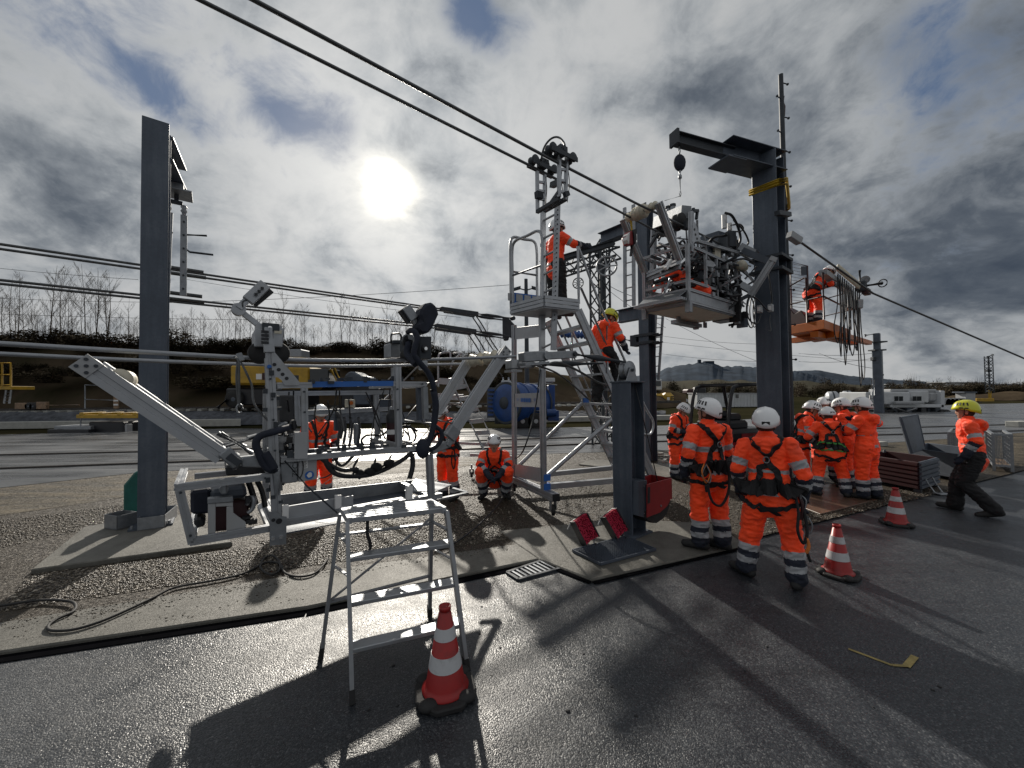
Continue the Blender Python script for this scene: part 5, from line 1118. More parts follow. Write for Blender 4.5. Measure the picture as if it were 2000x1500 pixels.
# platform
zF = hgt(1060, 618, V3((L1f.x, L1f.y, 0)))
pf0, pf1 = Z(1062, 622, zF), Z(998, 616, zF); Wv = (Z(1130, 608, zF) - pf0); 
pl4 = [pf0, pf0 + Wv, pf1 + Wv, pf1]
part(sc, 'platform_deck', AL, 'prism', pl4, ZU * .03)
for a_, b_ in zip(pl4, pl4[1:] + pl4[:1]):
    for k in range(3): part(sc, 'platform_rail', AL, 'bar', a_ + ZU * (.04 + k * .055), b_ + ZU * (.04 + k * .055), .05, .045)
part(sc, 'name_board', 'sign_blue', 'prism', [pf1 + ZU * .18 - MD * .01, lin(pf1, pf0, .93) + ZU * .18 - MD * .01, lin(pf1, pf0, .93) + ZU * .36 - MD * .01, pf1 + ZU * .36 - MD * .01], ND * .012)
text('board_text', 'B\u0130D \u25a0\u25a0\u25a0\u25a0\u25a0'.replace('B\u0130D ', ''), lin(pf1, pf0, .5) + ZU * .27 - MD * .018 - UD * .01, pf0 - pf1, ZU, .16, 'light_grey', sc, .001)
# guard rails: bent tubes
def rail_loop(a_, b_, h, mid, r=.022, m_=AL):
    d = (b_ - a_); part(sc, 'guard_rail', m_, 'tube', bez([a_, a_ + ZU * h * .5, a_ + ZU * h * .88, a_ + d * .12 + ZU * h, lin(a_, b_, .5) + ZU * h, b_ - d * .12 + ZU * h, b_ + ZU * h * .88, b_ + ZU * h * .5, b_], 4), r, 8)
    part(sc, 'guard_rail', m_, 'tube', [a_ + ZU * h * mid, b_ + ZU * h * mid], r * .9, 8)
hr = hgt(1040, 465, pf0) - zF
rail_loop(pf1 + ZU * .1, lin(pf1, pf0, .80) + ZU * .1, hr * .86, .52)
rail_loop(pf1 + Wv * .06 + ZU * .1, pf1 + Wv * .95 + ZU * .1, hr * .78, .5)
# stairs: two stringers with treads, running down along WD
st0, st1 = S(1128, 606, SF), S(1276, 935, SF); su0 = st0 + MD * (SB - SF) * .78; su1 = st1 + MD * (SB - SF) * .78
for a_, b_ in ((st0, st1), (su0, su1)): part(sc, 'stringer', AL, 'slot', a_, b_, .06, .14)
for i in range(1, 11):
    t = i / 11; a_, b_ = lin(st0, st1, t), lin(su0, su1, t); part(sc, 'stair_tread', AL, 'prism', [a_ - WD * .10, b_ - WD * .10, b_ + WD * .10, a_ + WD * .10], ZU * .035)
# diagonal braces and base side beams
part(sc, 'brace', AL, 'cyl', S(1066, 932, SF), lin(st0, st1, .57), .036); part(sc, 'brace', AL, 'cyl', S(1008, 915, SB), lin(su0, su1, .52), .036)
part(sc, 'base_side_beam', AL, 'bar', S(1066, 950, SF), st1 + ZU * .03, .09, .085); part(sc, 'base_side_beam', AL, 'bar', S(1010, 932, SB), su1 + ZU * .03, .09, .085)
b = MB()
for P in (S(1066, 950, SF), S(1010, 932, SB), lin(st0, st1, .57), lin(su0, su1, .52), S(1066, 932, SF)): b.box(P, WD * .12, MD * .10, ZU * .10)
b.build('blue_joint', 'sign_blue', sc)
part(sc, 'rear_tie', AL, 'bar', st1, su1, .08, .07); castor(sc, st1 - ZU * .1 + WD * .05); castor(sc, su1)
# stair hand rails
for o_, hh in ((st0 - MD * .04, .0), (su0 + MD * .04, 0)):
    d = (st1 - st0)
    a_ = o_ + d * .02 + ZU * .92; b_ = o_ + d * .86 + ZU * .92
    part(sc, 'hand_rail', AL, 'tube', bez([o_ + d * .0 + ZU * .1, o_ + ZU * .9, a_ + ZU * .12, lin(a_, b_, .3), lin(a_, b_, .7), b_, b_ + WD * .2 - ZU * .30, b_ + WD * .14 - ZU * .52, b_ - WD * .1 - ZU * .50], 4), .022, 8)
    part(sc, 'hand_rail', AL, 'tube', [o_ + d * .03 + ZU * .45, o_ + d * .86 + ZU * .45], .020, 8)
    for t in (.36, .86): part(sc, 'rail_post', AL, 'tube', [o_ + d * t + ZU * .02, o_ + d * t + ZU * .92], .018, 8)
# ladder hung from the cable trolley in front of the platform
def YD(x, y, Y): return D(x, y, Y)
hl = thing('hung_ladder', 'aluminium ladder hanging from the cable trolley beside the platform', 'ladder', YD(1075, 690, 6.0))
sa, sb_, ta, tb = YD(1059, 694, 5.95), YD(1061, 410, 5.95), YD(1081, 684, 5.75), YD(1089, 395, 5.75)
part(hl, 'stile', AL, 'bar', sa, sb_, .035, .085, up=WD); part(hl, 'stile', AL, 'bar', ta, tb, .035, .085, up=WD)
for i in range(8): t = (i + .4) / 8; part(hl, 'rung', AL, 'cyl', lin(sa, sb_, t), lin(ta, tb, t), .017, n=8)
b = MB()
for i in range(24): t = .2 + i * .032; q = lin(ta, tb, t); b.cyl(q - V3((0, .045, 0)), q - V3((0, .06, 0)), .012, n=6)
b.build('rivet', 'dark_steel', hl)
# trolley on the two sky conductors
tr = thing('cable_trolley', 'four wheeled trolley riding on the two sky conductors above the ladder', 'cable trolley', H(1075, 330, 3.75))
def onA(px, c, py): return H(px, py, c)
for (px, py, c) in ((1042, 322, 4.0), (1062, 331, 4.0), (1079, 341, 4.0), (1076, 300, 3.5), (1093, 309, 3.5), (1115, 319, 3.5)):
    q = H(px, py, c) + ZU * .06; part(tr, 'trolley_roller', 'dark_steel', 'lathe', q - ND * .06, ND, [(0, .02), (0, .062), (.025, .062), (.045, .042), (.065, .042), (.085, .062), (.11, .062), (.11, .02)], 16)
for c, x0, y0, x1, y1 in ((4.0, 1036, 322, 1084, 345), (3.5, 1070, 298, 1120, 322)):
    b = MB(); p, q = H(x0, y0, c), H(x1, y1, c); b.bar(p + ND * .075 + ZU * .03, q + ND * .075 + ZU * .03, .015, .06); b.bar(p - ND * .075 + ZU * .03, q - ND * .075 + ZU * .03, .015, .06); b.box(lin(p, q, .5) + ZU * .10, UD * .13, ND * .12, ZU * .10); b.build('roller_frame', 'dark_steel', tr)
def fr(nm, m_, p, cp_, q, cq, w, h=None): return part(tr, nm, m_, 'bar', H(*p, cp_), H(*q, cq), w, h or w)
for xa, xb, c, y0, y1 in ((1049, 1050, 4.0, 335, 415), (1064, 1063, 4.0, 342, 408), (1092, 1092, 3.5, 300, 385), (1107, 1104, 3.5, 300, 390)): fr('hanger_strut', AL, (xa, y0), c, (xb, y1), c, .036, .045)
for y in (355, 372, 388): fr('hanger_rung', AL, (1050, y), 4.0, (1064, y + 2), 4.0, .03)
for y in (330, 352, 374): fr('hanger_rung', AL, (1092, y), 3.5, (1105, y + 2), 3.5, .03)
fr('seat_beam', 'dark_steel', (1049, 414), 4.0, (1092, 388), 3.5, .05, .045); fr('seat_beam', 'dark_steel', (1064, 412), 4.0, (1106, 388), 3.5, .05, .045); fr('seat_brace', 'dark_steel', (1072, 404), 3.8, (1092, 376), 3.5, .05)
fr('motor', 'dark_steel', (1047, 380), 3.95, (1058, 383), 3.95, .07, .09); fr('motor', 'dark_steel', (1102, 380), 3.45, (1110, 378), 3.45, .05, .06); fr('clamp', 'dark_steel', (1078, 362), 3.8, (1092, 356), 3.6, .07)
part(tr, 'loop_bar', 'cable', 'tube', bez([H(1056, 318, 3.9), H(1062, 290, 3.8), H(1075, 272, 3.7), H(1090, 268, 3.6), H(1102, 280, 3.5), H(1105, 300, 3.5)], 5), .014, 6)
for p in (((1066, 345), (1068, 372), (1065, 400)), ((1098, 330), (1096, 350), (1099, 372)), ((1110, 332), (1112, 360), (1108, 395))): part(tr, 'trolley_cable', 'black_plastic', 'tube', bez([H(*x, 3.6) for x in p], 4), .006, 5)
# second wheeled stair farther back, left of the first
s2 = thing('stair_scaffold', 'second smaller wheeled stair scaffold behind the right roller arms', 'scaffold', D(900, 900, 8.6) * V3((1, 1, 0)).x if False else up(D(900, 900, 8.6), .1))
def yb(nm, p, q, Y0, Y1, w, typ='tube'): return part(s2, nm, ALL, 'tube', [D(*p, Y0), D(*q, Y1)], w, 8) if typ == 'tube' else part(s2, nm, ALL, 'bar', D(*p, Y0), D(*q, Y1), w, w)
for (p, q, Y0, Y1, w) in (((880, 745), (955, 900), 8.6, 8.4, .035), ((905, 740), (982, 900), 9.2, 9.0, .035), ((857, 785), (902, 790), 8.6, 9.2, .05), ((880, 790), (780, 905), 8.8, 8.8, .03), ((905, 735), (768, 760), 9.2, 9.2, .02), ((752, 780), (842, 690), 9, 9, .03), ((740, 760), (800, 700), 9, 9, .02)): yb('frame_tube', p, q, Y0, Y1, w)
for i in range(7):
    t = (i + .6) / 7; part(s2, 'stair_tread', ALL, 'bar', lin(D(880, 745, 8.6), D(955, 900, 8.4), t), lin(D(905, 740, 9.2), D(982, 900, 9.0), t), .03, .10)
for (pts, Y) in ((((856, 755), (856, 700), (862, 690), (878, 688), (880, 700)), 8.6), (((880, 720), (885, 705), (895, 695), (900, 690)), 8.8), (((880, 690), (902, 690), (904, 700), (904, 745)), 9.2), (((852, 745), (852, 772), (905, 772)), 8.9)):
    part(s2, 'guard_rail', ALL, 'tube', bez([D(*p, Y) for p in pts], 4), .022, 7)
for p, q in (((855, 738), (905, 741)), ((855, 768), (905, 770))): part(s2, 'toe_board', ALL, 'prism', [D(*p, 8.7), D(*q, 9.1), D(q[0], q[1] + 12, 9.1), D(p[0], p[1] + 12, 8.7)], V3((0, .03, 0)))
part(s2, 'base_beam', ALL, 'bar', D(918, 888, 8.5), D(1000, 893, 8.6), .06, .06); part(s2, 'base_beam', ALL, 'bar', D(842, 862, 8.6), D(955, 868, 8.6), .06, .06)
castor(s2, D(921, 895, 8.5), .06); castor(s2, D(936, 898, 8.5), .06)

# ------------------------------------------------------------------ lifted work basket between the gantry columns
GF, GK = 3.36, 4.22
bk = thing('work_basket', 'aluminium work basket hung high between the gantry columns, full of machinery', 'work basket', H(1345, 600, GF))
def bp_(nm, m_, p, c, q, c2, w, h=None, typ='slot'): return part(bk, nm, m_, typ, H(*p, c), H(*q, c2), w, h or w)
zB = H(1345, 594, GF).z
n0 = H(1345, 594, GF); n1 = H(1440, 628, GF); n1.z = zB; d1 = (n1 - n0); d1.z = 0
fl = [n0, n0 + d1, n0 + d1 + ND * .86, n0 + ND * .86]
part(bk, 'basket_floor', 'galvanised', 'prism', fl, ZU * .03)
part(bk, 'floor_panel', 'beige_plastic', 'prism', [p + (lin(fl[0], fl[2], .5) - p) * .06 - ZU * .012 for p in fl], ZU * .01)
for a_, b_ in ((0, 1), (1, 2), (2, 3), (3, 0)):
    d = fl[b_] - fl[a_]
    part(bk, 'side_panel', AL, 'prism', [fl[a_] + ZU * .035, fl[b_] + ZU * .035, fl[b_] + ZU * .24, fl[a_] + ZU * .24], ND * .015 if a_ in (0, 2) else UD * .015)
    part(bk, 'rim_rail', AL, 'slot', fl[a_] + ZU * .26, fl[b_] + ZU * .26, .05); part(bk, 'rim_rail', AL, 'slot', fl[a_] + ZU * .05, fl[b_] + ZU * .05, .055)
o_ = fl[0] - UD * .22
for k in range(3): part(bk, 'step_rail', AL, 'slot', o_ + UD * k * .07 + ZU * (.08 - .0 * k), o_ + UD * k * .07 + ND * .95 + ZU * .08, .045)
part(bk, 'step_panel', 'galvanised', 'prism', [o_ + ZU * .11 + ND * .05, fl[0] + ZU * .26, fl[3] + ZU * .26, o_ + ZU * .11 + ND * .85], ZU * .01)
tops_ = hgt(1345, 478, n0) - n0.z
for i, p in enumerate(fl): part(bk, 'corner_post', AL, 'slot', p - ZU * .08, p + ZU * (tops_ if i in (0, 1) else tops_ * .8), .06)
for i, p in enumerate(fl): part(bk, 'post_foot', 'galvanised', 'bar', p - ZU * .14, p + ZU * .06, .09, .09)
for (p, w) in (((1377, 630), .05), ((1325, 615), .04)): q = H(*p, GK - .2); part(bk, 'hanger_lug', 'galvanised', 'box', V3((q.x, q.y, zB - .07)), UD * .10, ND * .04, ZU * .12)
part(bk, 'under_channel', 'galvanised', 'bar', fl[2] - d1 * .45 - ZU * .06, fl[2] + d1 * .05 - ZU * .06, .18, .08)
# upper frames
for k in (.40, 1.0):
    for a_, b_ in ((0, 1), (2, 3), (3, 0), (1, 2)):
        part(bk, 'frame_rail', AL, 'slot', fl[a_] + ZU * tops_ * k, fl[b_] + ZU * tops_ * k, .045)
for t, k0_, k1_ in ((.33, .4, 1.0), (.55, .26, 1.0), (.78, .4, 1.12)):
    part(bk, 'frame_post', AL, 'slot', lin(fl[0], fl[1], t) + ZU * tops_ * k0_, lin(fl[0], fl[1], t) + ZU * tops_ * k1_, .045); part(bk, 'frame_post', AL, 'slot', lin(fl[3], fl[2], t) + ZU * tops_ * k0_, lin(fl[3], fl[2], t) + ZU * tops_ * k1_, .045)
bp_('end_tray', AL, (1262, 540), GK, (1326, 512), GF, .10, .09); bp_('end_tray', 'galvanised', (1262, 548), GK, (1328, 522), GF, .05, .06)
bp_('tray_bracket', 'galvanised', (1262, 540), GK, (1272, 556), GK, .08, .09, 'bar'); bp_('tray_post', AL, (1270, 552), GK, (1272, 600), GK, .06)
# roller arms at the left end and right end
bp_('roller_arm', AL, (1286, 396), GF, (1327, 507), GF, .10, .10); bp_('roller_arm', AL, (1217, 428), GK, (1266, 548), GK, .10, .10)
a_, b_ = H(1218, 430, GK) + ZU * .0, H(1287, 398, GF); d = (b_ - a_)
part(bk, 'roller_axle', 'dark_steel', 'cyl', a_, b_, .02)
for t, r in ((.22, .085), (.32, .06), (.44, .12), (.55, .12), (.76, .075), (.86, .07)): part(bk, 'roller', 'beige_plastic', 'lathe', lin(a_, b_, t) - d.normalized() * .06, d, [(0, .03), (.01, r), (.05, r * .75), (.07, r * .75), (.11, r), (.12, .03)], 18)
part(bk, 'rescue_bag', 'red_plastic', 'prism', [H(*p, GK - .25) for p in ((1229, 452), (1242, 447), (1243, 468), (1238, 478), (1228, 478), (1224, 462))], ND * .12, bevel=.02); part(bk, 'bag_strap', 'black_plastic', 'prism', [H(*p, GK - .28) for p in ((1238, 448), (1243, 447), (1244, 468), (1240, 477))], ND * .18)
part(bk, 'bag_face', 'sticker', 'prism', [H(*p, GK - .26) for p in ((1226, 458), (1230, 453), (1229, 476), (1225, 468))], ND * .1)
bp_('hang_strap', 'yellow_strap', (1232, 425), GK - .2, (1234, 450), GK - .2, .03, .02, 'bar'); bp_('hang_strap', 'black_plastic', (1235, 478), GK - .2, (1232, 500), GK - .2, .04, .03, 'bar')
part(bk, 'roller_arm', ALL, 'slot', D(1466, 577, 7.75), D(1510, 507, 7.45), .11, .11); part(bk, 'arm_end_plate', 'light_grey', 'bar', D(1507, 511, 7.46), D(1512, 503, 7.44), .125, .125); bp_('roller_arm', AL, (1430, 500), GK, (1480, 560), GK - .5, .06)
part(bk, 'roller', 'beige_plastic', 'lathe', D(1447, 517, 7.75), UD + ND * .2, [(0, .03), (.01, .10), (.06, .075), (.10, .075), (.15, .10), (.16, .06), (.22, .06), (.23, .09), (.27, .09), (.28, .02)], 18)
part(bk, 'roller', 'beige_plastic', 'lathe', H(1444, 517, GF + .3), UD, [(0, .03), (.01, .08), (.08, .06), (.1, .03)], 14)
part(bk, 'arm_pivot', 'galvanised', 'bar', D(1446, 556, 7.85), D(1472, 570, 7.75), .13, .12); part(bk, 'arm_pivot', 'dark_steel', 'bar', D(1440, 588, 7.85), D(1468, 574, 7.75), .07, .07); part(bk, 'end_clamp', 'grey_steel', 'bar', D(1452, 490, 8.0), D(1508, 514, 7.62), .16, .12); part(bk, 'end_clamp', 'galvanised', 'bar', D(1448, 482, 8.1), D(1476, 496, 7.9), .18, .14)
for p, q in (((1440, 540), (1470, 572)), ((1436, 520), (1462, 540)), ((1455, 545), (1478, 520))): part(bk, 'actuator', 'galvanised', 'tube', [D(*p, 7.85), D(*q, 7.75)], .022, 7)
# heads: long drive box, mast with gusset, right motor
bp_('drive_box', 'galvanised', (1284, 436), GK + .1, (1340, 414), GF + .15, .20, .22, 'bar'); bp_('drive_base', 'dark_steel', (1290, 450), GK + .1, (1342, 430), GF + .15, .16, .08, 'bar')
part(bk, 'running_wheel', 'rubber', 'lathe', H(1334, 431, GF + .15), ND, [(0, .02), (0, .15), (.04, .15), (.07, .10), (.1, .15), (.14, .15), (.14, .02)], 20); part(bk, 'running_wheel', 'rubber', 'lathe', H(1296, 450, GK), ND, [(0, .02), (0, .13), (.04, .13), (.07, .09), (.1, .13), (.14, .13), (.14, .02)], 20)
for x, y, c, r in ((1306, 424, GK, .07), (1314, 420, GK - .1, .065)):
    q = H(x, y, c); part(bk, 'drive_cylinder', 'galvanised', 'cyl', q, q + ZU * .18, r * .75); part(bk, 'cylinder_cap', 'dark_steel', 'cyl', q + ZU * .18, q + ZU * .22, r)
part(bk, 'drive_cable', 'black_plastic', 'tube', bez([H(1318, 406, GK), H(1327, 414, GK - .2), H(1332, 430, GK - .4)], 5), .014, 6)
bp_('mast', AL, (1349, 492), GF, (1350, 414), GF, .07, .07); part(bk, 'gusset', AL, 'prism', [H(*p, GF - .04) for p in ((1353, 434), (1358, 434), (1369, 470), (1352, 473))], ND * .012)
for x, y in ((1357, 448), (1359, 458), (1362, 466)): disc(bk, 'hole', 'black_plastic', H(x, y, GF - .045), ND, .022, .004)
b = MB(); b.bar(H(1352, 412, GF), H(1363, 412, GF), .05); b.bar(H(1362, 412, GF), H(1360, 428, GF), .04); b.cyl(H(1354, 412, GF), H(1354, 407, GF), .03); b.build('mast_head', 'dark_steel', bk)
bp_('rear_mast', 'galvanised', (1275, 540), GK, (1277, 448), GK, .09, .09, 'bar'); bp_('rear_mast', ALL, (1271, 480), GK, (1273, 450), GK, .03, .03, 'bar'); bp_('side_mast', 'grey_steel', (1313, 520), GK - .2, (1316, 450), GK - .2, .08, .08, 'bar')
bp_('long_rail', AL, (1352, 468), GF, (1470, 502), GF, .05); bp_('long_rail', AL, (1325, 478), GK, (1440, 520), GK, .05); bp_('long_rail', AL, (1283, 490), GK, (1365, 512), GK, .045)
for (x0, y0, x1, y1, c, dpt, m_, nm) in ((1386, 478, 1397, 502, GF + .1, .3, 'grey_steel', 'control_box'), (1397, 482, 1408, 503, GF + .05, .3, 'beige_plastic', 'control_box'), (1404, 450, 1424, 476, GF + .3, .4, 'grey_steel', 'motor_box'), (1424, 456, 1440, 484, GF + .25, .4, 'black_plastic', 'motor'), (1378, 506, 1396, 528, GF + .02, .02, 'aluminium_light', 'clear_panel'), (1402, 560, 1425, 590, GF + .3, .3, 'light_grey', 'drum'), (1340, 430, 1350, 445, GF + .1, .1, 'dark_steel', 'latch_box'), (1372, 520, 1382, 545, GF + .1, .1, 'grey_steel', 'valve_box')):
    part(bk, nm, m_, 'prism', [H(x0, y0, c), H(x1, y0 + (x1 - x0) * .3, c), H(x1, y1 + (x1 - x0) * .3, c), H(x0, y1, c)], ND * dpt, bevel=.01)
q = H(1415, 446, GF + .4); part(bk, 'white_cylinder', 'sticker', 'cyl', q, q + ZU * .30, .055); part(bk, 'white_cylinder', 'sticker', 'cyl', H(1425, 450, GF + .4), H(1425, 450, GF + .4) + ZU * .16, .05)
for pts, r in ((((1417, 416), (1430, 422), (1442, 445), (1446, 470), (1436, 490), (1432, 510)), .028), (((1428, 440), (1445, 438), (1452, 446), (1446, 452), (1432, 452)), .016), (((1433, 430), (1452, 450), (1462, 472), (1456, 482)), .02), (((1440, 470), (1436, 500), (1428, 530), (1422, 560)), .045), (((1390, 512), (1388, 530), (1392, 552), (1385, 570)), .03), (((1402, 512), (1400, 535), (1405, 560)), .035), (((1412, 515), (1414, 540), (1410, 566)), .03), (((1376, 545), (1396, 560), (1420, 556), (1436, 565)), .05), (((1370, 530), (1384, 548), (1402, 570), (1410, 580)), .045), (((1440, 520), (1444, 560), (1436, 600), (1432, 625)), .05), (((1274, 462), (1285, 455), (1290, 462), (1286, 470)), .016), (((1326, 476), (1334, 470), (1338, 478), (1332, 490)), .02), (((1378, 560), (1395, 580), (1420, 600)), .02), (((1425, 635), (1440, 632), (1446, 626)), .03), (((1340, 520), (1355, 535), (1372, 545)), .04), (((1295, 530), (1310, 522), (1322, 520)), .025), (((1278, 552), (1300, 545), (1330, 536), (1345, 540)), .035)):
    part(bk, 'hose', 'black_plastic', 'tube', bez([H(*p, GF + .2 + (.3 if r > .03 else 0)) for p in pts], 5), r, 7)
b = MB(); b2 = MB()
for k in range(130):
    t, u_, z_ = rk.random(), rk.random(), rk.uniform(.25, .80); P = fl[0] + d1 * (.35 + .6 * t) + ND * .86 * u_ + ZU * tops_ * z_
    (b if k % 3 else b2).box(P, UD * rk.uniform(.04, .16), ND * rk.uniform(.04, .12), ZU * rk.uniform(.03, .14))
tag(b.build('machinery', 'black_plastic', bk), kind='stuff'); tag(b2.build('machinery', 'galvanised', bk), kind='stuff')
for p, q in (((1296, 524), (1330, 505)), ((1290, 532), (1318, 520)), ((1310, 528), (1345, 500))): bp_('actuator', 'chrome', p, GF + .3, q, GF + .2, .04, .04, 'bar')
bp_('actuator', 'sticker', (1300, 525), GF + .1, (1310, 508), GF + .1, .05, .05, 'bar'); disc(bk, 'ball_joint', 'chrome', H(1306, 496, GK - .3), ND, .045, .09)
bp_('end_motor', 'grey_steel', (1448, 612), GF, (1450, 640), GF, .16, .16, 'bar'); disc(bk, 'end_lamp', 'black_plastic', H(1454, 615, GF - .1), UD, .07, .08)
part(bk, 'end_step', 'galvanised', 'prism', [fl[1] - ZU * .03, fl[1] + UD * .38 - ZU * .03, fl[1] + UD * .38 + ND * .5 - ZU * .03, fl[1] + ND * .5 - ZU * .03], ZU * .03)
bp_('wheel_guard', 'light_grey', (1425, 580), GF + .3, (1436, 600), GF + .3, .3, .25, 'bar'); bp_('side_cloth', 'black_cloth', (1436, 560), GF, (1436, 628), GF, .08, .2, 'bar')

b = MB(); b2 = MB()
for k in range(70):
    P = fl[0] + d1 * rk.uniform(.0, .98) + ND * rk.uniform(.05, .82) + ZU * tops_ * rk.uniform(.25, 1.25); v = V3((rk.gauss(0, 1), rk.gauss(0, 1), rk.gauss(0, .7))).normalized() * rk.uniform(.15, .5)
    (b if k % 2 else b2).bar(P, P + v, rk.uniform(.02, .045))
b.build('linkage', 'dark_steel', bk); b2.build('linkage', AL, bk)
for k in range(26):
    P = fl[0] + d1 * rk.uniform(.15, .95) + ND * rk.uniform(.05, .8) + ZU * tops_ * rk.uniform(.3, 1.1); Q_ = [P]
    for j in range(3): Q_.append(Q_[-1] + V3((rk.uniform(-.25, .25), rk.uniform(-.2, .2), rk.uniform(-.28, .16))))
    part(bk, 'hose', 'black_plastic', 'tube', bez(Q_, 4), rk.uniform(.012, .026), 6)

# denser machinery towards the right end
b = MB(); b2 = MB()
for k in range(150):
    P = fl[0] + d1 * rk.uniform(.45, 1.12) + ND * rk.uniform(.0, .85) + ZU * tops_ * rk.uniform(.2, 1.35)
    (b if k % 4 else b2).box(P, UD * rk.uniform(.03, .14), ND * rk.uniform(.04, .12), ZU * rk.uniform(.03, .16))
tag(b.build('machinery', 'black_plastic', bk), kind='stuff'); tag(b2.build('machinery', AL, bk), kind='stuff')
b = MB(); b2 = MB()
for k in range(90):
    P = fl[0] + d1 * rk.uniform(.3, 1.15) + ND * rk.uniform(.0, .85) + ZU * tops_ * rk.uniform(.25, 1.4); v = V3((rk.gauss(0, 1), rk.gauss(0, 1), rk.gauss(0, .8))).normalized() * rk.uniform(.15, .6)
    (b if k % 2 else b2).bar(P, P + v, rk.uniform(.018, .04))
b.build('linkage', 'dark_steel', bk); b2.build('linkage', AL, bk)
for k in range(30):
    P = fl[0] + d1 * rk.uniform(.4, 1.1) + ND * rk.uniform(.0, .8) + ZU * tops_ * rk.uniform(.3, 1.4); Q_ = [P]
    for j in range(4): Q_.append(Q_[-1] + V3((rk.uniform(-.22, .25), rk.uniform(-.2, .2), rk.uniform(-.28, .14))))
    part(bk, 'hose', 'black_plastic', 'tube', bez(Q_, 4), rk.uniform(.012, .028), 6)
for x, y, c, r, h_ in ((1425, 470, GF + .3, .13, .34), (1412, 478, GF + .1, .09, .3), (1436, 486, GF + .4, .1, .28)): q = H(x, y, c); part(bk, 'drive_motor', 'dark_steel', 'cyl', q - ZU * h_ / 2, q + ZU * h_ / 2, r)
for k in range(3):
    q = H(1466 + 6 * k, 610, GF + .1 * k); part(bk, 'cable_coil', 'black_plastic', 'tube', [q + (UD * math.cos(a) * .22 + ZU * math.sin(a) * .34) for a in [R(20 * i) for i in range(19)]], .012, 6)
# ------------------------------------------------------------------ things on the ground near the post
def pts_h(pp, c): return [H(*p, c) for p in pp]
bc = 2.86
rbn = thing('mounted_bin', 'red steel bin with black curved rubber bottom bolted to the short post', 'bin', H(1285, 1015, bc))
part(rbn, 'bin_side', 'red_plastic', 'prism', pts_h(((1264, 946), (1311, 934), (1312, 972), (1304, 988), (1290, 1001), (1264, 1011)), bc), ND * .012, bevel=.003)
part(rbn, 'bin_side', 'red_plastic', 'prism', [p + ND * .30 for p in pts_h(((1264, 946), (1311, 934), (1312, 972), (1304, 988), (1290, 1001), (1264, 1011)), bc)], ND * .012)
part(rbn, 'rubber_liner', 'rubber', 'prism', [p + ND * .02 for p in pts_h(((1262, 1000), (1312, 965), (1312, 985), (1307, 1002), (1298, 1015), (1286, 1023), (1274, 1022), (1262, 1013))[0:8], bc)], ND * .27, bevel=.01)
q = pts_h(((1311, 934), (1312, 975)), bc); part(rbn, 'bin_front', 'red_plastic', 'prism', [q[0] + UD * .003, q[1] + UD * .003, q[1] + ND * .31 + UD * .003, q[0] + ND * .31 + UD * .003], UD * .01)
q = pts_h(((1247, 940), (1264, 938), (1264, 1012), (1247, 1008)), bc + .03); part(rbn, 'mount_plate', 'grey_steel', 'prism', q, ND * .25, bevel=.003)
part(rbn, 'slot', 'black_plastic', 'prism', pts_h(((1265, 952), (1270, 951), (1270, 982), (1265, 984)), bc - .004), ND * .004); disc(rbn, 'bolt', 'galvanised', H(1291, 988, bc - .005), ND, .014, .014, 8)
for y in (950, 1003): disc(rbn, 'bolt', 'galvanised', H(1258, y, bc + .025), ND, .008, .012, 6)
wire('hoist_cable', bez([pc_ + UD * .12 + ND * .02, H(1252, 800, bc + .1), H(1266, 860, bc + .1), H(1284, 940, bc + .15), H(1286, 960, bc + .15)], 5), .007, 'black cable running from the post pulley into the red bin', 'black_plastic')
wire('slack_rope', bez([D(1055, 722, 6.0), D(1045, 800, 5.95), D(1022, 880, 5.8), G(1000, 935) + ZU * .35, G(985, 980) + ZU * .12, G(940, 1030) + ZU * .07, G(880, 1075) + ZU * .06, G(840, 1085) + ZU * .06], 6), .011, 'thin dark rope running down from the dead end clamp to the gravel', 'black_plastic')
hosep = [(-60, 1186), (0, 1183), (80, 1172), (135, 1174), (148, 1184), (140, 1196), (110, 1210), (94, 1222), (100, 1231), (140, 1230), (185, 1218), (230, 1200), (290, 1172), (340, 1148), (410, 1135), (470, 1122), (505, 1105), (516, 1090), (532, 1085), (545, 1096), (546, 1112), (534, 1122), (518, 1118), (508, 1106), (520, 1098), (545, 1100), (556, 1118), (580, 1126), (610, 1122), (628, 1108), (640, 1092)]
wire('ground_hose', bez([Z(x, y, .05 if (x < 300 or 570 < x < 632) else .04) for x, y in hosep], 5), .011, 'black hose looping across the gravel and kerb on the left', 'rubber', 7, 'hose')
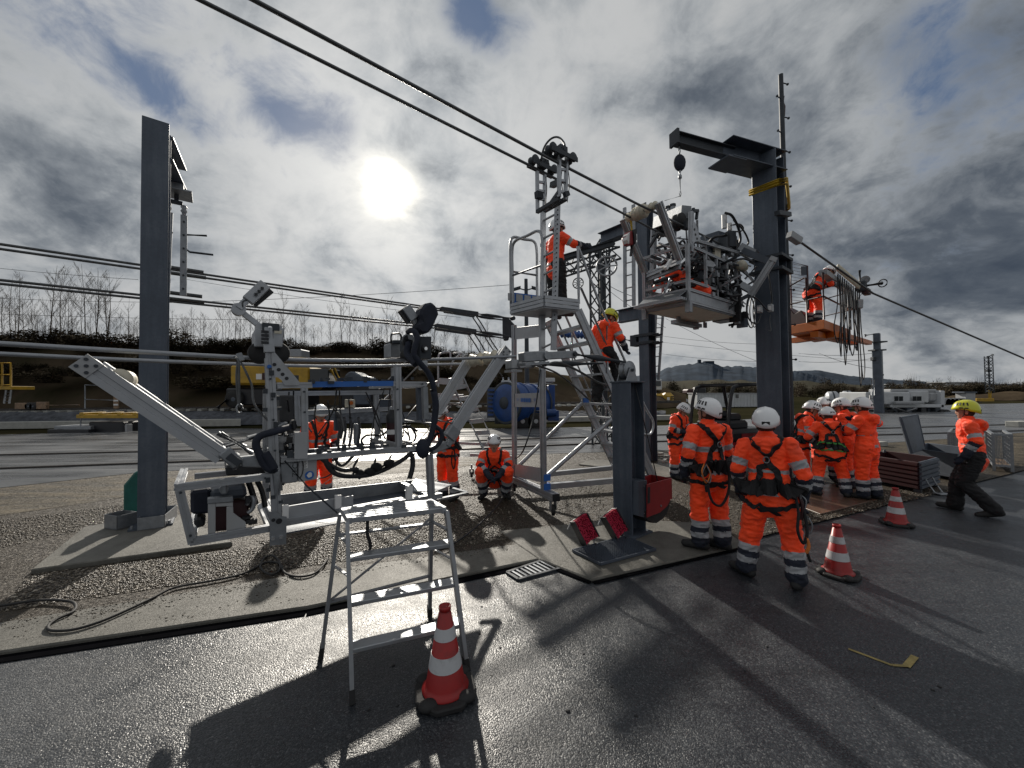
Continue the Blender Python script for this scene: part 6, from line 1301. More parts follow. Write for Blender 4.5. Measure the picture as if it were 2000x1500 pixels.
# boot cleaner: grate mat with two brush units
mq = [Z(*p, .040) for p in ((1118, 1077), (1173, 1104), (1281, 1075), (1222, 1050))]
gm = thing('grate_mat', 'blue-grey perforated steel mat under the two red brushes', 'mat', lin(mq[0], mq[2], .5))
for a_, b_ in zip(mq, mq[1:] + mq[:1]): part(gm, 'mat_edge', 'grey_steel', 'bar', a_ + ZU * .012, b_ + ZU * .012, .012, .028)
b = MB()
for i in range(1, 30): b.bar(lin(mq[0], mq[3], i / 30) + ZU * .016, lin(mq[1], mq[2], i / 30) + ZU * .016, .005, .018)
for i in range(1, 16): b.bar(lin(mq[0], mq[1], i / 16) + ZU * .014, lin(mq[3], mq[2], i / 16) + ZU * .014, .004, .016)
tag(b.build('mat_grid', 'grey_steel', gm), kind='stuff')
for k, (bx, by, tx, ty, lab) in enumerate(((1153, 1055, 1131, 1012, 'left red brush of the boot cleaner on the steel mat'), (1212, 1043, 1189, 1003, 'right red brush of the boot cleaner beside the post'))):
    P0 = Z(bx, by, .095); P1 = D(tx, ty, P0.y + .03); t_ = thing('boot_brush', lab, 'boot brush', P0)
    ly = P1 - P0; L = ly.length; ly.normalize(); lx = (UD * .85 - MD * .25); lx = (lx - ly * lx.dot(ly)).normalized(); lz = lx.cross(ly); lz = lz if lz.y < 0 else -lz; cc = lin(P0, P1, .5)
    part(t_, 'brush_back', 'black_plastic', 'box', cc - lz * .05, lx * .20, ly * L * 1.06, lz * .02)
    for s in (-1, 1): part(t_, 'brush_side', 'black_plastic', 'box', cc + lx * s * .105, lx * .014, ly * L * 1.08, lz * .12)
    b = MB()
    for i in range(9):
        for j in range(15):
            for s_ in (0,):
                u_ = (i - 4) / 4; v_ = (j - 7) / 7; hgt_ = .055 + .035 * abs(u_) + rk.uniform(-.006, .006); q = cc + lx * u_ * .088 + ly * v_ * L * .49 - lz * .045
                b.cyl(q, q + lz * hgt_ + lx * rk.uniform(-.006, .006) + ly * rk.uniform(-.006, .006), .0085, .011, 5)
    tag(b.build('bristles', 'bristle', t_), kind='stuff')
    part(t_, 'leg', 'galvanised', 'tube', [P0 + lx * .06, up(P0 + lx * .06, .045)], .012, 6); part(t_, 'leg', 'galvanised', 'tube', [P0 - lx * .06, up(P0 - lx * .06, .045)], .012, 6)
    part(t_, 'stay', 'galvanised', 'bar', P1 - lz * .06 - lx * .09, P1 - lz * .10 - lx * .16 - ly * .06, .03, .01); part(t_, 'foot_plate', 'chrome', 'box', up(P0 + lx * .05, .068) - MD * .07, UD * .05, ND * .025, ZU * .012)
# ------------------------------------------------------------------ traffic cones
def cone0():
    t_ = thing('traffic_cone', 'large red and white traffic cone by the step ladder, on a lumpy black base', 'traffic cone', (0, 0, 0), 'red and white traffic cones')
    b = MB(); pr = []
    for i in range(8): a = R(22.5 + 45 * i); r = .185 if i % 2 == 0 else .185; pr.append((r * math.cos(a), r * math.sin(a)))
    b.prism([(x * 1.02, y * 1.02, 0) for x, y in pr], (0, 0, .035)); b.build('base', 'rubber', t_, .008)
    b = MB()
    for i in range(4): a = R(45 + 90 * i); b.ell((.15 * math.cos(a), .15 * math.sin(a), .028), .06, .045, .03, 10, 6)
    tag(b.build('base_lug', 'rubber', t_), kind='stuff')
    rad = lambda z: .118 - (z - .05) * (.118 - .036) / (.475 - .05)
    def band(nm, m_, z0, z1, o): MB().lathe((0, 0, z0), ZU, [(0, rad(z0) + o), (z1 - z0, rad(z1) + o)], 28).build(nm, m_, t_)
    MB().lathe((0, 0, .034), ZU, [(0, .135), (.008, .138), (.02, .122), (.04, rad(.074)), (.44, rad(.474)), (.442, .028), (.45, .028), (.452, .036), (.475, .036), (.478, .03), (.40, .02)], 28).build('cone_body', 'cone_red', t_)
    band('white_band', 'cone_white', .165, .245, .0025); band('white_band', 'cone_white', .33, .395, .0025)
    return t_
cn = cone0()
cn.location = G(870, 1352); cn.scale = (1.07,) * 3; cn.rotation_euler = (0, 0, R(17))
for px, py, lab, rz in ((1637, 1122, 'middle red and white traffic cone, behind the nearest worker', 35), (1751, 1024, 'farthest red and white traffic cone, in front of the dark red crate', 60)):
    c = copy_tree(cn); c.location = G(px, py); c.scale = (1,) * 3; c.rotation_euler = (0, 0, R(rz)); c['label'] = lab
# ------------------------------------------------------------------ crates on the right
def crate(name, label, c0, c1, c2, h, m_, ribs=5, wall=.03, m2=None):
    c0, c1, c2 = V3(c0), V3(c1), V3(c2); c0.z = c1.z = c2.z = .024; c3 = c1 + c2 - c0; t_ = thing(name, label, 'crate', c0); q = [c0, c1, c3, c2]; cen = lin(c0, c3, .5)
    part(t_, 'crate_floor', m_, 'prism', [p + ZU * .06 for p in q], ZU * .03)
    for i, (a_, b_) in enumerate(zip(q, q[1:] + q[:1])):
        inw = (cen - lin(a_, b_, .5)).normalized(); mm_ = m2 if (m2 and i == 3) else m_
        part(t_, 'crate_wall', mm_, 'prism', [a_ + ZU * .06, b_ + ZU * .06, b_ + ZU * h, a_ + ZU * h], inw * wall, bevel=.004)
        for k in range(ribs): z_ = .1 + (h - .14) * k / max(1, ribs - 1); part(t_, 'wall_rib', mm_, 'bar', lin(a_, b_, .02) + ZU * z_ - inw * .012, lin(a_, b_, .98) + ZU * z_ - inw * .012, .03, .05)
    for p in q: part(t_, 'foot', 'dark_steel', 'box', p + (cen - p).normalized() * .08 + ZU * .03, UD * .1, ND * .1, ZU * .06)
    return t_, q
k0_ = G(1797, 966)
cr_, q = crate('steel_crate', 'dark red ribbed steel crate standing open beside the brown plate', k0_, G(1690, 943), G(1834, 952), hgt(1797, 906, k0_), 'dark_red', 6, m2='grey_steel')
a_ = lin(q[0], q[1], .45) + ZU * .42 - MD * .03 - UD * .0; part(cr_, 'name_plate', 'red_plastic', 'box', lin(q[0], q[1], .55) + ZU * .47 + V3((0.02, -.05, 0)), (q[1] - q[0]).normalized() * .20, V3((0, .01, 0)), ZU * .07)
part(cr_, 'lifting_eye', 'dark_steel', 'tube', [lin(q[0], q[1], .6) + ZU * (.64 + .05 * math.sin(t)) + UD * .05 * math.cos(t) for t in [i * .6 for i in range(6)]], .018, 6)
k0_ = G(1872, 944)
cr_, q = crate('metal_chest', 'dark blue-grey metal chest with its lid standing open', k0_, G(1776, 925), G(1905, 928), hgt(1872, 889, k0_), 'grey_steel', 1)
ax0, ax1 = Z(1779, 884, hgt(1872, 889, k0_)), D(1804, 878, Z(1779, 884, .55).y + .5)
lp0, lp1, lp2, lp3 = D(1780, 886, 8.0), D(1806, 879, 8.5), D(1791, 811, 8.55), D(1758, 817, 8.05)
part(cr_, 'lid', 'grey_steel', 'prism', [lp0, lp1, lp2, lp3], V3((.03, .0, .01)), bevel=.004)
for a_, b_ in ((lp0, lp2), (lp1, lp3)): part(cr_, 'lid_crease', 'grey_steel', 'bar', lin(a_, b_, .05) - V3((.012, .01, 0)), lin(a_, b_, .95) - V3((.012, .01, 0)), .02, .012)
for a_, b_ in ((lp1, lp2), (lp2, lp3), (lp3, lp0)): part(cr_, 'lid_edge', 'grey_steel', 'bar', a_, b_, .035, .05)
def cage(label, c0, c1, c2, h):
    c0, c1, c2 = V3(c0), V3(c1), V3(c2); c0.z = c1.z = c2.z = .024; c3 = c1 + c2 - c0; t_ = thing('mesh_crate', label, 'mesh crate', c0); q = [c0, c1, c3, c2]
    for p in q: part(t_, 'post', 'galvanised', 'bar', p, p + ZU * h, .05)
    for a_, b_ in zip(q, q[1:] + q[:1]):
        for z_ in (.12, h): part(t_, 'rail', 'galvanised', 'bar', a_ + ZU * z_, b_ + ZU * z_, .045)
        b = MB()
        for i in range(1, 12): b.bar(lin(a_, b_, i / 12) + ZU * .12, lin(a_, b_, i / 12) + ZU * h, .008)
        for i in range(1, 8): z_ = .12 + (h - .12) * i / 8; b.bar(a_ + ZU * z_, b_ + ZU * z_, .008)
        tag(b.build('wire_mesh', 'galvanised', t_), kind='stuff')
    part(t_, 'floor', 'wood', 'prism', [p + ZU * .1 for p in q], ZU * .03); return t_
k0_ = G(1978, 924); cage('galvanised mesh crate standing behind the walking worker', k0_, G(1942, 921), G(1962, 908), hgt(1978, 852, k0_))
k0_ = G(1880, 908); cage('galvanised mesh crate between the open chest and the walking worker', k0_, G(1855, 905), G(1885, 895), hgt(1880, 849, k0_))
# hand trolley leaning on the red crate
t_ = thing('hand_trolley', 'small aluminium hand trolley leaning on the dark red crate', 'hand trolley', G(1822, 966))
hb = G(1825, 965); ht = D(1805, 932, hb.y + .1)
for s in (0, .14): part(t_, 'frame_tube', AL, 'tube', [hb + V3((s, 0, .03)), ht + V3((s, 0, 0))], .015, 6)
for k in range(3): part(t_, 'cross_bar', AL, 'tube', [lin(hb + ZU * .03, ht, k / 2.2), lin(hb + ZU * .03, ht, k / 2.2) + V3((.14, 0, 0))], .012, 6)
part(t_, 'toe_plate', AL, 'box', hb + V3((.07, -.06, .02)), V3((.2, 0, 0)), V3((0, .14, 0)), V3((0, 0, .012)))
for (px, py, w, h_, lab) in ((1720, 873, .35, .16, 'small concrete block lying on the sandy ground'), (1992, 834, .9, .26, 'grey concrete block at the right edge of the sandy ground')):
    t_ = G(px, py); tag(MB().box(up(t_, .022 + h_ / 2), V3((w, .1, 0)), V3((-.1, w * .5, 0)), ZU * h_).build('concrete_block', 'concrete_block', bevel=.02), lab, 'block')
# timber offcuts and stones by the rear column
for i, (px, py, l, a) in enumerate(((1282, 892, .5, 20), (1310, 897, .35, -10), (1298, 905, .4, 60))):
    P = G(px, py) + ZU * .075; d = V3((math.cos(R(a)), math.sin(R(a)), 0)); tag(MB().bar(P - d * l / 2, P + d * l / 2, .09, .06).build('timber_offcut', 'concrete_block', bevel=.01), 'pale offcut on the pad by the rear column, ' + ('leftmost', 'rightmost', 'middle')[i], 'offcut')
# ------------------------------------------------------------------ forklift behind the workers
FK = G(1432, 905); fx = V3((.92, .39, 0)); fy = V3((-.39, .92, 0)); FK = D(1440, 900, 8.9); FK.z = .022
fk = thing('forklift', 'red and black truck with an open overhead guard behind the workers', 'forklift', FK)
def fb(nm, m_, cx_, cy_, cz_, lx_, ly_, lz_, bv=.03): return part(fk, nm, m_, 'box', FK + fx * cx_ + fy * cy_ + ZU * cz_, fx * lx_, fy * ly_, ZU * lz_, bevel=bv)
fb('body', 'red_plastic', .05, .3, .50, 1.5, 1.1, .5); fb('counterweight', 'black_plastic', .1, .2, .86, 1.35, 1.0, .30, .08); fb('hood', 'black_plastic', -.1, .3, 1.08, .8, .8, .22, .06)
fb('seat', 'black_plastic', .05, .3, 1.25, .45, .5, .18, .05); fb('dash', 'black_plastic', -.25, .35, 1.33, .3, .5, .16, .05)
part(fk, 'name_plate', 'red_plastic', 'box', FK + fx * .0 - fy * .312 + ZU * .87, fx * .5, fy * .01, ZU * .1)
for sy in (-.25, .75):
    part(fk, 'guard_frame', 'black_plastic', 'tube', bez([FK + fx * -.62 + fy * sy + ZU * .9, FK + fx * -.55 + fy * sy + ZU * 1.45, FK + fx * -.45 + fy * sy + ZU * 1.85, FK + fx * -.25 + fy * sy + ZU * 1.98, FK + fx * .7 + fy * sy + ZU * 2.02], 5), .04, 8)
    part(fk, 'guard_pillar', 'black_plastic', 'tube', [FK + fx * .55 + fy * sy + ZU * 2.0, FK + fx * .78 + fy * sy + ZU * .95], .04, 8)
part(fk, 'guard_roof', 'black_plastic', 'box', FK + fx * .25 + fy * .25 + ZU * 2.02, fx * 1.0, fy * 1.1, ZU * .05)
for i in range(4): part(fk, 'roof_bar', 'black_plastic', 'tube', [FK + fx * (-.2 + .25 * i) - fy * .25 + ZU * 2.03, FK + fx * (-.2 + .25 * i) + fy * .75 + ZU * 2.03], .02, 6)
for sx in (-.5, .55):
    for sy in (-.30, .80): part(fk, 'wheel', 'rubber', 'lathe', FK + fx * sx + fy * (sy - .1) + ZU * .28, fy, [(0, .1), (0, .24), (.03, .28), (.17, .28), (.2, .24), (.2, .1)], 20)
# ------------------------------------------------------------------ orange lift platform at the right
zL = D(1590, 634, 9.7).z
lf = thing('lift_platform', 'orange lift platform with red mesh panel and rails beside the tower', 'lift platform', D(1600, 650, 9.7))
Lq = [Z(1545, 668, zL), Z(1612, 640, zL), Z(1660, 650, zL), Z(1585, 668, zL)]
Lq = [D(1540, 655, 9.9), D(1610, 637, 9.0), D(1662, 650, 10.6), D(1590, 655, 11.6)]
for p in Lq: p.z = zL
def LPp(u_, v_, z_=0): return lin(lin(Lq[0], Lq[1], u_), lin(Lq[3], Lq[2], u_), v_) + ZU * z_
part(lf, 'deck', 'orange_paint', 'prism', [p - ZU * .22 for p in Lq], ZU * .22, bevel=.01)
part(lf, 'under_beam', 'orange_paint', 'bar', LPp(-.1, .3, -.3), LPp(1.1, .3, -.3), .2, .14); part(lf, 'under_beam', 'orange_paint', 'bar', LPp(.75, -.02, -.32), LPp(.75, 1.6, -.22), .16, .14); part(lf, 'fork', 'orange_paint', 'bar', LPp(1.0, .6, -.24), LPp(1.0, 1.9, -.2), .14, .12)
def rl(*pp, r=.022, m_='dark_red'): return part(lf, 'rail', m_, 'tube', [LPp(*p) for p in pp], r, 6)
for u_, v_ in ((1, 0), (1, 1), (.0, 1), (.55, 0)): rl((u_, v_, 0), (u_, v_, 1.1 if u_ else 1.0))
rl((1, 0, 1.1), (1, 1, 1.1)); rl((1, 0, .55), (1, 1, .55)); rl((0, 1, 1.0), (1, 1, 1.05)); rl((0, 0, .55), (1, 0, .55)); rl((0, 1, .5), (1, 1, .55)); rl((0, 0, 1.0), (.5, 0, 1.12), (.55, 0, 1.1))
P0 = D(1546, 602, 9.9); P1 = D(1579, 605, 9.7); hM = D(1546, 511, 9.9).z - P0.z
part(lf, 'mesh_frame', 'dark_red', 'tube', [P0, P0 + ZU * hM, P1 + ZU * (hM - .1), P1], .022, 6)
b = MB()
for i in range(14): z_ = hM * (i + .5) / 14; b.bar(P0 + ZU * z_, P1 + ZU * z_ * .93, .010)
tag(b.build('mesh_wire', 'light_grey', lf), kind='stuff')
part(lf, 'mesh_sign', 'grey_steel', 'box', P1 + ZU * (hM - .22) - V3((.09, 0, 0)), V3((.16, 0, 0)), V3((0, .01, 0)), ZU * .22)
part(lf, 'lift_head', 'dark_red', 'prism', [LPp(-.1, .1, 0), LPp(.45, .1, 0), LPp(.42, .1, .22), LPp(.3, .1, .40), LPp(.1, .1, .34), LPp(-.1, .1, .6)], (LPp(0, .8) - LPp(0, .3)), bevel=.02)
part(lf, 'control_box', 'light_grey', 'bar', LPp(.98, .02, 1.13), LPp(.98, .95, 1.08), .16, .12)
# rack of rope clips with the hanging ropes
ra, rb_ = D(1634, 523, 9.4), D(1680, 562, 10.2)
rk_ = thing('rope_rack', 'row of pale spring clips with many black ropes hanging beside the lift platform', 'rope rack', ra)
part(rk_, 'rack_bar', 'galvanised', 'bar', ra, rb_, .06, .06)
for i in range(16):
    t = (i + .5) / 16; q = lin(ra, rb_, t); part(rk_, 'spring_clip', 'beige_plastic', 'lathe', q + ZU * .10 - ND * .02, -ZU * 1 + UD * .25, [(0, .015), (.02, .032), (.10, .036), (.18, .032), (.21, .015)], 10)
rr2 = random.Random(8)
for i in range(11):
    t = (i + .4) / 11; q = lin(ra, rb_, t) - ZU * .12; L = rr2.uniform(1.6, 2.2) if i < 9 else rr2.uniform(1.7, 3.0); w = rr2.uniform(.06, .30)
    mid = rr2.uniform(-.25, .25)
    part(rk_, 'rope_loop', 'black_plastic', 'tube', bez([q - UD * .03, q - ZU * L * .45 - UD * (w * .4), q - ZU * L * .8 + UD * (mid - w), q - ZU * L + UD * mid, q - ZU * L * .8 + UD * (mid + w), q - ZU * L * .4 + UD * w * .5, q + UD * .03], 6), .012, 5)
tl = thing('clamp_tool', 'cable clamp tool with a handwheel at the end of the anchor cable', 'tool', D(1690, 560, 10.2))
q = D(1682, 560, 10.2); part(tl, 'tool_body', 'dark_steel', 'box', q, UD * .3, ND * .2, ZU * .28, bevel=.03); part(tl, 'tool_arm', 'dark_steel', 'tube', [q, D(1722, 553, 10.2)], .05, 8); part(tl, 'handle', 'dark_steel', 'tube', [D(1680, 552, 10.2), D(1679, 528, 10.2)], .035, 7)
part(tl, 'roller', 'galvanised', 'cyl', D(1690, 546, 10.1), D(1690, 546, 10.4), .10); part(tl, 'red_jaw', 'dark_red', 'box', D(1692, 570, 10.2), UD * .3, ND * .15, ZU * .16, bevel=.02)
w_ = D(1724, 553, 10.2); part(tl, 'handwheel', 'dark_steel', 'tube', [w_ + ND * .0 + (V3((.3, -.95, 0)) * math.cos(a) + ZU * math.sin(a)) * .10 for a in [i * .45 for i in range(14)]], .015, 6, closed=True)
bx = thing('hung_box', 'small grey box hanging under the clamp tool', 'box', D(1675, 592, 10.2)); part(bx, 'box_body', 'light_grey', 'prism', [D(*p, 10.1) for p in ((1661, 584), (1688, 584), (1687, 602), (1662, 602))], V3((0, .3, 0)), bevel=.02); part(bx, 'hanger', 'cable', 'tube', [D(1675, 584, 10.2), D(1686, 570, 10.2)], .012, 5)
# ------------------------------------------------------------------ vehicles and gear in the background
def dbox(par, nm, m_, x0, y0, x1, y1, Y, dpt, bv=.03): return part(par, nm, m_, 'prism', [D(x0, y0, Y), D(x1, y0, Y), D(x1, y1, Y), D(x0, y1, Y)], V3((0, dpt, 0)), bevel=bv)
def dtube(par, nm, m_, pts, Y, r, n=6): return part(par, nm, m_, 'tube', [D(*p, Y) for p in pts], r, n)
def wheel(par, px, py, Y, r, w=.3, rim='grey_steel'):
    q = D(px, py, Y); w_ = part(par, 'wheel', 'rubber', 'lathe', q, V3((0, 1, 0)), [(0, r * .5), (0, r * .92), (.04, r), (w - .04, r), (w, r * .92), (w, r * .5)], 22)
    r_ = part(w_, 'rim', rim, 'lathe', q + V3((0, .03, 0)), V3((0, -1, 0)), [(0, r * .55), (.02, r * .5), (.03, r * .25), (.05, r * .2)], 18); r_.parent = w_; r_.matrix_parent_inverse = Matrix(); return w_
# blue tank trailer
YB = 21.0
bt = thing('tank_trailer', 'blue twin axle vacuum tank trailer parked on the far side of the lot', 'trailer', up(D(1030, 835, YB), .027))
t0, t1 = D(984, 787, YB - .7), D(1078, 788, YB + 2.2); ta = (t1 - t0).normalized()
part(bt, 'tank', 'blue_paint', 'lathe', t0, t1 - t0, [(0, .05), (.02, .6), (.07, .95), (.15, 1.08), (2.7, 1.08), (2.85, .95), (2.95, .5), (2.96, .05)], 28)
for o_, w_, m_ in ((.10, .10, 'dark_steel'), (.95, .06, 'blue_paint'), (1.8, .06, 'blue_paint'), (2.6, .08, 'dark_steel')): part(bt, 'tank_ring', m_, 'lathe', t0 + ta * o_, ta, [(0, 1.08), (0, 1.14), (w_, 1.14), (w_, 1.08)], 28)
part(bt, 'end_hatch', 'dark_steel', 'lathe', t0 - ta * .03, ta, [(0, .05), (.0, .32), (.06, .34)], 18)
dbox(bt, 'chassis', 'dark_steel', 986, 811, 1076, 816, YB - .2, 2.0); part(bt, 'mudguard', 'light_grey', 'tube', [D(*p, YB - .5) for p in ((1008, 822), (1012, 812), (1056, 812), (1060, 822))], .06, 6)
wheel(bt, 1021, 823, YB - .6, .46, .3, 'light_grey'); wheel(bt, 1047, 823, YB - .6, .46, .3, 'light_grey')
dbox(bt, 'front_cabinet', 'blue_paint', 1072, 752, 1084, 806, YB + .6, 1.2); dbox(bt, 'cabinet_top', 'white_paint', 1064, 738, 1084, 746, YB + .6, .8); dbox(bt, 'manhole_box', 'blue_paint', 980, 746, 997, 762, YB + .2, 1.0); dbox(bt, 'box_lid', 'white_paint', 979, 743, 998, 747, YB + .2, 1.0)
for x in (983, 994): dtube(bt, 'lid_handle', 'white_paint', ((x, 743), (x - 1, 737)), YB + .2, .05)
dtube(bt, 'top_rail', 'light_grey', ((1000, 752), (1060, 748), (1088, 752)), YB, .03); dtube(bt, 'side_rail', 'light_grey', ((1010, 803), (1056, 803)), YB - .45, .04)
dbox(bt, 'pump_unit', 'blue_paint', 1070, 802, 1092, 822, YB - .2, .8); part(bt, 'pump_drum', 'blue_paint', 'cyl', D(1068, 806, YB - .4), D(1086, 806, YB - .4), .2); dbox(bt, 'hose_reel', 'black_plastic', 1000, 796, 1012, 811, YB - .4, .5); dbox(bt, 'valve_chest', 'grey_steel', 1028, 797, 1040, 811, YB - .4, .5)
lr = dbox(bt, 'rear_ladder', 'grey_steel', 951, 757, 968, 816, YB + .1, .12, .01)
for k in range(7): dbox(bt, 'ladder_slat', 'blue_paint', 953, 760 + 8 * k, 966, 764 + 8 * k, YB - .02, .1, .005)
dbox(bt, 'drawbar', 'dark_steel', 966, 815, 1000, 828, YB + .4, .6); dbox(bt, 'tail_box', 'light_grey', 968, 772, 974, 812, YB, .3)
for x, y in ((1008, 770), (1038, 775), (1058, 782), (1000, 795)): part(bt, 'worn_patch', 'beige_plastic', 'ell', D(x, y, YB - .17) + V3((0, .03, 0)), .14, .02, .18, 10, 6)
# yellow rail vehicle behind the carriage
YY = 26.5
yv = thing('rail_excavator', 'yellow rail excavator standing on the track behind the carriage', 'excavator', D(540, 795, YY))
dbox(yv, 'body', 'yellow_paint', 448, 712, 560, 752, YY, 2.4, .15); dbox(yv, 'engine_cover', 'yellow_paint', 520, 716, 604, 760, YY + .2, 2.0, .12); dbox(yv, 'cab', 'glass_dark', 604, 720, 642, 752, YY + .1, 1.8, .05); dbox(yv, 'undercarriage', 'black_plastic', 440, 758, 600, 792, YY + .4, 1.8, .1)
wheel(yv, 455, 780, YY + .1, .6, .5); wheel(yv, 578, 778, YY + .1, .6, .5); dbox(yv, 'vent', 'dark_red', 512, 728, 530, 742, YY - .03, .05, .005); dbox(yv, 'side_plate', 'sticker', 500, 730, 511, 741, YY - .03, .05, .005); dbox(yv, 'top_gear', 'galvanised', 547, 682, 588, 698, YY + .5, 1.2, .05); dtube(yv, 'exhaust', 'galvanised', ((561, 690), (561, 676)), YY + .5, .12)
dtube(yv, 'boom', 'yellow_paint', ((646, 722), (662, 752)), YY, .12); dtube(yv, 'boom', 'yellow_paint', ((652, 718), (668, 748)), YY + .5, .12); dtube(yv, 'tow_hook', 'black_plastic', ((444, 780), (425, 796)), YY, .1)
tp_ = thing('covered_machine', 'machine under a grey tarpaulin right of the yellow excavator', 'machine', D(695, 795, YY + 1)); dbox(tp_, 'machine_body', 'black_plastic', 665, 745, 738, 795, YY + 1.2, 1.5, .1)
part(tp_, 'tarpaulin', 'grey_steel', 'prism', [D(*p, YY + 1) for p in ((668, 746), (674, 732), (682, 725), (692, 726), (704, 733), (718, 736), (720, 746))], V3((0, 1.8, 0)), bevel=.1)
dbox(tp_, 'side_box', 'grey_steel', 690, 768, 722, 790, YY + .9, .5)
# track on the ballast bank
for dy, lab in ((0, 'nearer'), (1.45, 'farther')):
    a_, b_ = D(-300, 804, 26.4 + dy), D(1330, 801, 31 + dy); a_.z = b_.z = 1.02; tag(MB().bar(a_, b_, .08, .16).build('track_rail', 'steel_rail'), lab + ' rail of the railway track along the embankment foot', 'rail')
for i in range(62):
    t = i / 62; a_ = lin(D(-150, 804, 26.2), D(1180, 801, 30.3), t); a_.z = .9
    if i == 0: s0 = tag(MB().box((0, 0, 0), (.25, 0, 0), (0, 2.5, 0), (0, 0, .16)).build('sleeper', 'concrete_block'), 'concrete sleeper of the track along the embankment foot', 'sleeper', 'track sleepers'); s = s0
    else: s = s0.copy(); COL.objects.link(s)
    s.location = a_ + V3((0, .9, 0)); s.rotation_euler = (0, 0, R(12))
slab('concrete_edge', [D(-200, 842, 23.2), D(470, 838, 24), D(470, 836, 24.5), D(-200, 838, 23.6)], 'concrete_block', 0.0, .42)
slab('concrete_edge', [D(1060, 832, 24.5), D(1330, 830, 25.5), D(1330, 828, 26), D(1060, 830, 25)], 'concrete_block', 0.0, .3)
# yellow spreader frame with black ballast block, pallets, cart, frames at the left
ys = thing('spreader_beam', 'yellow spreader frame lying across dark blocks left of the column', 'lifting frame', D(205, 845, 20.5))
dbox(ys, 'long_beam', 'yellow_paint', 148, 810, 268, 817, 20.5, .2, .02); dbox(ys, 'long_beam', 'yellow_paint', 160, 809, 268, 814, 21.6, .2, .02)
for x in (158, 195, 232, 262): dbox(ys, 'cross_piece', 'yellow_paint', x - 4, 806, x + 4, 812, 20.5, 1.2, .02)
dtube(ys, 'chain', 'galvanised', ((158, 817), (157, 838)), 20.4, .03)
bb_ = thing('ballast_block', 'black block under the yellow spreader frame', 'block', D(210, 848, 20.6)); dbox(bb_, 'block_body', 'black_plastic', 172, 824, 240, 847, 20.6, 1.6, .06); dbox(bb_, 'torn_cover', 'light_grey', 238, 828, 246, 845, 20.7, .4, .05)
for i, (x0, y0, x1, y1, lab) in enumerate(((92, 839, 172, 847, 'lowest dark pallet left of the black block'), (105, 832, 176, 839, 'grey plates stacked on the dark pallet'))): p_ = thing('pallet', lab, 'pallet', D(130, 846, 20.2)); dbox(p_, 'pallet_deck', ('black_plastic', 'galvanised')[i], x0, y0, x1, y1, 20.2 + .2 * i, 1.2, .02); dbox(p_, 'pallet_block', 'black_plastic', x0 + 6, y1 - 2, x0 + 20, y1 + 1, 20.2 + .2 * i, 1.0, .02)
yp = thing('access_platform', 'yellow railed platform with a short ladder at the left edge', 'platform', D(5, 795, 24))
for x in (-14, 4, 21): dtube(yp, 'rail_post', 'yellow_paint', ((x, 756), (x, 709)), 24, .05)
for y in (709, 732, 752): dtube(yp, 'rail', 'yellow_paint', ((-14, y), (21, y)), 24, .05)
dbox(yp, 'deck', 'yellow_paint', -20, 754, 22, 761, 24, 1.2, .02)
for x in (10, 20): dtube(yp, 'ladder_stile', 'light_grey', ((x + 2, 762), (x - 2, 788)), 24, .05)
for k in range(4): dtube(yp, 'ladder_rung', 'light_grey', ((11 - k * .5, 766 + 6 * k), (21 - k * .5, 766 + 6 * k)), 24, .03)
wc = thing('timber_cart', 'low timber sided cart on the track at the left', 'cart', D(58, 800, 27)); dbox(wc, 'side_board', 'wood', 28, 787, 52, 799, 27, .2, .02); dbox(wc, 'side_board', 'wood', 70, 785, 90, 799, 27, .2, .02); wheel(wc, 55, 794, 27, .28, .2); wheel(wc, 64, 794, 27, .28, .2); dtube(wc, 'drawbar', 'wood', ((90, 792), (155, 791)), 27, .05)
fr_ = thing('rack_frame', 'thin steel rack frame with a red-white ladder board left of the column', 'rack', D(195, 800, 27))
for p in (((166, 798), (166, 752)), ((166, 752), (220, 754)), ((166, 780), (222, 782)), ((213, 752), (213, 768))): dtube(fr_, 'frame_tube', 'galvanised', p, 27, .04)
dbox(fr_, 'ladder_board', 'wood', 221, 765, 230, 798, 26.9, .1, .01)
for y in (768, 781, 789): dbox(fr_, 'board_stripe', 'sticker', 221.5, y, 229.5, y + 3, 26.85, .05, .002)
# excavator right of the rear column
ev = thing('excavator', 'yellow excavator with a white cab right of the rear column', 'excavator', D(1300, 798, 48)); dbox(ev, 'engine_cover', 'yellow_paint', 1281, 769, 1297, 787, 48, 2.5, .2); dbox(ev, 'counterweight', 'yellow_paint', 1297, 767, 1319, 789, 47.5, 2.5, .4)
for k in range(3): dbox(ev, 'vent_slot', 'black_plastic', 1310, 774 + 4 * k, 1317, 776 + 4 * k, 47.45, .1, .01)
dbox(ev, 'decal', 'sticker', 1303, 776, 1308, 782, 47.45, .05, .01); dbox(ev, 'track_unit', 'black_plastic', 1278, 788, 1318, 799, 48, 2.5, .2); dbox(ev, 'cab', 'white_paint', 1280, 740, 1293, 762, 50, 2, .1); dbox(ev, 'cab_window', 'glass_dark', 1282, 744, 1291, 754, 49.9, .1, .01)
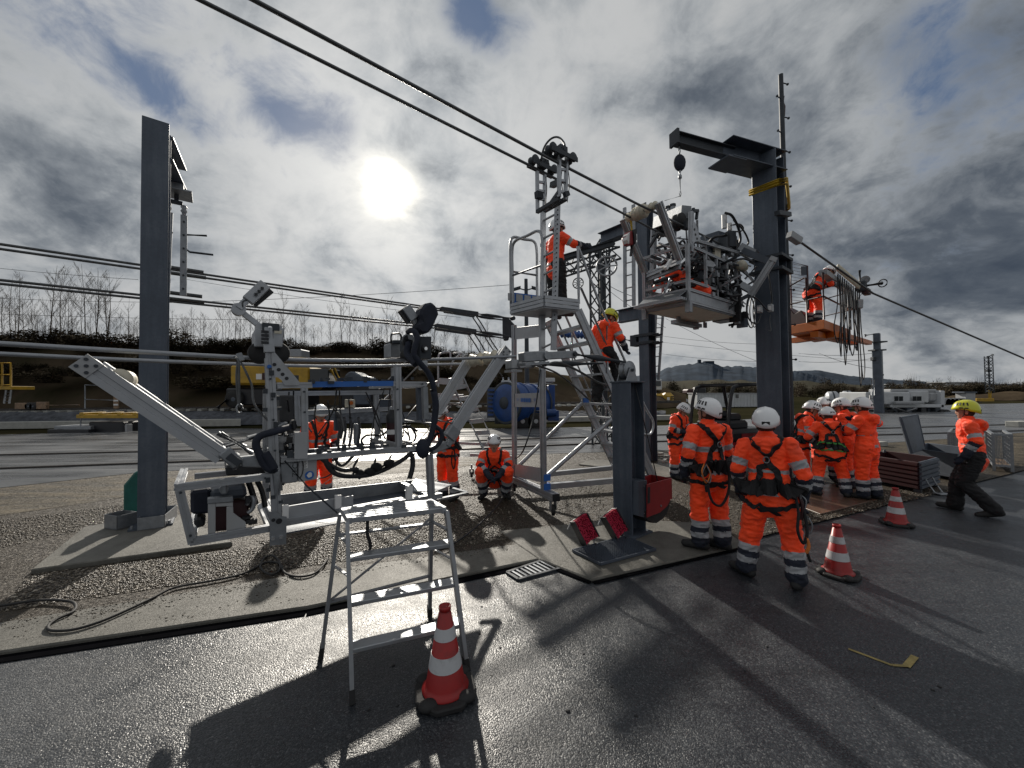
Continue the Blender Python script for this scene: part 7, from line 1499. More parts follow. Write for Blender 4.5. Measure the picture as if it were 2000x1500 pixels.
# white site containers
for i, (x0, x1, lab) in enumerate(((1362, 1425, 'left of two white site containers behind the workers'), (1427, 1488, 'right of two white site containers behind the workers'))):
    ct_ = thing('site_container', lab, 'container', D((x0 + x1) / 2, 798, 46)); dbox(ct_, 'container_body', 'white_paint', x0, 769, x1, 797, 46, 2.4, .04)
    for k in range(10): x = x0 + 3 + k * (x1 - x0 - 6) / 9; dbox(ct_, 'wall_rib', 'white_paint', x - .6, 771, x + .6, 796, 45.94, .08, .004)
    dbox(ct_, 'window', 'glass_dark', x0 + 10 * (6 - 5 * i), 770.5, x0 + 10 * (6 - 5 * i) + 6, 777, 45.9, .05, .004) if x0 + 66 < x1 + 30 else None
    dbox(ct_, 'roof_edge', 'light_grey', x0 - .5, 767.5, x1 + .5, 769.2, 45.9, 2.6, .01)
ty_ = thing('telehandler', 'dark red machine on the rubble heap behind the containers', 'machine', D(1360, 770, 60)); dbox(ty_, 'body', 'dark_red', 1343, 760, 1362, 770, 60, 2, .2); dbox(ty_, 'cab', 'black_plastic', 1363, 756, 1380, 769, 60, 2, .2)
# silver tanks, white service wagon, cabinets at the right
for i, (x0, x1, yc, r, lab) in enumerate(((1612, 1640, 782, .85, 'left silver tank behind the group of four workers'), (1642, 1668, 780, .8, 'right silver tank behind the group of four workers'))):
    tk = thing('silver_tank', lab, 'tank', D((x0 + x1) / 2, 800, 38)); a_, b_ = D(x0, yc, 38), D(x1, yc - 1, 37.5); part(tk, 'tank_shell', 'aluminium_light', 'lathe', a_, b_ - a_, [(0, .1), (.1, r * .8), (.25, r), ((b_ - a_).length - .25, r), ((b_ - a_).length - .1, r * .8), ((b_ - a_).length, .1)], 20)
    part(tk, 'tank_band', 'dark_steel', 'lathe', lin(a_, b_, .45), b_ - a_, [(0, r + .02), (.12, r + .02)], 20); dbox(tk, 'saddle', 'grey_steel', x0 + 3, yc + 8, x1 - 3, yc + 20, 37.6, 1.5, .05)
sw = thing('service_wagon', 'white service wagon with stairs, windows and exposed gear on the lot', 'wagon', D(1770, 825, 31))
dbox(sw, 'body', 'white_paint', 1692, 766, 1778, 790, 31, 2.6, .06); dbox(sw, 'body', 'white_paint', 1778, 763, 1815, 786, 31.2, 2.4, .06); dbox(sw, 'roof_box', 'light_grey', 1740, 760, 1830, 766, 31.4, 2.0, .05); dbox(sw, 'end_frame', 'white_paint', 1838, 763, 1846, 800, 31, 2.2, .04); dbox(sw, 'end_tank', 'light_grey', 1815, 766, 1838, 784, 31.3, 1.8, .15)
for x0, x1 in ((1748, 1755), (1757, 1764), (1784, 1790), (1792, 1800)): dbox(sw, 'window', 'glass_dark', x0, 774, x1, 783, 30.95, .06, .005)
dbox(sw, 'pipe_rack', 'light_grey', 1750, 784, 1806, 789, 30.6, .3, .03); dbox(sw, 'lower_deck', 'white_paint', 1740, 790, 1844, 796, 31, 2.3, .03)
for k in range(9): x = 1716 + 14 * k; dbox(sw, 'underframe_box', ('black_plastic', 'grey_steel', 'dark_steel')[k % 3], x, 797, x + 10, 812 + (k * 5) % 9, 31 + (k % 2) * .4, 1.2, .04)
for px in (1728, 1742, 1838, 1850): wheel(sw, px, 812, 31, .5, .4)
for p in (((1740, 812), (1790, 798)), ((1745, 796), (1792, 812))): dtube(sw, 'brace', 'light_grey', p, 30.5, .09)
for x in (1700, 1718): dtube(sw, 'stair_stile', 'sticker', ((x, 772), (x - 6, 816)), 30.2, .06)
for k in range(7): dtube(sw, 'stair_tread', 'light_grey', ((1700 - k * .8, 778 + 5.5 * k), (1718 - k * .8, 778 + 5.5 * k)), 30.2, .05)
dt_ = thing('flat_trailer', 'dark flat trailer in front of the white wagon', 'trailer', D(1770, 822, 27.5)); dbox(dt_, 'trailer_deck', 'dark_steel', 1712, 814, 1812, 820, 27.5, 2, .03); wheel(dt_, 1730, 821, 27.4, .3); wheel(dt_, 1796, 821, 27.4, .3)
gc = thing('cabinet', 'grey switch cabinet on the lot right of the white wagon', 'cabinet', D(1896, 795, 48)); dbox(gc, 'cabinet_body', 'light_grey', 1887, 767, 1906, 792, 48, 1.2, .05); dbox(gc, 'cabinet_roof', 'grey_steel', 1884, 765, 1909, 767.5, 47.9, 1.4, .02)
for i in range(5): x = 1848 + 8 * i; hp = thing('cable_drum', 'pale cable drum in the row right of the white wagon', 'cable drum', D(x, 796, 47), 'cable drums on the far lot'); q = D(x, 787, 47); part(hp, 'drum_core', 'dark_steel', 'cyl', q, q + V3((0, .8, 0)), .4); part(hp, 'drum_flange', 'light_grey', 'cyl', q - V3((0, .06, 0)), q, .62); part(hp, 'drum_flange', 'light_grey', 'cyl', q + V3((0, .8, 0)), q + V3((0, .86, 0)), .62)
yb_ = thing('yellow_beam', 'dull yellow beam below the right lattice mast', 'beam', D(1925, 782, 52)); dbox(yb_, 'beam_web', 'yellow_paint', 1908, 778, 1942, 784, 52, .5, .02); dbox(yb_, 'beam_foot', 'dark_steel', 1912, 784, 1918, 792, 52, .4, .02)
# masts on the right
cm_ = D(1716, 775, 30); cmt = thing('concrete_mast', 'grey-green catenary mast with a bracket arm right of the lift platform', 'mast', up(cm_, 0)); q = up(cm_, 0)
part(cmt, 'mast_shaft', 'grey_steel', 'bar', q, up(q, hgt(1716, 684, q)), .62, .55, bevel=.04); part(cmt, 'mast_top', 'grey_steel', 'bar', up(q, hgt(1716, 684, q)), up(q, hgt(1716, 651, q)), .42, .40, bevel=.03)
for y, w in ((668, 1.1), (684, .9)): part(cmt, 'collar', 'dark_steel', 'box', up(q, hgt(1716, y, q)), V3((w, 0, 0)), V3((0, .6, 0)), ZU * .10)
dtube(cmt, 'bracket_arm', 'dark_steel', ((1710, 652), (1690, 655)), 30, .06); dtube(cmt, 'bracket_tip', 'dark_steel', ((1690, 653), (1690, 658)), 30, .08); dbox(cmt, 'signal_box', 'dark_steel', 1706, 697, 1712, 704, 29.8, .3, .03); dbox(cmt, 'signal_box', 'dark_steel', 1722, 730, 1727, 734, 29.8, .3, .03)
for x in (1702, 1708): dtube(cmt, 'mast_ladder', 'galvanised', ((x, 772), (x, 742)), 29.6, .03)
q = up(D(1934, 788, 55), 0); rm = thing('lattice_mast', 'dark lattice mast at the right edge with a yellow foot', 'lattice mast', q)
lattice(MB(), q + ZU * 1.2, up(q, hgt(1934, 696, q)), .55, 11, .09, V3((0, 1, 0))).build('mast_frame', 'dark_steel', rm); part(rm, 'mast_foot', 'yellow_paint', 'bar', q, q + ZU * 1.6, .3, .3); dtube(rm, 'mast_cap', 'dark_steel', ((1929, 697), (1939, 693)), 55, .15); dtube(rm, 'side_arm', 'dark_steel', ((1926, 724), (1934, 724)), 55, .2)
# pale far sheds on the skyline
for i, (x0, x1, y, lab) in enumerate(((1848, 1926, 748, 'long pale shed roof on the far right skyline'), (1735, 1765, 752, 'small pale building below the far hills'))):
    sh = thing('far_shed', lab, 'shed', D(x0, 757, 300)); dbox(sh, 'shed_wall', 'white_paint', x0, y, x1, 757, 300, 12, .2); dbox(sh, 'shed_roof', 'light_grey', x0 - 1, y - 2, x1 + 1, y, 299, 14, .2)
# ------------------------------------------------------------------ people
def capsule_mesh(b, p0, p1, r0, r1, flat=1.0, fax=None, n=14):
    p0, p1 = V3(p0), V3(p1); d = p1 - p0
    if d.length < 1e-5: d = V3((0, 0, 1e-4))
    x, y, dd = frame(d); L = d.length; rows = []
    for k in range(5): a = -math.pi / 2 + k * math.pi / 8; rows.append((r0 * math.sin(a), r0 * math.cos(a)))
    for k in range(5): a = k * math.pi / 8; rows.append((L + r1 * math.sin(a), r1 * math.cos(a)))
    vs = []
    for t, r in rows:
        for j in range(n):
            v = x * math.cos(2 * math.pi * j / n) * max(r, 1e-4) + y * math.sin(2 * math.pi * j / n) * max(r, 1e-4)
            if fax is not None: v = v - fax * v.dot(fax) * (1 - flat)
            vs.append(p0 + dd * t + v)
    fs = [(i * n + j, i * n + (j + 1) % n, (i + 1) * n + (j + 1) % n, (i + 1) * n + j) for i in range(len(rows) - 1) for j in range(n)]
    fs += [tuple(range(n))[::-1], tuple(range((len(rows) - 1) * n, len(rows) * n))]
    b.add(vs, fs)
BODY_MATS = ['orange_vis', 'tape', 'navy_cloth', 'black_cloth', 'skin', 'hair', 'rubber', 'orange_dark']
def person(label, P, heading, s=1.0, pose=None, vox=.013, helmet='helmet_white', trousers='orange', sleeves='navy', harness=True, lany=None, belt_green=False, hood=True, seed=0, bands=(0.28, 0.46), head_turn=0.0, head_tilt=0.0, gloves='navy_cloth', vest=False):
    pose = pose or {}
    h = R(heading); fw = V3((math.sin(h), math.cos(h), 0)); rt_ = V3((math.cos(h), -math.sin(h), 0)); P = V3(P)
    def T(v): return P + (rt_ * v[0] + fw * v[1] + ZU * v[2]) * s
    g_ = lambda k, d: V3(pose.get(k, d))
    pel = g_('pelvis', (0, 0, .90)); nk = g_('neck', (0, .02, 1.42)); twist = R(pose.get('twist', 0))
    sp = (nk - pel).normalized(); rx = V3((math.cos(twist), -math.sin(twist), 0)); rx = (rx - sp * rx.dot(sp)).normalized(); fy = sp.cross(rx); 
    Ls = (nk - pel).length
    def C(x, y, z): return pel + rx * x + fy * y + sp * z       # chest frame, z from pelvis up
    sh = Ls - .075
    SHL, SHR = C(-.19, 0, sh) , C(.19, 0, sh)
    if 'shL' in pose: SHL = SHL + V3(pose['shL'])
    if 'shR' in pose: SHR = SHR + V3(pose['shR'])
    EL, ER = g_('elbowL', tuple(SHL + V3((-.085, -.03, -.27)))), g_('elbowR', tuple(SHR + V3((.085, -.03, -.27))))
    HL, HR = g_('handL', tuple(EL + V3((-.0, .07, -.24)))), g_('handR', tuple(ER + V3((.0, .07, -.24))))
    HPL, HPR = pel + rx * -.095 + V3((0, 0, -.02)), pel + rx * .095 + V3((0, 0, -.02))
    KL, KR = g_('kneeL', (-.12, .03, .49)), g_('kneeR', (.12, .03, .49))
    AL_, AR_ = g_('footL', (-.14, -.02, .09)), g_('footR', (.14, -.02, .09))
    tL, tR = R(pose.get('toeL', -12)), R(pose.get('toeR', 12)); pL, pR = pose.get('pitchL', 0), pose.get('pitchR', 0)
    hd = sp * .6 + ZU * .4; hd.normalize()
    hx = V3((math.cos(R(head_turn)), -math.sin(R(head_turn)), 0)); hf = V3((math.sin(R(head_turn)), math.cos(R(head_turn)), 0))
    hf = (hf * math.cos(R(head_tilt)) - ZU * math.sin(R(head_tilt))).normalized(); hu = hx.cross(hf).normalized()
    HC = nk + sp * .05 + hu * .09 + hf * .025
    prims = []   # (p0, p1, r0, r1, flat, axis, bands[(t_end, mat)])
    def cap(p0, p1, r0, r1, bd, flat=1.0, ax=None): prims.append((V3(p0), V3(p1), r0, r1, flat, ax, bd))
    O = 0; leg = 0 if trousers == 'orange' else 3; b0, b1 = bands
    jb = [(b0, 0), (b1, 1), (9, 0)]
    cap(C(0, 0, .10), C(0, .01, sh - .06), .165, .185, jb, .74, fy)
    cap(C(0, 0, -.07), C(0, 0, .12), .188, .178, [(.22, 0), (.5, 1), (9, 0)], .76, fy)
    cap(C(-.09, -.005, sh - .02), C(.09, -.005, sh - .02), .105, .105, [(9, 0)], .8, fy)
    if hood:
        cap(C(-.07, -.10, sh + .03), C(.07, -.10, sh + .03), .062, .062, [(9, 0)]); cap(C(0, -.13, sh - .03), C(0, -.11, sh + .02), .06, .075, [(9, 0)])
    cap(nk - sp * .035, nk + sp * .02 + hf * .008, .088, .074, [(9, 0)])
    cap(nk, HC - hu * .03, .056, .056, [(9, 4)])
    sl = {'navy': [(.40, 0), (.62, 1 if False else 0), (9, 0)], 'orange': [(9, 0)]}[sleeves if sleeves in ('navy', 'orange') else 'orange']
    lower = [(.30, 2), (.55, 1), (9, 2)] if sleeves == 'navy' else [(.35, 0), (.6, 1), (9, 0)]
    for S_, E_, H_ in ((SHL, EL, HL), (SHR, ER, HR)):
        cap(S_, E_, .082, .070, [(.55, 0), (.82, 1), (9, 0 if sleeves != 'navy' else 0)]); cap(E_, lin(E_, H_, .93), .068, .055, lower)
        d = (H_ - E_).normalized(); d = V3(pose.get('hdirL' if S_ is SHL else 'hdirR', d)).normalized(); side = d.cross(V3((1, .3, .2))).normalized(); nn = side.cross(d); gm_ = {'skin': 4, 'navy_cloth': 2, 'black_cloth': 3}[gloves]
        cap(H_, H_ + d * .075, .034, .036, [(9, gm_)], .62, nn)
        for k, (o_, l_) in enumerate(((-.030, .062), (-.010, .074), (.011, .070), (.031, .052))):
            q = H_ + d * .085 + side * o_; m_ = q + d * l_ * .55 + nn * l_ * .18; cap(q, m_, .0115, .011, [(9, gm_)]); cap(m_, m_ + d * l_ * .34 + nn * l_ * .38, .011, .0095, [(9, gm_)])
        q = H_ + d * .02 - side * .034; m_ = q + d * .04 - side * .022 + nn * .012; cap(q, m_, .014, .012, [(9, gm_)]); cap(m_, m_ + d * .034 + nn * .014, .012, .0105, [(9, gm_)])
    cap(pel + rx * -.05, pel + rx * .05, .155, .155, [(9, leg)], .85, fy)
    for hp, k_, a_, tt, pp in ((HPL, KL, AL_, tL, pL), (HPR, KR, AR_, tR, pR)):
        cap(hp, k_, .128, .100, [(9, leg)])
        a2 = a_ + ZU * .02
        cap(k_, a2, .098, .092, [(.40, 0), (.58, 1), (.74, 2), (.90, 1), (9, 2)] if trousers == 'orange' else [(9, 3)])
        tf = V3((math.sin(tt), math.cos(tt), 0)); tu = V3((0, 0, 1)); c_, s_2 = math.cos(R(pp)), math.sin(R(pp)); tf2 = tf * c_ + tu * s_2; tu2 = tu * c_ - tf * s_2
        cap(a_ + ZU * .05, a_ - tu2 * .02, .062, .058, [(9, 6)])
        cap(a_ - tf2 * .055 - tu2 * .045, a_ + tf2 * .04 - tu2 * .045, .047, .05, [(9, 6)]); cap(a_ + tf2 * .03 - tu2 * .042, a_ + tf2 * .165 - tu2 * .050, .052, .042, [(9, 6)])
    def headE(c, r, m_): prims.append((V3(c), V3(c), r, r, 1.0, None, [(9, m_)]))
    cap(HC - hu * .015 - hf * .015, HC + hu * .04 - hf * .02, .082, .088, [(9, 5)], .92, hx); cap(HC + hf * .025 - hu * .03, HC + hf * .028 + hu * .03, .070, .075, [(9, 4)], .92, hx)
    cap(HC + hf * .045 - hu * .085, HC + hf * .04 - hu * .05, .045, .055, [(9, 4)]); cap(HC + hf * .098 - hu * .030, HC + hf * .092 + hu * .008, .017, .011, [(9, 4)])
    for sgn in (-1, 1): cap(HC + hx * .078 * sgn - hu * .03, HC + hx * .08 * sgn + hu * .005, .020, .022, [(9, 4)], .5, hx)
    for x_ in pose.get('extra', ()): cap(*x_)
    b = MB()
    for p0, p1, r0, r1, fl_, ax, bd in prims: capsule_mesh(b, p0, p1, r0, r1, fl_, ax)
    me = bpy.data.meshes.new('body_tmp'); me.from_pydata(b.v, [], b.f); ob = bpy.data.objects.new('body_tmp', me); COL.objects.link(ob)
    md = ob.modifiers.new('r', 'REMESH'); md.mode = 'VOXEL'; md.voxel_size = vox; md.use_smooth_shade = True
    ms = ob.modifiers.new('s', 'SMOOTH'); ms.factor = .5; ms.iterations = 2
    bpy.context.view_layer.update()
    m2 = bpy.data.meshes.new_from_object(ob.evaluated_get(bpy.context.evaluated_depsgraph_get())); bpy.data.objects.remove(ob); bpy.data.meshes.remove(me); m2.name = 'body'
    n = len(m2.vertices); co = np.empty(n * 3); m2.vertices.foreach_get('co', co); co = co.reshape(-1, 3); nr = np.empty(n * 3); m2.vertices.foreach_get('normal', nr); nr = nr.reshape(-1, 3)
    def near(pts):
        best = np.full(len(pts), 1e9); mt = np.zeros(len(pts), int)
        for p0, p1, r0, r1, fl_, ax, bd in prims:
            a_ = np.array(p0); d = np.array(p1) - a_; L2 = max(d @ d, 1e-9); rel = pts - a_; t = np.clip(rel @ d / L2, 0, 1); tr = rel @ d / L2
            dv = rel - t[:, None] * d
            if ax is not None: axn = np.array(ax); dv = dv + np.outer(dv @ axn, axn) * (1 / fl_ - 1)
            r_ = r0 + (r1 - r0) * t; dist = np.linalg.norm(dv, axis=1) - r_
            mm = np.full(len(pts), bd[-1][1])
            for te, k in reversed(bd): mm = np.where(tr < te, k, mm)
            w = dist < best; best = np.where(w, dist, best); mt = np.where(w, mm, mt)
        return mt
    vm = near(co); cloth = np.isin(vm, (0, 1, 2, 3, 7))
    off = np.zeros(n); sd = V3((seed * 3.1, seed * 1.7, 0))
    for i in np.nonzero(cloth)[0]:
        c = V3(co[i]); q = V3((c.x * 7, c.y * 7, c.z * 12)) + sd
        f1 = mnoise.noise(q); f2 = 1 - abs(mnoise.noise(q * 1.9 + V3((5, 2, 1))))
        off[i] = f1 * .014 + (f2 - .75) * .020
    co = co + nr * off[:, None]
    M = np.array([[rt_.x, fw.x, 0], [rt_.y, fw.y, 0], [0, 0, 1]]) * s
    wco = co @ M.T + np.array(P); m2.vertices.foreach_set('co', wco.ravel())
    nf = len(m2.polygons); fc = np.empty(nf * 3); 
    m2.update(); m2.polygons.foreach_get('center', fc); fc = (fc.reshape(-1, 3) - np.array(P)) @ np.linalg.inv(M.T)
    fm = near(fc); m2.materials.clear()
    for k in BODY_MATS: m2.materials.append(MAT[k])
    m2.polygons.foreach_set('material_index', fm.astype(np.int32)); m2.polygons.foreach_set('use_smooth', np.ones(nf, bool))
    t_ = thing('person', label, 'person', P); body = bpy.data.objects.new('body', m2); COL.objects.link(body); adopt(body, t_)
    # helmet
    hb = HC + hu * .035 - hf * .012; b = MB(); nA, nP = 28, 9; vs = []
    def hp(a, ph, k=1.0):   # azimuth a (0 = front), ph 0 top .. 1 rim
        ry = .150 if math.cos(a) > 0 else .145; rim = .02 + .022 * math.cos(a) - .012 * math.cos(2 * a)
        th = ph * (math.pi / 2 + .05); z = .135 * math.cos(th); rr = math.sin(min(th, math.pi / 2)) ** .86
        x_, y_ = math.sin(a) * .122 * rr * k, math.cos(a) * ry * rr * k
        z = z * (1 - ph * 0) + (rim - .018) * ph ** 3 - (.035 * ph ** 4 if math.cos(a) < -.2 else .02 * ph ** 4)
        if math.cos(a) > .5: y_ += .012 * ph ** 6
        z += .006 * math.exp(-(math.sin(a) / .3) ** 2) * (1 - ph)
        return hb + hx * x_ + hf * y_ + hu * z * (k if k > 1 else 1)
    vs.append(hp(0, 0))
    for i in range(1, nP + 1): vs += [hp(2 * math.pi * j / nA, i / nP) for j in range(nA)]
    inner = [hp(2 * math.pi * j / nA, 1, .90) for j in range(nA)]; vs += inner
    fs = [(0, 1 + j, 1 + (j + 1) % nA) for j in range(nA)]
    for i in range(nP): a_, c_ = 1 + i * nA, 1 + (i + 1) * nA; fs += [(a_ + j, c_ + j, c_ + (j + 1) % nA, a_ + (j + 1) % nA) for j in range(nA)]
    b.add(vs, fs, True); b.v = [tuple(T(v)) for v in b.v]
    hel = b.build('helmet', helmet, t_)
    b = MB(); b.add(inner + [hb - hu * .015], [(j, (j + 1) % nA, nA) for j in range(nA)]); b.v = [tuple(T(v)) for v in b.v]; ln = b.build('helmet_liner', 'black_plastic'); ln.parent = hel; 
    for sg in (-1, 1):
        b = MB()
        for k in range(4):
            a = sg * (R(40) + k * R(17)); q0 = hp(a, .50, 1.012); q1 = hp(a + sg * .05, .72, 1.012); b.bar(q0, q1, .016, .008, up=(q0 - hb))
        b.v = [tuple(T(v)) for v in b.v]; v_ = b.build('helmet_vents', 'ink'); v_.parent = hel; tag(v_, kind='stuff')
        b = MB(); q0, q1 = hp(sg * R(60), .9, 1.012), hp(sg * R(95), .9, 1.012); b.bar(q0, q1, .018, .006, up=(q0 - hb)); b.v = [tuple(T(v)) for v in b.v]; v_ = b.build('helmet_clip', 'ink'); v_.parent = hel
    b = MB(); q0, q1 = hp(math.pi - .28, .88, 1.012), hp(math.pi + .28, .88, 1.012); b.bar(q0, q1, .03, .006, up=(lin(q0, q1, .5) - hb)); b.v = [tuple(T(v)) for v in b.v]; v_ = b.build('helmet_rear_label', 'ink'); v_.parent = hel
    b = MB(); b.tube([hp(R(80), .95), HC + hx * .07 - hu * .06 + hf * .02, HC + hf * .06 - hu * .118, HC - hx * .07 - hu * .06 + hf * .02, hp(R(-80), .95)], .006, 5); b.v = [tuple(T(v)) for v in b.v]; v_ = b.build('chin_strap', 'strap'); v_.parent = hel
    b = MB()
    for sg in (-1, 1): b.ell(HC + hx * .03 * sg + hf * .088 + hu * .006, .013, .008, .008, 8, 5, (hx, hf, hu))
    b.v = [tuple(T(v)) for v in b.v]; tag(b.build('eyes', 'ink', t_), kind='stuff')
    b = MB(); b.ell(HC + hf * .094 - hu * .068, .022, .006, .006, 8, 5, (hx, hf, hu)); b.v = [tuple(T(v)) for v in b.v]; b.build('mouth', 'dark_red', t_)
    # harness straps laid on the clothing
    bvh = BVHTree.FromPolygons([tuple(v) for v in co], [tuple(p.vertices) for p in m2.polygons])
    def strap(nm, pts, w, m_='strap', off=.006, th=.005, closed=False):
        pts = [V3(p) for p in pts]; 
        if closed: pts = pts + [pts[0]]
        Q = bez(pts, 5); L, Rr = [], []
        for i, q in enumerate(Q):
            loc, nor, _, _ = bvh.find_nearest(q)
            if loc is None: continue
            d = (Q[min(i + 1, len(Q) - 1)] - Q[max(i - 1, 0)]).normalized(); dirn = (q - loc); nor = V3(nor)
            x_ = d.cross(nor).normalized(); p = loc + nor * off; L.append(p - x_ * w / 2); Rr.append((p + x_ * w / 2, nor))
        k = len(L)
        if k < 2: return
        vs = []
        for a_, (c_, nn) in zip(L, Rr): vs += [a_ - nn * th, c_ - nn * th, c_ + nn * th, a_ + nn * th]
        fs = []
        for i in range(k - 1):
            o_ = i * 4; fs += [(o_ + e, o_ + (e + 1) % 4, o_ + 4 + (e + 1) % 4, o_ + 4 + e) for e in range(4)]
        fs += [(3, 2, 1, 0), tuple(4 * (k - 1) + e for e in range(4))]
        bb = MB(); bb.add([T(v) for v in vs], fs); bb.build(nm, m_, t_)
    if harness:
        def ringpts(z, rxx, ryy, dz=0): return [C(math.sin(a) * rxx, -math.cos(a) * ryy, z + dz * math.cos(a)) for a in [i * math.pi / 5 for i in range(10)]]
        strap('waist_belt', ringpts(.06, .25, .22), .06, closed=True); strap('belt_pad', [C(math.sin(a) * .25, -math.cos(a) * .22, .06) for a in [R(x) for x in range(-100, 101, 20)]], .155, off=.012, th=.014)
        if belt_green:
            strap('green_webbing', [C(math.sin(a) * .27, -math.cos(a) * .25, .085) for a in [R(x) for x in range(-70, 71, 20)]], .03, 'strap_green', .026); strap('green_webbing', [C(math.sin(a) * .27, -math.cos(a) * .25, -.045) for a in [R(x) for x in range(-60, 61, 20)]], .025, 'strap_green', .012)
        for sg in (-1, 1):
            strap('back_strap', [C(sg * .12, .0, sh + .08), C(sg * .10, -.12, sh + .03), C(sg * .02, -.18, sh - .13), C(-sg * .08, -.2, .22), C(-sg * .14, -.19, .08)], .058, 'strap')
            strap('front_strap', [C(sg * .12, .02, sh + .08), C(sg * .11, .14, sh - .02), C(sg * .08, .19, sh - .2), C(sg * .09, .2, .08)], .045)
            hp_ = HPL if sg < 0 else HPR; kn = KL if sg < 0 else KR; dv = (kn - hp_); c_ = lin(hp_, kn, .28); ex, ey, ez = frame(dv)
            strap('leg_strap', [c_ + (ex * math.cos(a) + ey * math.sin(a)) * .2 for a in [i * math.pi / 5 for i in range(10)]], .045, closed=True)
        strap('chest_strap', [C(-.1, .22, sh - .15), C(0, .23, sh - .15), C(.1, .22, sh - .15)], .035)
        pq = C(0, -.165, sh - .13); b = MB(); b.tube([T(pq + rx * .025 * math.cos(a) + sp * .03 * math.sin(a) - fy * .02) for a in [i * .7 for i in range(10)]], .005 * s, 5); b.build('back_ring', 'galvanised', t_)
    def hang(nm, m_, pts, r): part(t_, nm, m_, 'tube', bez([T(p) for p in pts], 5), r, 6)
    if lany == 'right':
        b_ = C(.2, -.08, .03)
        hang('lanyard', 'strap', [b_, b_ + V3((.03, -.05, -.18)), b_ + V3((.02, -.08, -.34)), b_ + V3((.06, -.06, -.46)), b_ + V3((.09, -.03, -.36)), b_ + V3((.07, -.0, -.16)), b_ + V3((.03, .04, -.02))], .014); hang('lanyard', 'dark_red', [b_ + V3((.02, .02, 0)), b_ + V3((.06, 0, -.12)), b_ + V3((.05, 0, -.26))], .016)
        hang('carabiner', 'galvanised', [b_ + V3((.05, .0, -.02)), b_ + V3((.09, .0, -.08)), b_ + V3((.07, 0, -.17)), b_ + V3((.05, .0, -.1)), b_ + V3((.05, .0, -.02))], .007); hang('snap_hook', 'strap_orange', [b_ + V3((.08, -.04, -.40)), b_ + V3((.10, -.04, -.48)), b_ + V3((.08, -.04, -.55))], .016); hang('rope_tail', 'strap', [b_ + V3((.08, -.04, -.52)), b_ + V3((.10, -.03, -.6)), b_ + V3((.11, -.02, -.63))], .012)
        hang('carabiner', 'galvanised', [b_ + V3((.1, .0, -.22)), b_ + V3((.13, .0, -.3)), b_ + V3((.11, 0, -.38)), b_ + V3((.09, .0, -.3)), b_ + V3((.1, .0, -.22))], .007)
    if lany == 'left':
        b_ = C(-.16, -.14, .10)
        for k in range(3): hang('rope_coil', ('strap_orange', 'dark_red', 'galvanised')[k], [b_ + V3((.01 * k, 0, 0)), b_ + V3((-.05, -.03, -.08 - .02 * k)), b_ + V3((-.01 + .02 * k, -.04, -.2)), b_ + V3((.05, -.03, -.1)), b_ + V3((.02, 0, 0))], .009)
        hang('lanyard', 'strap', [b_ + V3((.02, -.02, -.15)), b_ + V3((.02, -.05, -.32)), b_ + V3((.06, -.07, -.42)), b_ + V3((.15, -.07, -.44)), b_ + V3((.25, -.05, -.30)), b_ + V3((.30, .0, -.1))], .014); hang('tool_pouch', 'strap', [b_ + V3((.0, -.03, -.2)), b_ + V3((.01, -.03, -.30))], .022)
    if lany == 'side':
        b_ = C(-.2, .06, .0); hang('lanyard', 'strap', [b_, b_ + V3((-.04, .02, -.2)), b_ + V3((-.02, .04, -.32)), b_ + V3((.02, .05, -.2)), b_ + V3((.02, .03, -.02))], .012)
        hang('carabiner', 'galvanised', [b_ + V3((-.04, 0, -.05)), b_ + V3((-.07, 0, -.12)), b_ + V3((-.04, 0, -.18)), b_ + V3((-.03, 0, -.1)), b_ + V3((-.04, 0, -.05))], .006)
    return t_
GZ = .045
def at(px, py, z=0.0): return Z(px, py, z)
person('worker in orange with black cross-back harness, nearest the camera, beside the middle cone', at(1508, 1134), 37, 1.0, dict(footL=(-.22, 0, .09), footR=(.20, -.03, .09), kneeL=(-.17, .03, .49), kneeR=(.16, .03, .49), pelvis=(0, 0, .89), toeL=-55, toeR=10, neck=(-.02, .02, 1.42), elbowL=(-.275, -.02, 1.09), elbowR=(.275, -.03, 1.09), handL=(-.265, .05, .85), handR=(.265, .05, .84)), vox=.0095, lany='right', seed=1, head_turn=-4, bands=(.20, .40))
person('worker in orange beside the red bin, lanyards at the hip, looking to the left', at(1389, 1072, .034), -8, 1.03, dict(footL=(-.12, .02, .09), footR=(.13, -.02, .09), toeL=-50, toeR=-30, neck=(0, .0, 1.42), elbowL=(-.30, -.05, 1.10), handL=(-.28, .05, .86), elbowR=(.27, .06, 1.1), handR=(.20, .22, .95)), vox=.0105, lany='left', seed=2, head_turn=-28, head_tilt=-10, bands=(.42, .62))
person('worker in orange by the rear column with head bowed over folded hands', at(1322, 934, .021), 145, .97, dict(neck=(0, .10, 1.40), elbowL=(-.28, .10, 1.12), handL=(-.06, .28, 1.10), elbowR=(.28, .08, 1.10), handR=(.06, .28, 1.05), footL=(-.10, .0, .09), footR=(.10, 0, .09)), head_tilt=34, seed=3, lany='side')
person('worker at the left of the group of four, leaning right beside the tower foot', at(1566, 952, .038), 118, .98, dict(neck=(0, .12, 1.40), elbowR=(.24, .10, 1.1), handR=(.12, .30, 1.0), elbowL=(-.24, .14, 1.12), handL=(-.08, .34, 1.02)), seed=4, head_tilt=25)
person('worker mostly hidden behind the harnessed man, white helmet showing', at(1613, 940, .030), 222, 1.0, dict(neck=(0, .05, 1.41)), seed=5, harness=False)
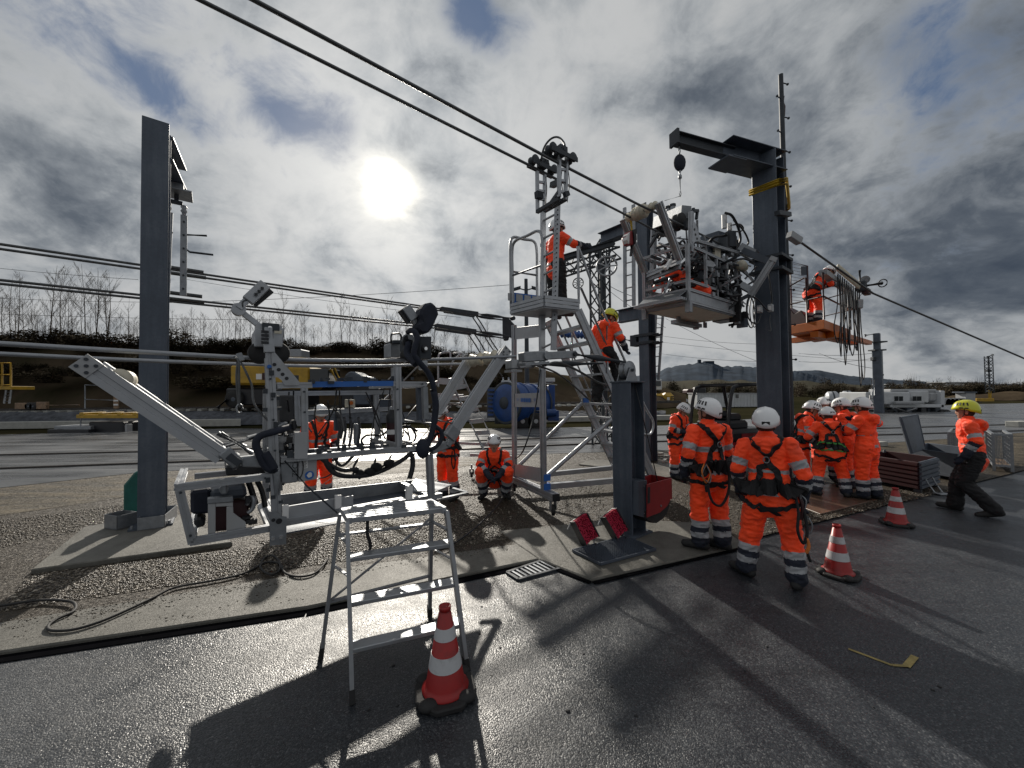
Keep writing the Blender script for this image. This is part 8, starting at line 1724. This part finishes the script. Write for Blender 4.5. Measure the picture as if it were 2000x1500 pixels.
person('worker with green-edged harness seen from behind among the group', at(1624, 968, .040), 24, .95, dict(pelvis=(0, 0, .86), neck=(.03, .10, 1.34), footL=(-.22, -.02, .09), footR=(.22, .0, .09), kneeL=(-.17, .06, .48), kneeR=(.18, .06, .47), elbowL=(-.32, .06, 1.06), handL=(-.18, .26, .95), elbowR=(.31, .14, 1.16), handR=(.20, .34, 1.12), toeL=-30, toeR=15), vox=.012, belt_green=True, seed=6, head_tilt=22, head_turn=-20, bands=(.10, .26))
person('worker in the group facing left in profile, right behind the harnessed man', at(1660, 952, .030), -38, 1.0, dict(neck=(0, .04, 1.41), elbowR=(.25, .1, 1.14), handR=(.1, .3, 1.12), elbowL=(-.25, .1, 1.1), handL=(-.08, .28, 1.05)), seed=7, harness=False, head_tilt=16, head_turn=-12)
person('worker at the right of the group holding both arms raised before the chest', at(1697, 974, .038), -22, 1.0, dict(footL=(-.10, .03, .09), footR=(.10, -.06, .09), elbowR=(.36, .02, 1.27), handR=(.14, .20, 1.32), elbowL=(-.28, .12, 1.16), handL=(-.10, .34, 1.22), toeL=-18, toeR=0), vox=.012, seed=8, harness=False, head_tilt=8, bands=(.10, .30))
person('worker in yellow helmet and black trousers walking left across the asphalt', at(1905, 1004), -42, 1.0, dict(pelvis=(0, .0, .88), neck=(0, .03, 1.41), kneeL=(-.09, .10, .47), footL=(-.09, -.17, .11), kneeR=(.10, .15, .50), footR=(.10, .20, .09), pitchL=-16, pitchR=4, toeL=-5, toeR=8, elbowL=(-.27, -.03, 1.12), handL=(-.26, .10, .88), elbowR=(.27, -.06, 1.13), handR=(.26, .04, .89)), vox=.0115, helmet='helmet_yellow', trousers='black', harness=False, seed=9, bands=(.12, .30))
person('worker bending over the control box on the orange lift platform', up(D(1592, 634, 9.75), zL), 98, .97, dict(pelvis=(0, -.06, .88), neck=(0, .26, 1.30), elbowL=(-.28, .34, 1.05), handL=(-.12, .52, 1.08), elbowR=(.30, .22, .98), handR=(.14, .48, 1.0)), seed=10, head_tilt=48)
zK_ = zF + .19
person('worker in white helmet and black trousers standing on the scaffold platform at the rail', up(S(1086, 594, 6.15), zK_), 66, 1.06, dict(elbowR=(.28, .20, 1.22), handR=(.22, .46, 1.24), elbowL=(-.24, -.05, 1.12), handL=(-.18, .12, .98), footL=(-.12, 0, .09), footR=(.12, .06, .09)), vox=.0115, trousers='black', harness=False, seed=11, bands=(.02, .18), hood=False)
Lp = D(1180, 786, 6.62)
person('worker in yellow helmet and black trousers climbing the scaffold stairs', Lp, 48, .97, dict(pelvis=(0, .0, .90), neck=(.02, .06, 1.41), kneeR=(.12, .2, .66), footR=(.12, .22, .27), elbowR=(.30, .08, 1.12), handR=(.27, .28, .95), elbowL=(-.28, .02, 1.1), handL=(-.3, .2, .94)), helmet='helmet_yellow', trousers='black', harness=False, seed=12, head_tilt=38, head_turn=25, bands=(.04, .22), vox=.0115)
person('worker crouching on the gravel beside the scaffold, facing the camera', at(966, 972, .021), 178, 1.0, dict(pelvis=(0, -.14, .36), neck=(0, .05, .84), kneeL=(-.24, .22, .50), kneeR=(.24, .22, .50), footL=(-.20, .02, .10), footR=(.20, .02, .10), toeL=-20, toeR=20, elbowL=(-.26, .14, .62), handL=(-.05, .36, .44), elbowR=(.26, .14, .62), handR=(.05, .36, .44)), vox=.0115, seed=13, head_tilt=4)
person('worker behind the right end of the carriage with a white helmet tilted down', at(876, 974, .021), 214, 1.0, dict(neck=(0, .10, 1.40), elbowL=(-.27, .1, 1.1), handL=(-.2, .3, 1.0), elbowR=(.26, .14, 1.1), handR=(.16, .36, 1.06)), seed=14, head_tilt=35, lany='side')
person('worker half hidden behind the middle of the carriage frame', at(622, 982, .021), 140, 1.0, dict(neck=(0, .06, 1.41)), seed=15, head_tilt=20)
bw = H(1340, 556, GF + .42); bw = V3((bw.x, bw.y, fl[0].z + .05))
person('worker in orange crouching inside the lifted basket among the machinery', bw, -45, .95, dict(pelvis=(0, -.25, .42), neck=(0, .22, .80), kneeL=(-.14, .12, .14), kneeR=(.16, .18, .40), footL=(-.14, -.30, .12), footR=(.16, .06, .12), elbowL=(-.28, .42, .62), handL=(-.2, .62, .5), elbowR=(.26, .44, .66), handR=(.22, .62, .85)), seed=16, harness=True, head_tilt=40, sleeves='orange')
